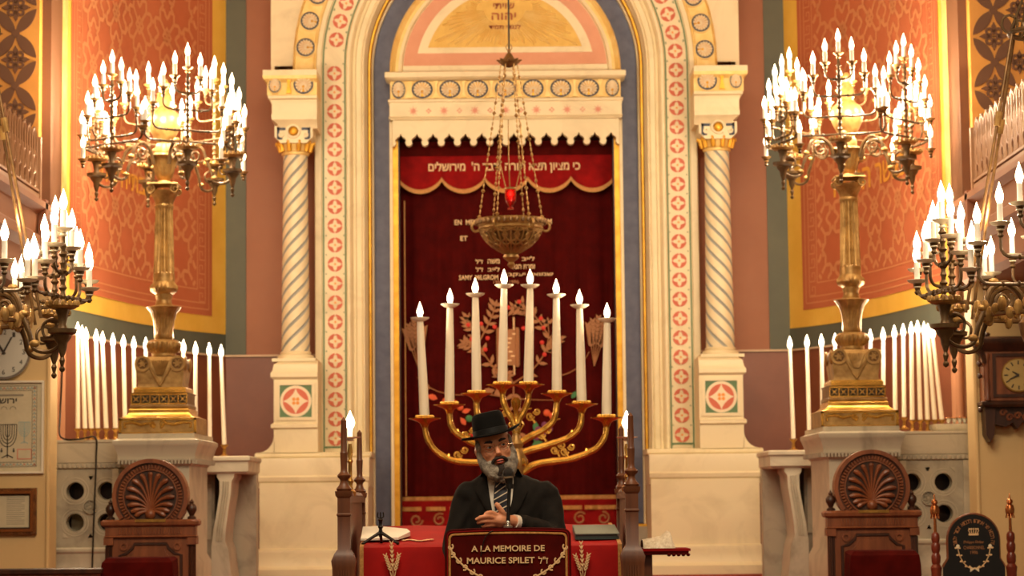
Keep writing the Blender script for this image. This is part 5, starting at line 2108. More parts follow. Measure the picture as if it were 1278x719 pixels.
for xx, d in ((xl, 1), (xr, -1)):
    pts = [(YFR - 0.036, BIMZ + 0.25), (YFR - 0.036, zf0 - 0.5), (YFR - 0.028, zf0 - 0.25), (YFR - 0.018, zf0 - 0.03), (YFR - 0.012, zf0 + 0.002), (YFR + 0.05, ztab(YFR + 0.05) + 0.008), (YBK, ztab(YBK) + 0.008)]
    V = []
    for y, z in pts:
        V += [(xx, y, z), (xx + d * 0.018, y, z)]
    b.add(V, [(2 * i, 2 * i + 1, 2 * i + 3, 2 * i + 2) for i in range(len(pts) - 1)], 'gold_fringe')
b.build('gold_braid', cl)
b = MB()


def tl(px, py):
    p = P(px, py, YFR - 0.036)
    return (p.x, p.z)


for px in (491, 728):
    x0_, z0_ = tl(px, 722)
    for k in range(3):
        a0 = pi / 2 + (k - 1) * 0.28 + 0.05
        L = 0.10 + (0.05 if k == 1 else 0)
        b.tube([(x0_, YFR - 0.036, z0_ - 0.02), (x0_ + L * cos(a0), YFR - 0.036, z0_ + L * sin(a0))], 0.0025, 'gold_thread', 5)
        for q in range(6):
            t = 0.35 + 0.13 * q
            for g_ in (-1, 1):
                aa = a0 + g_ * 0.5
                b.tube([(x0_ + L * t * cos(a0), YFR - 0.038, z0_ + L * t * sin(a0)), (x0_ + L * t * cos(a0) + 0.018 * cos(aa), YFR - 0.038, z0_ + L * t * sin(a0) + 0.018 * sin(aa))], [0.004, 0.0015], 'gold_thread', 5)
rnd = random.Random(9)
b.build('wheat_embroidery', cl)
b = MB()
for k in range(9):
    p = P(505 + k * 4.2, 674 + 3 * sin(k * 0.9), 10.6)
    y = 10.55 + 0.03 * sin(k)
    b.ball((p.x, y, ztab(y) + 0.008), (0.012, 0.022, 0.003), 'gold_thread', 8, 5)
b.build('trail_embroidery', cl)

# things on the table
sh = MB()
y0, y1 = 10.52, 11.0
pts = [(450, y0), (497, y0 - 0.02), (512, y0 + 0.2), (508, y1), (470, y1 + 0.1), (453, y1)]
sh.add([(P(px, 660, y).x, y, ztab(y) + 0.012 + 0.004 * (i % 2)) for i, (px, y) in enumerate(pts)] + [(P(px, 660, y).x, y, ztab(y) + 0.02 + 0.006 * (i % 3)) for i, (px, y) in enumerate(pts)],
       [tuple(range(6)), tuple(range(6, 12))] + [(i, (i + 1) % 6, 6 + (i + 1) % 6, 6 + i) for i in range(6)], 'white_paper')
o = sh.build('paper_sheets', None, 35, (P(480, 660, 10.7).x, 10.7, ztab(10.7)))
tag(o, 'crumpled white papers lying on the left end of the red tablecloth', 'paper')
# little black tripod stand
c = P(475, 668, 10.42)
tr = thing('tripod_stand', 'small black iron tripod stand on the left of the red tablecloth', 'stand', (c.x, 10.42, ztab(10.42) + 0.004))
zt_ = ztab(10.42) + 0.006
b = MB()
for ang in (205, 335, 90):
    a = radians(ang)
    e = (c.x + 0.085 * cos(a), 10.42 + 0.06 * sin(a))
    ze = ztab(e[1]) + 0.010
    b = MB()
    b.tube([(c.x, 10.42, zt_ + 0.05), (c.x + 0.03 * cos(a), 10.42 + 0.02 * sin(a), zt_ + 0.035), (e[0], e[1], ze)], [0.009, 0.007, 0.006], 'iron', 8)
    b.ball((e[0], e[1], ze), 0.008, 'iron', 8, 6)
    b.build('leg', tr)
b = MB()
b.lathe([(0.007, 0.03), (0.010, 0.05), (0.007, 0.065), (0.012, 0.075), (0.007, 0.085), (0.008, 0.10), (0.013, 0.107), (0.007, 0.112)], (c.x, 10.42, zt_), 'iron', 12)
for sg in (-1, 0, 1):
    b.tube([(c.x, 10.42, zt_ + 0.11), (c.x + sg * 0.014, 10.42, zt_ + 0.12), (c.x + sg * 0.012, 10.42, zt_ + 0.14)], 0.003, 'iron', 6)
b.build('stem', tr)
# closed book on the right
yb0, yb1 = 10.5, 10.95
bk = thing('closed_book', 'large closed grey green book on the right end of the red tablecloth', 'book', (P(746, 665, 10.7).x, 10.7, ztab(10.7)))
b = MB()


def bookslab(b, x0, x1, y0, y1, h0, h1, m):
    V = [(x, y, ztab(y) + h) for h in (h0, h1) for x, y in ((x0, y0), (x1, y0), (x1, y1), (x0, y1))]
    b.add(V, [(0, 3, 2, 1), (4, 5, 6, 7), (0, 1, 5, 4), (1, 2, 6, 5), (2, 3, 7, 6), (3, 0, 4, 7)], m)


bx0, bx1 = P(719, 670, 10.5).x, P(773, 670, 10.5).x
bookslab(b, bx0, bx1, yb0, yb1, 0.008, 0.012, 'book_cover')
bookslab(b, bx0, bx1, yb0, yb1, 0.030, 0.034, 'book_grey')
bookslab(b, bx0 - 0.004, bx0, yb0, yb1, 0.008, 0.034, 'book_cover')
b.build('cover', bk)
b = MB()
bookslab(b, bx0, bx1 - 0.008, yb0 + 0.006, yb1 - 0.006, 0.012, 0.030, 'book_cover')
b.build('page_block', bk)

# side rails with turned posts
for s, sname in ((-1, 'left'), (1, 'right')):
    yf_, yb_ = 10.1, 11.9
    x = P(429.5, 640, yf_).x if s < 0 else P(788.5, 640, yf_).x
    x_f = x
    x_b = P(449, 640, yb_).x if s < 0 else P(776.5, 640, yb_).x
    xat = lambda y: x_f + (x_b - x_f) * (y - yf_) / (yb_ - yf_)
    rail = thing('bench_rail', 'carved oak side rail with turned finials on the %s of the red table' % sname, 'railing', (x, 11.0, BIMZ))
    for (y, nm) in ((yf_, 'front'), (yb_, 'back')):
        zt0 = P(429, 613 if s < 0 else 611, yf_).z
        x = xat(y)
        b = MB()
        w = 0.027
        b.rects(x - w, x + w, y - w, y + w, [(0.02, BIMZ), (0.02, zt0 - 0.42), (0.022, zt0 - 0.33), (0.026, zt0 - 0.30), (0.014, zt0 - 0.27), (0.0, zt0 - 0.25), (0, zt0 - 0.11), (0.004, zt0 - 0.105), (0.004, zt0 - 0.10), (0, zt0 - 0.095), (0, zt0 - 0.03), (0.008, zt0 - 0.02), (0.01, zt0)], 'worn_oak')
        # back of post closed symmetrically
        b.bx(x - w, x + w, y + w, y + w + 0.01, BIMZ, zt0, 'worn_oak')
        for k in range(5):
            b.tube([(x - w + 2 * w * (k + 0.5) / 5, y - w - 0.019, zt0 - 0.42), (x - w + 2 * w * (k + 0.5) / 5, y - w - 0.019, zt0 - 0.34)], 0.006, 'worn_oak', 6)
        post = b.build('post', rail)
        b = MB()
        b.lathe([(0.03, 0.0), (0.034, 0.01), (0.022, 0.025), (0.016, 0.04), (0.018, 0.05), (0.028, 0.06), (0.030, 0.068), (0.02, 0.078), (0.015, 0.085), (0.014, 0.1), (0.0165, 0.16), (0.017, 0.165), (0.014, 0.17), (0.0135, 0.24), (0.012, 0.30), (0.013, 0.305), (0.005, 0.315), (0.002, 0.32)], (x, y, zt0), 'worn_oak', 18)
        b.build('turned_finial', post)
    b = MB()
    def slat(b, w_, z0, z1):
        b.loft([[(xat(y) - w_, y, z0), (xat(y) + w_, y, z0), (xat(y) + w_, y, z1), (xat(y) - w_, y, z1)] for y in (yf_ + 0.03, yb_ - 0.03)], 'worn_oak')
    slat(b, 0.014, BIMZ + 0.1, zt0 - 0.05)
    b.build('side_panel', rail)
    b = MB()
    slat(b, 0.027, zt0 - 0.05, zt0 - 0.02)
    for k in range(9):
        yy = yf_ + 0.1 + k * 0.19
        b.ball((xat(yy), yy, zt0 - 0.02), (0.024, 0.05, 0.022), 'worn_oak', 10, 6)
    b.build('top_rail', rail)
    # electric candle on the rail
    yl = 10.75
    pxl = 438 if s < 0 else 778
    lx_ = xat(yl)
    lmp = thing('rail_candle_lamp', 'brass candle lamp with glowing bulb on the %s oak rail' % sname, 'lamp', (lx_, yl, zt0))
    zc_ = P(pxl, 546, yl).z
    b = MB()
    b.lathe([(0.026, -0.02), (0.028, 0.0), (0.016, 0.01), (0.010, 0.03), (0.015, 0.05), (0.009, 0.065), (0.009, 0.13), (0.014, 0.14), (0.009, 0.15), (0.013, 0.18), (0.008, zc_ - zt0 - 0.03)], (lx_, yl, zt0), 'brass', 16)
    b.build('stem', lmp)
    cd = put('candle', SLEEVE_C, lmp, (0, 0, zc_ - zt0), None, (1.15, 1.15, 0.5))
    put('bulb', BULB, cd, (0, 0, 0.085), None, (1.45, 1.45, 1.9))
    point('rail_lamp_glow', (lx_, yl - 0.05, zc_ + 0.12), 5, 0.02, (1.0, 0.74, 0.46))

# small shelf with lace cloth, right of the rail
ysf = 11.4
x0, x1 = P(802, 688, ysf).x, P(862, 688, ysf).x
zs = P(830, 685, ysf).z
sf = thing('side_ledge', 'dark red wooden ledge jutting out to the right of the oak rail', 'shelf', ((x0 + x1) / 2, ysf, BIMZ))
b = MB()
b.bx(x0, x1, ysf, ysf + 0.3, zs - 0.012, zs, 'pelmet_velvet')
b.rects(x0, x1 - 0.008, ysf + 0.003, ysf + 0.3, [(-0.004, zs - 0.03), (0.0, zs - 0.012)], 'bordeaux_velvet')
for k in range(5):
    b.ball((x0 + (x1 - x0) * (0.55 + 0.1 * k), ysf + 0.005, zs - 0.03), (0.010, 0.01, 0.008), 'bordeaux_velvet', 8, 5)
b.build('board', sf)
b = MB()
b.bx(x0, x0 + 0.05, ysf + 0.06, ysf + 0.24, BIMZ, zs - 0.03, 'worn_oak')
b.build('support_post', sf)
b = MB()
n1, n2 = 26, 12
V = []
x2 = P(842, 680, ysf).x
rnd = random.Random(12)
for j in range(n2 + 1):
    for i in range(n1 + 1):
        u, v = i / n1, j / n2
        h = 0.012 + (0.028 + 0.028 * u + 0.02 * max(0, 1 - abs(u - 0.8) / 0.2)) * sin(pi * v) ** 0.5 * min(1, (1 - u) * 9) + rnd.random() * 0.006
        V.append((x0 + 0.005 + (x2 - x0) * u, ysf + 0.02 + 0.25 * v, zs + (h if 0 < j < n2 else 0.002)))
b.add(V, [(j * (n1 + 1) + i, j * (n1 + 1) + i + 1, (j + 1) * (n1 + 1) + i + 1, (j + 1) * (n1 + 1) + i) for j in range(n2) for i in range(n1)], 'lace')
o = b.build('lace_cloth', None, 60, ((x0 + x2) / 2, ysf + 0.14, zs))
tag(o, 'crumpled white lace cloth lying on the small dark red ledge', 'cloth')

# lectern with velvet cover
YLE = 9.6
KE2 = YLE / F


def le(px, py, Y=YLE):
    p = P(px, py, Y)
    return (p.x, p.z)


lec = thing('lectern', 'lectern under a bordeaux velvet cover with gold braid and lettering', 'lectern', (le(634, 690)[0], YLE + 0.1, BIMZ))
xl_, xr_ = le(556, 690)[0], le(712, 690)[0]
zt_ = le(634, 661.5)[1]
rc_ = 0.03
out = [(xl_, zt_ - 0.55), (xr_, zt_ - 0.55), (xr_, zt_ - rc_)] + [(xr_ - rc_ + rc_ * cos(a), zt_ - rc_ + rc_ * sin(a)) for a in (pi / 8, pi / 4, 3 * pi / 8)] + [(xr_ - rc_, zt_)] + \
      [((xl_ + xr_) / 2 + q * 0.08, zt_ + 0.006 * (1 - (q / 3) ** 2)) for q in (2, 1, 0, -1, -2)] + [(xl_ + rc_, zt_)] + [(xl_ + rc_ + rc_ * cos(a), zt_ - rc_ + rc_ * sin(a)) for a in (5 * pi / 8, 3 * pi / 4, 7 * pi / 8)] + [(xl_, zt_ - rc_)]
b = MB()
b.prism(out[::-1], YLE, YLE + 0.02, 'bordeaux_velvet')
o2 = [((x - (xl_ + xr_) / 2) * 1.012 + (xl_ + xr_) / 2, z + 0.003 if z > zt_ - 0.1 else z) for x, z in out]
b.prism(o2[::-1], YLE + 0.02, YLE + 0.16, 'bordeaux_velvet')
b.build('velvet_cover', lec)
b = MB()
ins = 0.017
ri = 0.018
X0, X1, Z1 = xl_ + ins, xr_ - ins, zt_ - ins
path = [(X0, zt_ - 0.5), (X0, Z1 - ri)] + [(X0 + ri - ri * cos(a), Z1 - ri + ri * sin(a)) for a in (pi / 6, pi / 3)] + [(X0 + ri, Z1)] + [((X0 + X1) / 2 + q * 0.07, Z1 + 0.005 * (1 - (q / 3.2) ** 2)) for q in (-2, -1, 0, 1, 2)] + [(X1 - ri, Z1)] + \
       [(X1 - ri + ri * sin(a), Z1 - ri + ri * cos(a)) for a in (pi / 6, pi / 3)] + [(X1, Z1 - ri), (X1, zt_ - 0.5)]
b.path_strip(path, 0.009, lambda u, v: (u, YLE - 0.003, v), 'gold_fringe')
b.tube([(x, YLE - 0.001, z) for x, z in path], 0.004, 'gold_fringe', 6)
b.tube([(x, YLE - 0.001, z) for x, z in [((p[0] - (X0 + X1) / 2) * 1.035 + (X0 + X1) / 2, p[1] + 0.010) for p in path]], 0.002, 'pelmet_velvet', 6)
b.build('gold_braid', lec)
b = MB()
c1, c2 = le(634, 684.5), le(622.5, 699.5)
b.text('A LA MEMOIRE DE', (c1[0], YLE - 0.004, c1[1]), 91 * KE2, 'gold_thread', depth=0.002, bold=0.022, height=7.6 * KE2)
b.build('lettering_first_line', lec)
b = MB()
b.text('MAURICE SPILET', (c2[0] + 2.5 * KE2, YLE - 0.004, c2[1]), 84 * KE2, 'gold_thread', depth=0.002, bold=0.022, height=7.8 * KE2)
c3 = le(678, 699)
b.text(heb('ז"ל'), (c3[0], YLE - 0.004, c3[1]), 12 * KE2, 'gold_thread', depth=0.002, bold=0.012, height=9 * KE2)
b.build('lettering_second_line', lec)
b = MB()
for d in (-1, 1):
    cxx = le(634, 690)[0]
    for i, (px, py, r, tn) in enumerate(((562, 683, 4.0, 1), (565, 692, 3.6, -1), (572, 700, 4.2, 1), (580, 708, 4.0, -1), (589, 714, 4.0, 1), (599, 720, 4.2, -1))):
        off = (634 - px)
        c_ = le(634 + d * off, py)
        sp = spiral(c_, r * KE2, tn * d * 0.9, (pi / 2 if tn > 0 else -pi / 2) + 0.5 * d, 12, 0.3)
        b.tube([(x, YLE - 0.002, z) for x, z in sp], 0.0036, 'gold_thread', 6)
        if i < 5:
            nx_ = ((562, 683), (565, 692), (572, 700), (580, 708), (589, 714), (599, 720))[i + 1]
            e_ = le(634 + d * (634 - nx_[0]), nx_[1])
            b.tube([(c_[0], YLE - 0.002, c_[1]), (e_[0], YLE - 0.002, e_[1])], 0.004, 'gold_thread', 6)
b.build('scroll_embroidery', lec)
b = MB()
b.bx(xl_ + 0.02, xr_ - 0.02, YLE + 0.03, YLE + 0.15, BIMZ, zt_ - 0.1, 'dark_walnut')
b.build('stand_body', lec)

# microphone
YM_ = 9.67
mp = lambda px, py: P(px, py, YM_)
mic = thing('microphone', 'black microphone on a slim stand rising from the lectern before the speaker', 'microphone', (mp(634, 661).x, YM_, zt_))
b = MB()
h = mp(634.5, 590.5)
b.ball(h, (0.0235, 0.0235, 0.025), 'mic_mesh', 20, 14)
b.build('grille', mic)
b = MB()
b.tube([mp(634.6, 596), mp(635, 598), mp(636, 606), mp(636.4, 610)], [0.019, 0.017, 0.013, 0.012], 'mic_black', 14)
b.tube([mp(634.5, 594.5), mp(634.7, 597)], [0.0245, 0.022], 'silver', 18)
b.build('handle', mic)
b = MB()
b.tube([mp(636, 604), mp(636, 610)], 0.017, 'mic_black', 12)
b.tube([mp(635.8, 608), mp(634.8, 630), mp(634.0, 657)], [0.0075, 0.0075, 0.0085], 'mic_black', 10)
b.build('stand_rod', mic)
b = MB()
q = mp(634, 661)
b.lathe([(0.020, -0.004), (0.020, 0.004), (0.011, 0.008), (0.010, 0.022), (0.007, 0.026)], (q.x, YM_, zt_ + 0.012), 'silver', 16)
b.build('flange', mic)
b = MB()
pts = [(633, 660, 9.66), (622, 661, 9.62), (612, 664, 9.592), (605, 672, 9.590), (602, 684, 9.590), (600, 694, 9.590)]
b.tube(smooth_path([tuple(P(*p)) for p in pts]), 0.0022, 'mic_black', 6)
b.build('cable', mic)

# ================================================================== THE SPEAKER
YS = 9.98


def sp_(px, py, dy=0.0):
    return P(px, py, YS + dy)


man = thing('person', 'bearded man in black hat and dark suit speaking at the lectern', 'person', (sp_(630, 700).x, YS + 0.1, BIMZ))
HC = sp_(617.5, 562, -0.02)                 # head centre
TILT = radians(-12)
HR = Matrix.Rotation(TILT, 3, 'Y') @ Matrix.Rotation(radians(7), 3, 'Z')
HM = Matrix.Translation(HC) @ HR.to_4x4()


def in_head(b, fn):
    M0 = b.M
    b.M = HM
    fn(b)
    b.M = M0


# ---- body: one continuous welded surface (head, neck, trunk, arms, hands, legs)
src = MB()


def head_src(b):
    b.ball((0, 0.010, 0.030), (0.077, 0.092, 0.092), 'skin', 24, 16)
    b.ball((0, -0.022, -0.025), (0.066, 0.066, 0.075), 'skin', 24, 16)
    b.ball((0, -0.030, -0.075), (0.038, 0.050, 0.030), 'skin', 16, 10)
    for q in (-1, 1):
        b.ball((q * 0.036, -0.066, -0.014), (0.020, 0.018, 0.020), 'skin', 12, 8)
        b.ball((q * 0.030, -0.076, 0.030), (0.028, 0.014, 0.009), 'skin', 12, 8)
        b.ball((q * 0.074, 0.008, -0.002), (0.009, 0.018, 0.030), 'skin', 12, 8, Matrix.Rotation(radians(14 * q), 3, 'Z'))
        b.ball((q * 0.078, 0.016, 0.008), (0.008, 0.012, 0.018), 'skin', 10, 6)
        b.ball((q * 0.010, -0.096, -0.024), (0.008, 0.009, 0.007), 'skin', 10, 6)
    b.tube([(0, -0.080, 0.030), (0, -0.093, 0.006), (0, -0.106, -0.018), (0, -0.094, -0.028)], [0.008, 0.0095, 0.0125, 0.008], 'skin', 10)


in_head(src, head_src)
neck0 = sp_(622, 606, 0.03)
src.tube([HC + Vector((0.012, 0.02, -0.05)), sp_(622, 592, 0.015), neck0], [0.052, 0.054, 0.062], 'skin', 20)
# trunk and legs under the clothes
src.ball(sp_(632, 640, 0.05), (0.17, 0.10, 0.17), 'skin', 20, 12)
src.ball(sp_(632, 690, 0.09), (0.15, 0.10, 0.20), 'skin', 20, 12)
hip = sp_(632, 730, 0.13)
src.ball(hip, (0.16, 0.11, 0.14), 'skin', 20, 12)
for q in (-1, 1):
    hx = hip.x + q * 0.09
    src.tube([(hx, hip.y, hip.z - 0.03), (hx + q * 0.01, hip.y - 0.01, (hip.z + BIMZ) / 2 + 0.03), (hx + q * 0.01, hip.y + 0.02, BIMZ + 0.08)], [0.085, 0.055, 0.038], 'skin', 16)
    src.ball((hx + q * 0.01, hip.y - 0.05, BIMZ + 0.045), (0.038, 0.11, 0.035), 'skin', 14, 8)
# visible hand (image centre): forearm comes from the image right
W = lambda px, py, dy: sp_(px, py, dy)
src.tube([W(682, 612, 0.03), W(691, 666, -0.02)], [0.030, 0.024], 'skin', 12)
src.tube([W(691, 668, -0.02), W(660, 657, -0.20), W(637, 650, -0.26)], [0.024, 0.024, 0.026], 'skin', 12)
src.tube([W(640, 650.5, -0.255), W(632, 650, -0.27), W(623, 649.5, -0.285), W(617, 649, -0.29)], [0.024, 0.025, 0.025, 0.019], 'skin', 12)
src.ball(W(624, 646, -0.287), (0.024, 0.014, 0.020), 'skin', 12, 8)
src.ball(W(624, 653, -0.285), (0.022, 0.014, 0.020), 'skin', 12, 8)
FING = [[(620, 642.5, -0.292), (613, 639.5, -0.305), (608, 640, -0.312), (604.5, 642, -0.312)],
        [(619, 646.5, -0.295), (609, 644.5, -0.312), (600, 645.5, -0.32), (593, 649, -0.318)],
        [(619, 651, -0.292), (609, 650.5, -0.306), (601, 651, -0.312), (595, 653.5, -0.308)],
        [(620, 655.5, -0.285), (612, 656, -0.296), (606, 656.5, -0.3), (601, 658, -0.296)],
        [(632, 646.5, -0.275), (627, 639, -0.292), (621.5, 631.5, -0.298), (618.5, 627.5, -0.298)]]
for i, fg in enumerate(FING):
    r0 = [0.0098, 0.0100, 0.0096, 0.0084, 0.0125][i]
    src.tube([W(*p) for p in fg], [r0, r0 * 0.95, r0 * 0.88, r0 * 0.66], 'skin', 10)
# other arm, hand resting behind the lectern
src.tube([W(583, 617, 0.03), W(565, 684, 0.0)], [0.030, 0.024], 'skin', 12)
src.tube([W(565, 684, 0.0), W(568, 698, -0.13), W(573, 702, -0.19)], [0.028, 0.026, 0.024], 'skin', 12)
src.tube([W(573, 702, -0.19), W(583, 700, -0.21), W(589, 699, -0.21)], [0.024, 0.025, 0.02], 'skin', 12)
for i in range(4):
    src.tube([W(587, 694 + 3.4 * i, -0.21), W(596, 694 + 3.6 * i, -0.212), W(604 - (i == 3) * 3, 695 + 3.6 * i, -0.205)], [0.0092, 0.0086, 0.006], 'skin', 8)
src.tube([W(577, 697, -0.2), W(582, 688, -0.205), W(588, 684, -0.205)], [0.012, 0.010, 0.007], 'skin', 8)
body = remesh(src, 'body', man, 0.0042, 3, factor=0.5)

# ---- features of the face
b = MB()


def eyes(b):
    for q in (-1, 1):
        b.ball((q * 0.030, -0.0755, 0.014), (0.0125, 0.008, 0.0072), 'eye_white', 12, 8)
        b.ball((q * 0.030 + 0.002, -0.0812, 0.014), (0.0056, 0.004, 0.0056), 'iris', 10, 6)


in_head(b, eyes)
b.build('eyes', man)
b = MB()


def lids(b):
    for q in (-1, 1):
        b.tube([(q * 0.030 - 0.014, -0.078, 0.014), (q * 0.030 - 0.007, -0.084, 0.021), (q * 0.030 + 0.007, -0.084, 0.021), (q * 0.030 + 0.014, -0.078, 0.014)], 0.0028, 'skin', 6)
        b.tube([(q * 0.030 - 0.013, -0.077, 0.011), (q * 0.030, -0.083, 0.006), (q * 0.030 + 0.013, -0.077, 0.011)], 0.0025, 'skin', 6)


in_head(b, lids)
b.build('eyelids', man)
b = MB()


def brows(b):
    for q in (-1, 1):
        b.tube([(q * 0.014, -0.090, 0.0325), (q * 0.026, -0.0915, 0.037), (q * 0.040, -0.084, 0.037), (q * 0.052, -0.070, 0.030)], [0.0045, 0.0058, 0.005, 0.0025], 'brow', 8)


in_head(b, brows)
b.build('eyebrows', man)
b = MB()


def lips(b):
    b.ball((0.0, -0.100, -0.0480), (0.0165, 0.007, 0.0050), 'lips', 12, 6)
    b.ball((0.0, -0.100, -0.0575), (0.0150, 0.008, 0.0058), 'lips', 12, 6)
    b.ball((0.0, -0.1055, -0.0525), (0.011, 0.004, 0.0018), 'brow', 10, 6)


in_head(b, lips)
b.build('lips', man)
# hair at the temples
b = MB()


def hair(b):
    for q in (-1, 1):
        b.ball((q * 0.068, -0.018, 0.028), (0.012, 0.032, 0.030), 'beard_grey', 12, 8)
        b.ball((q * 0.062, 0.040, 0.010), (0.016, 0.045, 0.045), 'beard_grey', 12, 8)
    b.ball((0, 0.070, 0.010), (0.058, 0.034, 0.055), 'beard_grey', 14, 8)


in_head(b, hair)
remesh(b, 'hair', man, 0.0035, 2)


def fuzz(o, amp, seed=1):
    rnd = random.Random(seed)
    me = o.data
    for v in me.vertices:
        n = v.normal
        k = amp * (rnd.random() - 0.35)
        v.co += n * k
    me.update()


b = MB()


def beard(b):
    for q in (-1, 1):
        b.tube([(q * 0.071, -0.010, 0.008), (q * 0.068, -0.028, -0.025), (q * 0.058, -0.050, -0.062), (q * 0.036, -0.068, -0.095), (q * 0.010, -0.074, -0.118)], [0.010, 0.019, 0.026, 0.030, 0.028], 'beard_grey', 12)
        b.tube([(q * 0.045, -0.068, -0.045), (q * 0.036, -0.078, -0.075), (q * 0.012, -0.086, -0.095)], [0.014, 0.02, 0.022], 'beard_grey', 12)
    b.ball((0, -0.080, -0.098), (0.036, 0.022, 0.034), 'beard_grey', 16, 10)
    b.ball((0.0, -0.074, -0.122), (0.026, 0.018, 0.024), 'beard_grey', 14, 10)


in_head(b, beard)
bd = remesh(b, 'beard', man, 0.0035, 2)
fuzz(bd, 0.0022, 3)
b = MB()


def moustache(b):
    for q in (-1, 1):
        b.tube([(q * 0.002, -0.1005, -0.036), (q * 0.014, -0.099, -0.038), (q * 0.027, -0.090, -0.046), (q * 0.034, -0.083, -0.062), (q * 0.030, -0.086, -0.080)], [0.006, 0.0075, 0.0078, 0.007, 0.004], 'beard_dark', 8)
    b.ball((0, -0.0965, -0.072), (0.015, 0.008, 0.006), 'beard_dark', 12, 8)
    b.ball((0, -0.099, -0.088), (0.016, 0.010, 0.018), 'beard_dark', 12, 8)
    b.ball((-0.014, -0.095, -0.10), (0.014, 0.010, 0.018), 'beard_dark', 12, 8)


in_head(b, moustache)
ms = remesh(b, 'moustache', man, 0.003, 2)
fuzz(ms, 0.0018, 4)
# spectacles
b = MB()


def specs(b):
    for q in (-1, 1):
        b.tube([(q * 0.031 + 0.0205 * cos(a), -0.0955 + 0.010 * abs(cos(a)) * (1 if q * cos(a) > 0 else 0), 0.009 + 0.0155 * sin(a)) for a in [2 * pi * i / 20 for i in range(21)]], 0.0013, 'glasses_metal', 6)
        b.tube([(q * 0.0515, -0.085, 0.013), (q * 0.072, -0.040, 0.012), (q * 0.077, 0.006, 0.010)], 0.0011, 'glasses_metal', 6)
    b.tube([(-0.0105, -0.0955, 0.012), (0, -0.100, 0.015), (0.0105, -0.0955, 0.012)], 0.0012, 'glasses_metal', 6)


in_head(b, specs)
b.build('spectacles', man)

# ---- hat
b = MB()


def hat(b):
    seg = 48
    rings = []
    # brim: wide oval, curled up at the image right, dipping at the left
    for r, dz in ((0.078, 0.004), (0.10, 0.0), (0.125, 0.0), (0.138, 0.002), (0.140, 0.006), (0.137, 0.009), (0.122, 0.006), (0.10, 0.006), (0.080, 0.010)):
        ring = []
        for i in range(seg):
            a = 2 * pi * i / seg
            k = (r - 0.078) / 0.062
            up = 0.020 * k * k * (max(0, cos(a)) ** 2) * 1.0 + 0.006 * k * max(0, -cos(a)) ** 2 - 0.012 * k * max(0, -sin(a)) ** 2 * 0.6
            ring.append(((r - 0.0) * cos(a) * 0.93, (r + 0.016) * sin(a) * 1.0 + 0.012, 0.064 + dz + up))
        rings.append(ring)
    b.loft(rings, 'hat_felt', True, False)


def crown(b):
    seg = 48
    rings = []
    for r, z in ((0.081, 0.066), (0.083, 0.072), (0.081, 0.10), (0.077, 0.135), (0.073, 0.152), (0.064, 0.163), (0.05, 0.166), (0.03, 0.158), (0.004, 0.154)):
        ring = []
        for i in range(seg):
            a = 2 * pi * i / seg
            pinch = 1 - 0.16 * max(0, -sin(a)) ** 6 * (1 if z > 0.12 else max(0, (z - 0.08) / 0.04 if z > 0.08 else 0))
            ring.append((r * cos(a) * 0.90 * pinch, r * 1.16 * sin(a) * pinch + 0.012, z))
        rings.append(ring)
    b.loft(rings, 'hat_felt')


in_head(b, hat)
in_head(b, crown)
ht = b.build('hat', man)
b = MB()
in_head(b, lambda b: b.loft([[(r * cos(2 * pi * i / 40) * 0.90, r * 1.16 * sin(2 * pi * i / 40) + 0.012, z) for i in range(40)] for r, z in ((0.0845, 0.070), (0.0845, 0.094), (0.080, 0.095))], 'hat_band', True, False))
b.build('hat_band', ht)

# ---- jacket
j = MB()


def oval(c, rx, ry, n=28, pw=2.3):
    out = []
    for i in range(n):
        a = 2 * pi * i / n
        ca, sa = cos(a), sin(a)
        out.append((c.x + rx * abs(ca) ** (2 / pw) * (1 if ca > 0 else -1), c.y + ry * abs(sa) ** (2 / pw) * (1 if sa > 0 else -1), c.z))
    return out


rings = []
for px, py, dy, rx, ry in ((624, 586, 0.05, 0.056, 0.055), (625, 590, 0.05, 0.080, 0.062), (627, 595, 0.05, 0.112, 0.075), (630, 601, 0.05, 0.150, 0.092), (632, 610, 0.05, 0.172, 0.108), (632, 620, 0.05, 0.176, 0.118), (632, 640, 0.05, 0.172, 0.128),
                       (632, 670, 0.07, 0.180, 0.132), (632, 700, 0.09, 0.178, 0.132), (632, 740, 0.11, 0.190, 0.140), (632, 775, 0.12, 0.196, 0.145)):
    rings.append(oval(sp_(px, py, dy), rx, ry))
j.loft(rings, 'suit')
j.ball(sp_(583, 617, 0.045), (0.054, 0.070, 0.054), 'suit', 18, 12)
j.ball(sp_(680, 615, 0.045), (0.050, 0.070, 0.050), 'suit', 18, 12)
# sleeves
j.tube([sp_(583, 616, 0.045), sp_(576, 640, 0.03), sp_(569, 668, 0.01), sp_(565, 684, 0.0)], [0.053, 0.052, 0.050, 0.047], 'suit', 18)
j.tube([sp_(565, 684, 0.0), sp_(567, 694, -0.07), sp_(572, 701, -0.155)], [0.047, 0.046, 0.040], 'suit', 18)
j.tube([sp_(681, 615, 0.045), sp_(688, 638, 0.03), sp_(691, 662, 0.0), sp_(691, 672, -0.02)], [0.055, 0.056, 0.052, 0.050], 'suit', 18)
j.tube([sp_(691, 670, -0.02), sp_(674, 661, -0.12), sp_(655, 655, -0.20), sp_(645, 652.5, -0.235)], [0.050, 0.047, 0.042, 0.038], 'suit', 18)
jk = remesh(j, 'jacket', man, 0.009, 5, factor=0.5)
# gentle cloth folds
rnd = random.Random(21)
for v in jk.data.vertices:
    p = v.co
    k = 0.0022 * sin(p.z * 52 + abs(p.x) * 60 + 1.5 * sin(p.x * 22)) + 0.0012 * sin(p.x * 120 - p.z * 80)
    v.co += v.normal * k
jk.data.update()

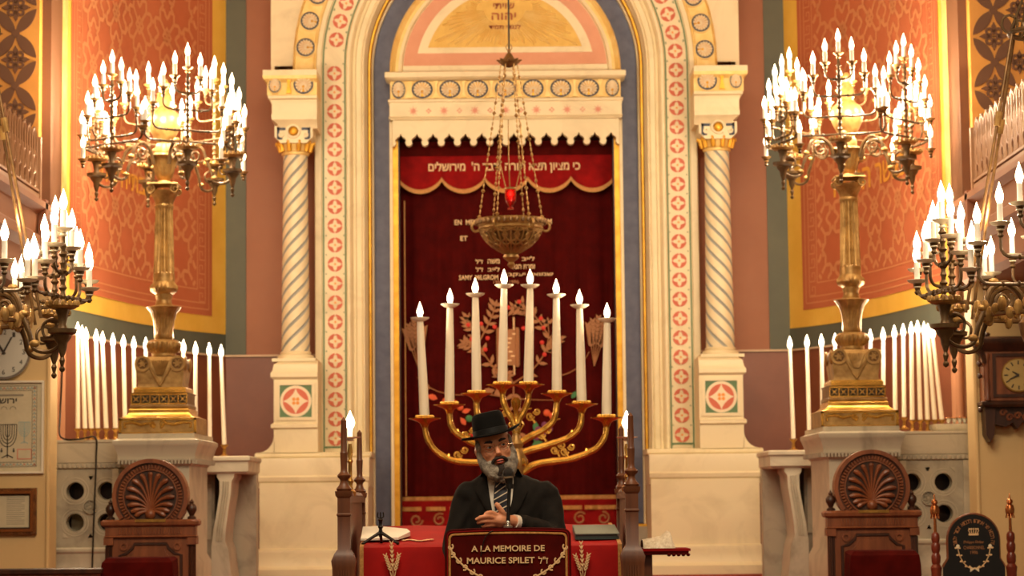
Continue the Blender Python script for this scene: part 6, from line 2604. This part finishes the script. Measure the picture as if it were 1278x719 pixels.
# draping helper: lay cloth strips on the front of the jacket
from mathutils.bvhtree import BVHTree
off = parent_loc(man)
bvh = BVHTree.FromPolygons([tuple(v.co + off) for v in jk.data.vertices], [tuple(p.vertices) for p in jk.data.polygons])
CAMP = Vector((0, 0, CAMZ))


def on_front(px, py, lift):
    d = (P(px, py, 9.0) - CAMP).normalized()
    hit = bvh.ray_cast(P(px, py, 9.0), d)[0]
    if hit is None:
        hit = sp_(px, py, -0.04)
    return hit - d * lift


def drape(b, left, right, lift, m, cols=5, rows=8, bulge=0.0, thick=None):
    def at(pl, t):
        k = t * (len(pl) - 1)
        i = min(int(k), len(pl) - 2)
        return (pl[i][0] + (pl[i + 1][0] - pl[i][0]) * (k - i), pl[i][1] + (pl[i + 1][1] - pl[i][1]) * (k - i))
    V = []
    for r in range(rows + 1):
        a, c = at(left, r / rows), at(right, r / rows)
        for q in range(cols + 1):
            u = q / cols
            V.append(tuple(on_front(a[0] + (c[0] - a[0]) * u, a[1] + (c[1] - a[1]) * u, lift + bulge * sin(pi * u))))
    f = [(r * (cols + 1) + q, r * (cols + 1) + q + 1, (r + 1) * (cols + 1) + q + 1, (r + 1) * (cols + 1) + q) for r in range(rows) for q in range(cols)]
    b.add(V, f, m)


b = MB()
drape(b, [(607, 590), (609, 605), (612, 625), (617, 652)], [(641, 588), (641, 605), (639, 625), (632, 652)], 0.004, 'shirt', 8, 14)
sh_ = b.build('shirt', man)
b = MB()
# collar wings
for tri in (((607, 586), (606, 594), (612, 606), (622, 596), (620, 590)), ((642, 585), (643, 594), (638, 605), (629, 597), (630, 590))):
    V = [tuple(on_front(px, py, 0.012)) for px, py in tri]
    b.add(V, [(0, 1, 2, 3, 4)], 'shirt')
b.build('collar', sh_)
b = MB()
TL = [(619, 597), (616.5, 612), (616, 626), (620, 648)]
TR = [(629, 597), (633, 612), (636, 626), (637, 648)]
drape(b, TL, TR, 0.012, 'tie_navy', 5, 14, 0.006)
tie = b.build('tie', man)
b = MB()
for k in range(6):
    y = 600 + 8.0 * k
    t = (y - 597) / 51
    x0 = 619 + (616 - 619) * min(1, t * 3)
    x1 = 629 + 8 * min(1, t * 2)
    for off_ in (0,):
        drape(b, [(x0 + 0.2, y + 7.2), (x0 + 0.2, y + 8.8)], [(x1 - 0.2, y - 3.5), (x1 - 0.2, y - 1.9)], 0.0145, 'tie_stripe', 6, 1, 0.006)
b.build('tie_stripes', tie)
b = MB()
drape(b, [(603, 586), (597, 600), (593, 612), (604, 632), (615, 652)], [(607, 589), (609, 604), (611, 618), (614, 636), (618, 653)], 0.010, 'suit', 5, 12, 0.004)
drape(b, [(641, 588), (641.5, 604), (640, 622), (636, 640), (632, 653)], [(647, 585), (655, 600), (659, 612), (650, 632), (635, 654)], 0.010, 'suit', 5, 12, 0.004)
b.build('lapels', jk)
# shirt cuff
b = MB()
b.tube([sp_(647, 653, -0.228), sp_(641, 651.3, -0.25)], [0.033, 0.031], 'shirt', 16)
b.build('cuff', jk)
# trousers and shoes (behind the lectern)
b = MB()
b.ball(hip + Vector((0, 0, -0.02)), (0.175, 0.125, 0.16), 'suit', 20, 12)
for q in (-1, 1):
    hx = hip.x + q * 0.09
    b.tube([(hx, hip.y, hip.z - 0.03), (hx + q * 0.01, hip.y - 0.01, (hip.z + BIMZ) / 2 + 0.03), (hx + q * 0.01, hip.y + 0.02, BIMZ + 0.07)], [0.095, 0.072, 0.06], 'suit', 16)
remesh(b, 'trousers', man, 0.012, 4)
b = MB()
for q in (-1, 1):
    b.ball((hip.x + q * 0.10, hip.y - 0.045, BIMZ + 0.048), (0.046, 0.13, 0.047), 'hat_band', 16, 10)
b.build('shoes', man)

# ================================================================== THRONES AND SMALL DESKS
YR = 14.8
KR = YR / F


def throne(s, sname, cpx, dpy):
    c = P(cpx, 660 + dpy, YR)
    X = c.x
    zz_ = lambda py: P(cpx, py + dpy, YR).z
    t = thing('throne_chair', 'carved walnut throne with fan shell crest in front of the %s marble cabinet' % sname, 'chair', (X, YR, LOWZ), 'carved walnut thrones')
    u = KR
    # round crest
    cz = zz_(620)
    lo = math.asin(-28.5 / 47.0)

    def cap(b, r, y0, y1, m):
        a0 = max(-pi / 2 + 0.05, math.asin(max(-1, -28.5 * u / r)))
        b.prism([(X + r * cos(a0 + (pi - 2 * a0) * i / 48), cz + r * sin(a0 + (pi - 2 * a0) * i / 48)) for i in range(49)], y0, y1, m)
    b = MB()
    R1 = 47 * u
    cap(b, 44 * u, YR, YR + 0.06, 'walnut')
    b.ring(X, cz, 42 * u, R1, YR - 0.035, YR + 0.07, 'walnut', lo, pi - lo, 48)
    b.ring(X, cz, 40.5 * u, 42 * u, YR - 0.015, YR + 0.02, 'dark_walnut', lo, pi - lo, 48)
    b.build('crest', t)
    b = MB()
    for k in range(46):
        a = radians(-44 + 268 * k / 45)
        p0 = (X + 35 * u * cos(a), cz + 35 * u * sin(a))
        p1 = (X + 39.5 * u * cos(a), cz + 39.5 * u * sin(a))
        b.tube([(p0[0], YR - 0.008, p0[1]), (p1[0], YR - 0.008, p1[1])], 0.0075, 'walnut', 6)
    b.ring(X, cz, 32.5 * u, 34 * u, YR - 0.02, YR + 0.01, 'walnut', radians(-58), radians(238), 48)
    b.build('bead_ring', t)
    b = MB()
    cap(b, 33 * u, YR - 0.006, YR, 'dark_walnut')
    bz = zz_(642)
    n = 15
    for k in range(n):
        a = radians(-6 + 192 * k / (n - 1))
        L = 0
        while (L * cos(a)) ** 2 + (L * sin(a) + (bz - cz)) ** 2 < (30 * u) ** 2:
            L += 0.002
        E = (L * cos(a), L * sin(a))
        C = (0.30 * L * cos(a), 0.72 * L * sin(a) + 0.035)
        pts = []
        for i in range(9):
            q = i / 8
            pts.append((X + 2 * q * (1 - q) * C[0] + q * q * E[0], YR - 0.010 - 0.014 * q, bz + 2 * q * (1 - q) * C[1] + q * q * E[1] + 0.012 * (1 - q)))
        b.tube(pts, [0.004, 0.005, 0.006, 0.0075, 0.009, 0.011, 0.014, 0.017, 0.009], 'walnut', 8)
    b.ball((X, YR - 0.015, bz), (0.034, 0.03, 0.034), 'walnut', 16, 10)
    b.build('fan_shell', t)
    # shelf and back
    b = MB()
    h = 58 * u
    b.rects(X - h, X + h, YR - 0.03, YR + 0.09, [(0.0, zz_(657)), (0.012, zz_(655)), (0.014, zz_(651)), (0.0, zz_(648.5))], 'walnut')
    b.bx(X - h + 0.01, X + h - 0.01, YR - 0.02, YR + 0.08, zz_(669), zz_(657), 'walnut')
    for k in range(20):
        x = X - 40 * u + 80 * u * (k + 0.5) / 20
        b.tube([(x, YR - 0.024, zz_(666.5)), (x, YR - 0.024, zz_(659))], 0.006, 'walnut', 6)
    b.rects(X - h + 0.01, X + h - 0.01, YR - 0.02, YR + 0.08, [(0, zz_(671)), (0.008, zz_(670)), (0, zz_(668.5))], 'walnut')
    b.bx(X - 18 * u, X + 20 * u, YR - 0.05, YR - 0.03, zz_(651.5), zz_(648), 'brass')
    b.build('crest_shelf', t)
    b = MB()
    b.bx(X - h + 0.05, X + h - 0.05, YR + 0.0, YR + 0.06, LOWZ + 0.3, zz_(671), 'walnut')
    # raised panel with cut corners
    pw = 38 * u
    pts = [(X - pw, zz_(760)), (X - pw, zz_(693)), (X - pw + 8 * u, zz_(691)), (X - 22 * u, zz_(684)), (X - 20 * u, zz_(679)), (X + 20 * u, zz_(679)), (X + 22 * u, zz_(684)), (X + pw - 8 * u, zz_(691)), (X + pw, zz_(693)), (X + pw, zz_(760))]
    b.tube([(x, YR - 0.002, z) for x, z in pts], 0.010, 'dark_walnut', 6)
    pts2 = [((x - X) * 0.86 + X, z - 0.03) for x, z in pts]
    b.prism(pts2, YR - 0.008, YR, 'walnut')
    for q in (-1, 1):
        b.ring(X + q * 33 * u, zz_(682), 3 * u, 5 * u, YR - 0.012, YR, 'walnut', seg=16)
    b.build('back_panel', t)
    for q in (-1, 1):
        b = MB()
        px_ = X + q * (h - 0.032)
        b.bx(px_ - 0.03, px_ + 0.03, YR - 0.025, YR + 0.07, zz_(672 + 8), zz_(671), 'walnut')
        b.lathe([(0.026, 0.0), (0.024, 0.5), (0.026, 0.7)], (px_, YR + 0.02, LOWZ), 'walnut', 16)
        for k in range(4):
            b.tube([(px_ - 0.018 + 0.012 * k, YR - 0.006, LOWZ + 0.3), (px_ - 0.018 + 0.012 * k, YR - 0.006, zz_(681))], 0.005, 'dark_walnut', 5)
        b.lathe([(0.022, 0.7), (0.022, zz_(678) - LOWZ)], (px_, YR + 0.02, LOWZ), 'walnut', 16)
        b.build('side_post', t)
        b = MB()
        fz = zz_(648.5)
        b.lathe([(0.028, 0.0), (0.028, 0.012), (0.014, 0.022), (0.020, 0.035), (0.031, 0.055), (0.032, 0.075), (0.022, 0.092), (0.012, 0.10), (0.016, 0.108), (0.008, 0.118), (0.002, 0.13)], (X + q * 50.5 * u, YR + 0.02, fz), 'dark_walnut', 18)
        b.build('finial', t)
    b = MB()
    b.bx(X - h + 0.02, X + h - 0.02, YR - 0.5, YR, LOWZ + 0.38, LOWZ + 0.44, 'walnut')
    b.bx(X - h + 0.05, X + h - 0.05, YR - 0.48, YR - 0.02, LOWZ + 0.44, LOWZ + 0.50, 'bordeaux_velvet')
    b.build('seat', t)
    for q in (-1, 1):
        b = MB()
        b.lathe([(0.03, 0.0), (0.02, 0.05), (0.03, 0.2), (0.022, 0.38)], (X + q * (h - 0.06), YR - 0.45, LOWZ), 'walnut', 14)
        b.build('leg', t)
    return t


throne(-1, 'left', 188, 0)
throne(1, 'right', 1088.5, -11.5)
# red covered desks in front of the thrones
for (x0, x1, yt, nm) in ((125, 216, 696, 'left'), (1061, 1150, 687, 'right')):
    Y = 14.0
    a, c = P(x0, 719, Y).x, P(x1, 719, Y).x
    zt = P((x0 + x1) / 2, yt, Y).z
    d = thing('velvet_desk', 'low desk with dark red velvet cover in front of the %s throne' % nm, 'desk', ((a + c) / 2, Y, LOWZ))
    b = MB()
    b.loft([[(a - 0.02, Y - 0.01, LOWZ + 0.05), (c + 0.02, Y - 0.01, LOWZ + 0.05), (c + 0.02, Y + 0.24, LOWZ + 0.05), (a - 0.02, Y + 0.24, LOWZ + 0.05)],
            [(a, Y, zt - 0.09), (c, Y, zt - 0.09), (c, Y + 0.22, zt - 0.07), (a, Y + 0.22, zt - 0.07)],
            [(a + 0.008, Y + 0.004, zt - 0.03), (c - 0.008, Y + 0.004, zt - 0.03), (c - 0.004, Y + 0.22, zt - 0.01), (a + 0.004, Y + 0.22, zt - 0.01)],
            [(a + 0.03, Y + 0.03, zt - 0.004), (c - 0.03, Y + 0.03, zt - 0.004), (c - 0.02, Y + 0.2, zt), (a + 0.02, Y + 0.2, zt)]], 'bordeaux_velvet')
    b.build('velvet_cover', d)
    b = MB()
    b.bx(a + 0.03, c - 0.03, Y + 0.03, Y + 0.2, LOWZ, zt - 0.05, 'dark_walnut')
    b.build('desk_body', d)
# pew back along the bottom left edge
Y = 13.9
zt = P(60, 709.5, Y).z
x0, x1 = P(-90, 710, Y).x, P(124, 710, Y).x
pw = thing('pew', 'dark wooden pew back along the bottom left edge of the view', 'bench', ((x0 + x1) / 2, Y, LOWZ))
b = MB()
b.rects(x0, x1, Y, Y + 0.06, [(0.0, zt - 0.035), (0.012, zt - 0.03), (0.014, zt - 0.006), (0.0, zt)], 'dark_walnut')
b.build('top_rail', pw)
b = MB()
b.bx(x0, x1, Y + 0.015, Y + 0.045, LOWZ, zt - 0.035, 'walnut')
b.build('back_board', pw)

# ================================================================== THINGS ON THE CREAM WALLS
YW = 15.5


def wpt(px, py, Y=YW):
    p = P(px, py, Y)
    return p.x, p.z


KW = YW / F
# round wall clock (left)
cx, cz = wpt(6, 440)
ck = thing('wall_clock', 'round white wall clock half hidden by the left chandelier', 'clock', (cx, YW, cz))
b = MB()
b.disc(cx, cz, 33 * KW, YW - 0.03, YW, 'silver', 48)
b.ring(cx, cz, 31 * KW, 34 * KW, YW - 0.04, YW, 'silver', seg=48)
b.build('case', ck)
b = MB()
b.disc(cx, cz, 31 * KW, YW - 0.034, YW - 0.03, 'clock_dial', 48)
for k in range(1, 13):
    a = pi / 2 - k * pi / 6
    b.text(str(k), (cx + 25 * KW * cos(a), YW - 0.036, cz + 25 * KW * sin(a)), (3.6 if k < 10 else 6) * KW, 'ink', depth=0.001, bold=0.0, height=6 * KW)
b.build('dial', ck)
for L, a, w_ in ((14, 125, 0.008), (21, 62, 0.006)):
    b = MB()
    a = radians(a)
    b.tube([(cx - 3 * KW * cos(a), YW - 0.04, cz - 3 * KW * sin(a)), (cx + L * KW * cos(a), YW - 0.04, cz + L * KW * sin(a))], w_, 'ink', 6)
    b.build('hand', ck)

# framed paper-cut with candelabra
x0, z0 = wpt(-62, 592)
x1, z1 = wpt(56, 475)
fr = thing('framed_papercut', 'white framed papercut with candelabra motifs on the left cream wall', 'picture', ((x0 + x1) / 2, YW, z0))


def frame(b, x0, x1, z0, z1, w_, y0, y1, m):
    b.bx(x0, x1, y0, y1, z1 - w_, z1, m)
    b.bx(x0, x1, y0, y1, z0, z0 + w_, m)
    b.bx(x0, x0 + w_, y0, y1, z0 + w_, z1 - w_, m)
    b.bx(x1 - w_, x1, y0, y1, z0 + w_, z1 - w_, m)


b = MB()
frame(b, x0, x1, z0, z1, 0.014, YW - 0.03, YW, 'white_frame')
b.build('frame', fr)
b = MB()
b.bx(x0 + 0.01, x1 - 0.01, YW - 0.012, YW - 0.002, z0 + 0.01, z1 - 0.01, 'aged_paper')
yk = YW - 0.013


def wl(pts, r, m):
    b.path_strip(pts, r * 2, lambda u, v: (u, yk - 0.001, v), m)


ix0, ix1, iz0, iz1 = x0 + 0.07, x1 - 0.05, z0 + 0.045, z1 - 0.035
for d_, m_ in ((0.0, 'grey_ink'), (0.03, 'grey_ink')):
    wl([(ix0 + d_, iz0 + d_), (ix1 - d_, iz0 + d_), (ix1 - d_, iz1 - d_), (ix0 + d_, iz1 - d_), (ix0 + d_, iz0 + d_)], 0.003, m_)
rnd = random.Random(8)
for k in range(22):
    t = (k + 0.5) / 22
    for X_, Z_ in ((ix1 - 0.015, iz0 + (iz1 - iz0) * t), (ix0 + (ix1 - ix0) * t, iz0 + 0.015), (ix0 + (ix1 - ix0) * t, iz1 - 0.015)):
        b.disc(X_, Z_, 0.006, yk - 0.002, yk, 'pale_blue_ink' if k % 3 else 'pink_ink', 6)
        wl([(X_ - 0.01, Z_ - 0.008), (X_, Z_ + 0.009), (X_ + 0.01, Z_ - 0.008)], 0.002, 'grey_ink')


def mini_menorah(cx, cz, sc, m):
    for k in range(1, 5):
        wl([(cx + 0.012 * sc * k * cos(a), cz + 0.018 * sc * k * sin(a)) for a in [pi + pi * i / 10 for i in range(11)]], 0.0022 * sc, m)
        for q in (-1, 1):
            wl([(cx + q * 0.012 * sc * k, cz), (cx + q * 0.012 * sc * k, cz + 0.045 * sc)], 0.002 * sc, m)
    wl([(cx, cz + 0.045 * sc), (cx, cz - 0.13 * sc)], 0.003 * sc, m)
    wl([(cx - 0.03 * sc, cz - 0.13 * sc), (cx, cz - 0.115 * sc), (cx + 0.03 * sc, cz - 0.13 * sc)], 0.003 * sc, m)
    wl([(cx - 0.05 * sc, cz + 0.047 * sc), (cx + 0.05 * sc, cz + 0.047 * sc)], 0.002 * sc, m)


mx, mz = wpt(10, 541)
mini_menorah(mx, mz, 1.25, 'ink')
mx2, mz2 = wpt(31, 534)
mini_menorah(mx2, mz2, 0.8, 'pale_blue_ink')
mx2, mz2 = wpt(31, 566)
b.bx(mx2 - 0.05, mx2 + 0.05, yk - 0.001, yk, mz2 - 0.04, mz2 + 0.03, 'pink_ink')
b.bx(mx2 - 0.042, mx2 + 0.042, yk - 0.002, yk, mz2 - 0.033, mz2 + 0.023, 'aged_paper')
a0 = wpt(0, 502)
b.text(heb('ירושלים'), (a0[0] + 0.01, yk - 0.001, a0[1] + 0.012), 0.21, 'ink', depth=0.001, bold=0.02, height=0.042)
wl([(a0[0] - 0.2, a0[1] + 0.045), (a0[0] + 0.16, a0[1] + 0.045)], 0.006, 'grey_ink')
for k in range(5):
    wl([(a0[0] - 0.15 + 0.06 * k + 0.02 * cos(a), a0[1] - 0.05 + 0.02 * sin(a)) for a in [pi * i / 6 for i in range(7)]], 0.002, 'grey_ink')
for q in (-1, 1):
    hx, hz_ = wpt(10 + q * 7.5, 563)
    b.disc(hx, hz_, 0.010, yk - 0.002, yk, 'ink', 10, 0.7)
    b.disc(hx, hz_ + 0.014, 0.005, yk - 0.002, yk, 'ink', 8)
b.build('papercut', fr)
# framed document
x0, z0 = wpt(-42, 668)
x1, z1 = wpt(46.5, 609)
fd = thing('framed_document', 'dark gilt framed printed page hanging below the papercut on left wall', 'picture', ((x0 + x1) / 2, YW, z0))
b = MB()
frame(b, x0, x1, z0, z1, 0.020, YW - 0.035, YW, 'gilt_frame')
frame(b, x0 + 0.018, x1 - 0.018, z0 + 0.018, z1 - 0.018, 0.020, YW - 0.045, YW, 'copper')
frame(b, x0 + 0.036, x1 - 0.036, z0 + 0.036, z1 - 0.036, 0.012, YW - 0.028, YW, 'dark_recess')
for k in range(22):
    t = (k + 0.5) / 22
    b.ball((x0 + (x1 - x0) * t, YW - 0.035, z1 - 0.009), (0.008, 0.006, 0.006), 'gilt_frame', 6, 4)
    b.ball((x0 + (x1 - x0) * t, YW - 0.035, z0 + 0.009), (0.008, 0.006, 0.006), 'gilt_frame', 6, 4)
b.build('frame', fd)
b = MB()
b.bx(x0 + 0.045, x1 - 0.045, YW - 0.02, YW - 0.01, z0 + 0.045, z1 - 0.045, 'aged_paper')
for col in (0, 1):
    for k in range(15):
        xa = (x0 + x1) / 2 + (-0.15 if col == 0 else 0.055)
        zz_ = z1 - 0.062 - 0.0125 * k
        b.bx(xa - 0.02, xa + 0.10 - 0.02 * (k % 4 == 3), YW - 0.0205, YW - 0.02, zz_ - 0.0022, zz_ + 0.0022, 'grey_ink')
b.build('printed_page', fd)

# carved wooden regulator clock (right)
rx = lambda px: wpt(px, 480)[0]
rz = lambda py: wpt(1262, py)[1]
rk = thing('carved_wall_clock', 'carved dark walnut wall clock with brass dial on the right cream wall', 'clock', (rx(1264), YW, rz(550)))
b = MB()
yc_ = YW - 0.16
b.bx(rx(1222), rx(1306), yc_, YW, rz(503), rz(438), 'walnut')
frame(b, rx(1233), rx(1296), rz(497), rz(443), 0.02, yc_ - 0.012, yc_, 'dark_walnut')
b.build('case', rk)
b = MB()
b.rects(rx(1218), rx(1310), yc_ - 0.02, YW, [(-0.01, rz(440)), (0.0, rz(437)), (0.018, rz(432)), (0.03, rz(428)), (0.03, rz(425)), (0.0, rz(422))], 'dark_walnut')
b.tube([(rx(1214), yc_ - 0.02, rz(433)), (rx(1216), yc_ - 0.02, rz(440)), (rx(1221), yc_ - 0.02, rz(446)), (rx(1223), yc_ - 0.02, rz(455))], [0.03, 0.026, 0.02, 0.012], 'dark_walnut', 8)
b.lathe([(0.015, 0), (0.022, 0.02), (0.012, 0.03)], (rx(1229), yc_ + 0.04, rz(422)), 'dark_walnut', 12)
b.build('cornice', rk)
b = MB()
b.rects(rx(1222), rx(1306), yc_ - 0.01, YW, [(0.0, rz(509)), (0.02, rz(506)), (0.022, rz(503)), (0, rz(501))], 'dark_walnut')
b.build('lower_moulding', rk)
for px in (1226, 1302):
    b = MB()
    b.lathe([(0.018, 0.0), (0.02, 0.02), (0.012, 0.04), (0.016, 0.1), (0.011, 0.16), (0.015, 0.2), (0.011, 0.26), (0.02, 0.29), (0.018, 0.31)], (rx(px), yc_ - 0.005, rz(501)), 'walnut', 14)
    b.build('turned_column', rk)
b = MB()
b.prism([(rx(1223), rz(509)), (rx(1236), rz(509)), (rx(1234), rz(543)), (rx(1229), rz(552)), (rx(1224), rz(543))][::-1], yc_ + 0.02, YW, 'dark_walnut')
b.build('corner_bracket', rk)
b = MB()
b.prism([(rx(1236), rz(509)), (rx(1304), rz(509)), (rx(1302), rz(530)), (rx(1292), rz(526)), (rx(1286), rz(533)), (rx(1278), rz(528)), (rx(1270), rz(527)), (rx(1264), rz(536)), (rx(1258), rz(528)), (rx(1250), rz(533)), (rx(1236), rz(530))][::-1], yc_ + 0.04, YW, 'dark_walnut')
for px, py in ((1246, 516), (1254, 522), (1264, 520), (1274, 522), (1283, 516)):
    b.tube([(x, yc_ + 0.036, z) for x, z in spiral((rx(px), rz(py)), 0.024, 1.2, 0, 14, 0.3)], 0.008, 'walnut', 6)
for py in (455, 470, 512):
    b.ball((rx(1219), yc_ + 0.06, rz(py)), (0.016, 0.02, 0.02), 'dark_walnut', 8, 6)
b.build('carved_apron', rk)
b = MB()
dcx, dcz = rx(1264), rz(470)
b.disc(dcx, dcz, 21 * KW, yc_ - 0.02, yc_ - 0.006, 'brass', 40)
b.disc(dcx, dcz, 19.5 * KW, yc_ - 0.024, yc_ - 0.02, 'brass_dial', 40)
for k in range(12):
    a = k * pi / 6
    b.cbox((dcx + 15.5 * KW * cos(a), yc_ - 0.026, dcz + 15.5 * KW * sin(a)), (0.026, 0.003, 0.008), 'ink', Matrix.Rotation(-a, 3, 'Y'))
b.build('dial', rk)
for L, a in ((9, 150), (13, 205)):
    b = MB()
    a = radians(a)
    b.tube([(dcx, yc_ - 0.03, dcz), (dcx + L * KW * cos(a), yc_ - 0.03, dcz + L * KW * sin(a))], [0.008, 0.003], 'ink', 6)
    b.build('hand', rk)

# memorial chair with black back and two turned posts (right foreground)
YB_ = 13.8
KB = YB_ / F
bx_ = lambda px: P(px, 680, YB_).x
bz_ = lambda py: P(1215, py, YB_).z
mchair = thing('memorial_chair', 'chair with black embroidered round topped back between two turned posts at right', 'chair', (bx_(1215), YB_, LOWZ))
b = MB()
w1, w2 = 31.5 * KB, 38 * KB
X = bx_(1215.5)
zc_ = bz_(674)
out = [(X - w2, LOWZ + 0.4), (X + w2, LOWZ + 0.4), (X + w2, bz_(708)), (X + w2 - 0.01, bz_(704)), (X + w1, bz_(697)), (X + w1, zc_)]
out += [(X + w1 * cos(a), zc_ + w1 * sin(a)) for a in [pi * i / 20 for i in range(1, 20)]]
out += [(X - w1, zc_), (X - w1, bz_(697)), (X - w2 + 0.01, bz_(704)), (X - w2, bz_(708))]
b.prism(out[::-1], YB_, YB_ + 0.04, 'black_cloth')
b.build('back_cushion', mchair)
b = MB()
b.tube([(x, YB_ + 0.02, z) for x, z in out[2:]], 0.011, 'walnut', 6)
b.build('wooden_edge', mchair)
b = MB()
# lettering round the arch
word = heb("זה הכסא של אליהו הנביא זכור לטוב")
nl = len(word)
for k, chh in enumerate(word):
    if chh == ' ':
        continue
    a = radians(192 - 204 * k / (nl - 1))
    fr_ = Matrix.Rotation(-(a - pi / 2), 3, 'Y') @ Matrix(((1, 0, 0), (0, 0, -1), (0, 1, 0)))
    b.text(chh, (X + 23.5 * KB * cos(a), YB_ - 0.001, zc_ + 23.5 * KB * sin(a)), 3.2 * KB if chh not in "יוזן" else 1.7 * KB, 'dim_thread', fr_, 0.001, 0.0, 4.6 * KB)
for txt, py, wd in (('Philippe Didier', 677, 25), ('CHARBONNEL', 683.5, 26), ('1996', 689.5, 9)):
    b.text(txt, (X, YB_ - 0.001, bz_(py)), wd * KB, 'dim_thread', depth=0.001, bold=0.0, height=4.2 * KB)
b.build('lettering', mchair)
b = MB()
# crown
c0, c1 = X, bz_(664)
b.prism([(c0 - 0.028, c1 - 0.02), (c0 + 0.028, c1 - 0.02), (c0 + 0.03, c1 - 0.008), (c0 - 0.03, c1 - 0.008)], YB_ - 0.002, YB_, 'gold_thread')
for k in range(5):
    xx = c0 + (k - 2) * 0.012
    b.tube([(xx * 0.9 + c0 * 0.1, YB_ - 0.002, c1 - 0.008), (xx + (k - 2) * 0.003, YB_ - 0.002, c1 + 0.01), (c0 + (k - 2) * 0.008, YB_ - 0.002, c1 + 0.02)], 0.003, 'gold_thread', 5)
    b.ball((c0 + (k - 2) * 0.013, YB_ - 0.002, c1 + 0.018), 0.005, 'gold_thread', 6, 4)
for q in (-1, 1):
    pts = [(X + q * x * KB, bz_(y)) for x, y in ((2, 710), (8, 708), (14, 702), (18, 694), (20, 685))]
    b.tube([(x, YB_ - 0.001, z) for x, z in pts], 0.0028, 'gold_thread', 5)
    for (x, z) in pts:
        b.ball((x + q * 0.012, YB_ - 0.001, z + 0.006), (0.009, 0.002, 0.006), 'gold_thread', 7, 4)
        b.ball((x - q * 0.010, YB_ - 0.001, z + 0.004), (0.007, 0.002, 0.005), 'gold_thread', 7, 4)
    b.ball((X + q * 20 * KB, YB_ - 0.001, bz_(682)), (0.011, 0.002, 0.013), 'inlay_cream', 8, 5)
    b.prism([(X, bz_(710)), (X + q * 0.026, bz_(707)), (X + q * 0.026, bz_(714))][::q], YB_ - 0.002, YB_, 'inlay_cream')
b.build('embroidered_wreath', mchair)
for px, dp in ((1168.5, 3), (1262.5, 0)):
    b = MB()
    xx = bx_(px)
    z0 = LOWZ
    yy_ = lambda py: bz_(py) - z0
    b.lathe([(0.03, 0.0), (0.026, 0.2), (0.022, 0.5), (0.030, yy_(715)), (0.034, yy_(708)), (0.022, yy_(704)), (0.027, yy_(701)), (0.028, yy_(694)), (0.020, yy_(690)), (0.026, yy_(686)), (0.027, yy_(680)), (0.020, yy_(677)), (0.025, yy_(673)), (0.024, yy_(667)), (0.014, yy_(664))], (xx, YB_ + 0.02, z0), 'red_wood', 18)
    post = b.build('post', mchair)
    b = MB()
    b.lathe([(0.0095, yy_(664)), (0.0085, yy_(645)), (0.016, yy_(643)), (0.026, yy_(641)), (0.028, yy_(636)), (0.022, yy_(631)), (0.012, yy_(629.5)), (0.02, yy_(627.5)), (0.018, yy_(624.5)), (0.007, yy_(623)), (0.0035, yy_(618)), (0.001, yy_(616))], (xx, YB_ + 0.02, z0), 'copper', 18)
    for k in range(8):
        a = k * pi / 4
        b.tube([(xx + 0.02 * cos(a), YB_ + 0.02 + 0.02 * sin(a), bz_(641)), (xx + 0.026 * cos(a), YB_ + 0.02 + 0.026 * sin(a), bz_(647))], 0.003, 'copper', 5)
    b.build('gold_finial', post)
b = MB()
b.bx(X - w2 - 0.08, X + w2 + 0.08, YB_ - 0.45, YB_ + 0.04, LOWZ + 0.38, LOWZ + 0.44, 'red_wood')
b.build('seat', mchair)
for q in (-1, 1):
    b = MB()
    b.lathe([(0.026, 0.0), (0.02, 0.2), (0.026, 0.38)], (X + q * 0.22, YB_ - 0.42, LOWZ), 'red_wood', 14)
    b.build('leg', mchair)

# stone slab with five little silver cups, right cabinet
ys_ = 16.1
x0, x1 = P(1170, 533, ys_).x, P(1213, 533, ys_).x
zt = P(1190, 529, ys_).z
zt0 = FZ(543.5, 16.05)
o = MB().rects(min(x0, x1), max(x0, x1), ys_, 16.45, [(-0.01, zt0), (0.0, zt0 + 0.012), (0.01, zt - 0.008), (0.01, zt)], 'veined_marble').build('stone_slab', None, 35, ((x0 + x1) / 2, 16.2, zt0))
tag(o, 'small pale stone slab at the outer end of the right marble cabinet', 'slab')
cup = None
for i, px in enumerate((1184, 1191, 1198, 1204, 1210)):
    p = P(px, 527, 16.2)
    if cup is None:
        cup = thing('votive_cup', 'tiny shiny silver cup, leftmost of five on the right cabinet slab', 'cup', (p.x, 16.2, zt), 'small silver cups on the right cabinet')
        b = MB()
        b.lathe([(0.010, 0.0), (0.012, 0.003), (0.008, 0.008), (0.014, 0.018), (0.019, 0.035), (0.0195, 0.045), (0.018, 0.045), (0.016, 0.03), (0.005, 0.016)], (p.x, 16.2, zt), 'silver', 16)
        b.build('cup_body', cup)
        b = MB()
        b.lathe([(0.0195, 0.043), (0.0205, 0.045), (0.0195, 0.047), (0.018, 0.045)], (p.x, 16.2, zt), 'copper', 16)
        b.build('rim', cup)
    else:
        c = copy_tree(cup)
        c.location = (p.x, 16.2, zt)
        c['label'] = 'tiny shiny silver cup, %s of five on the right cabinet slab' % ['', 'second from the left', 'middle one', 'second from the right', 'rightmost'][i]

# black cable down the left cabinet
b = MB()
pts = [(78, 440, 16.28), (77, 480, 16.28), (75, 520, 16.25), (76, 546, 16.06), (100, 548, 16.0), (119, 546, 16.0), (120, 570, 16.0), (119, 600, 15.98), (117, 650, 15.98), (115, 712, 15.98)]
b.tube(smooth_path([tuple(P(*p)) for p in pts]), 0.006, 'iron', 6)
o = b.build('power_cable', None, 60, tuple(P(119, 600, 16.0)))
tag(o, 'thin black cable hanging down the front of the left marble cabinet', 'cable')
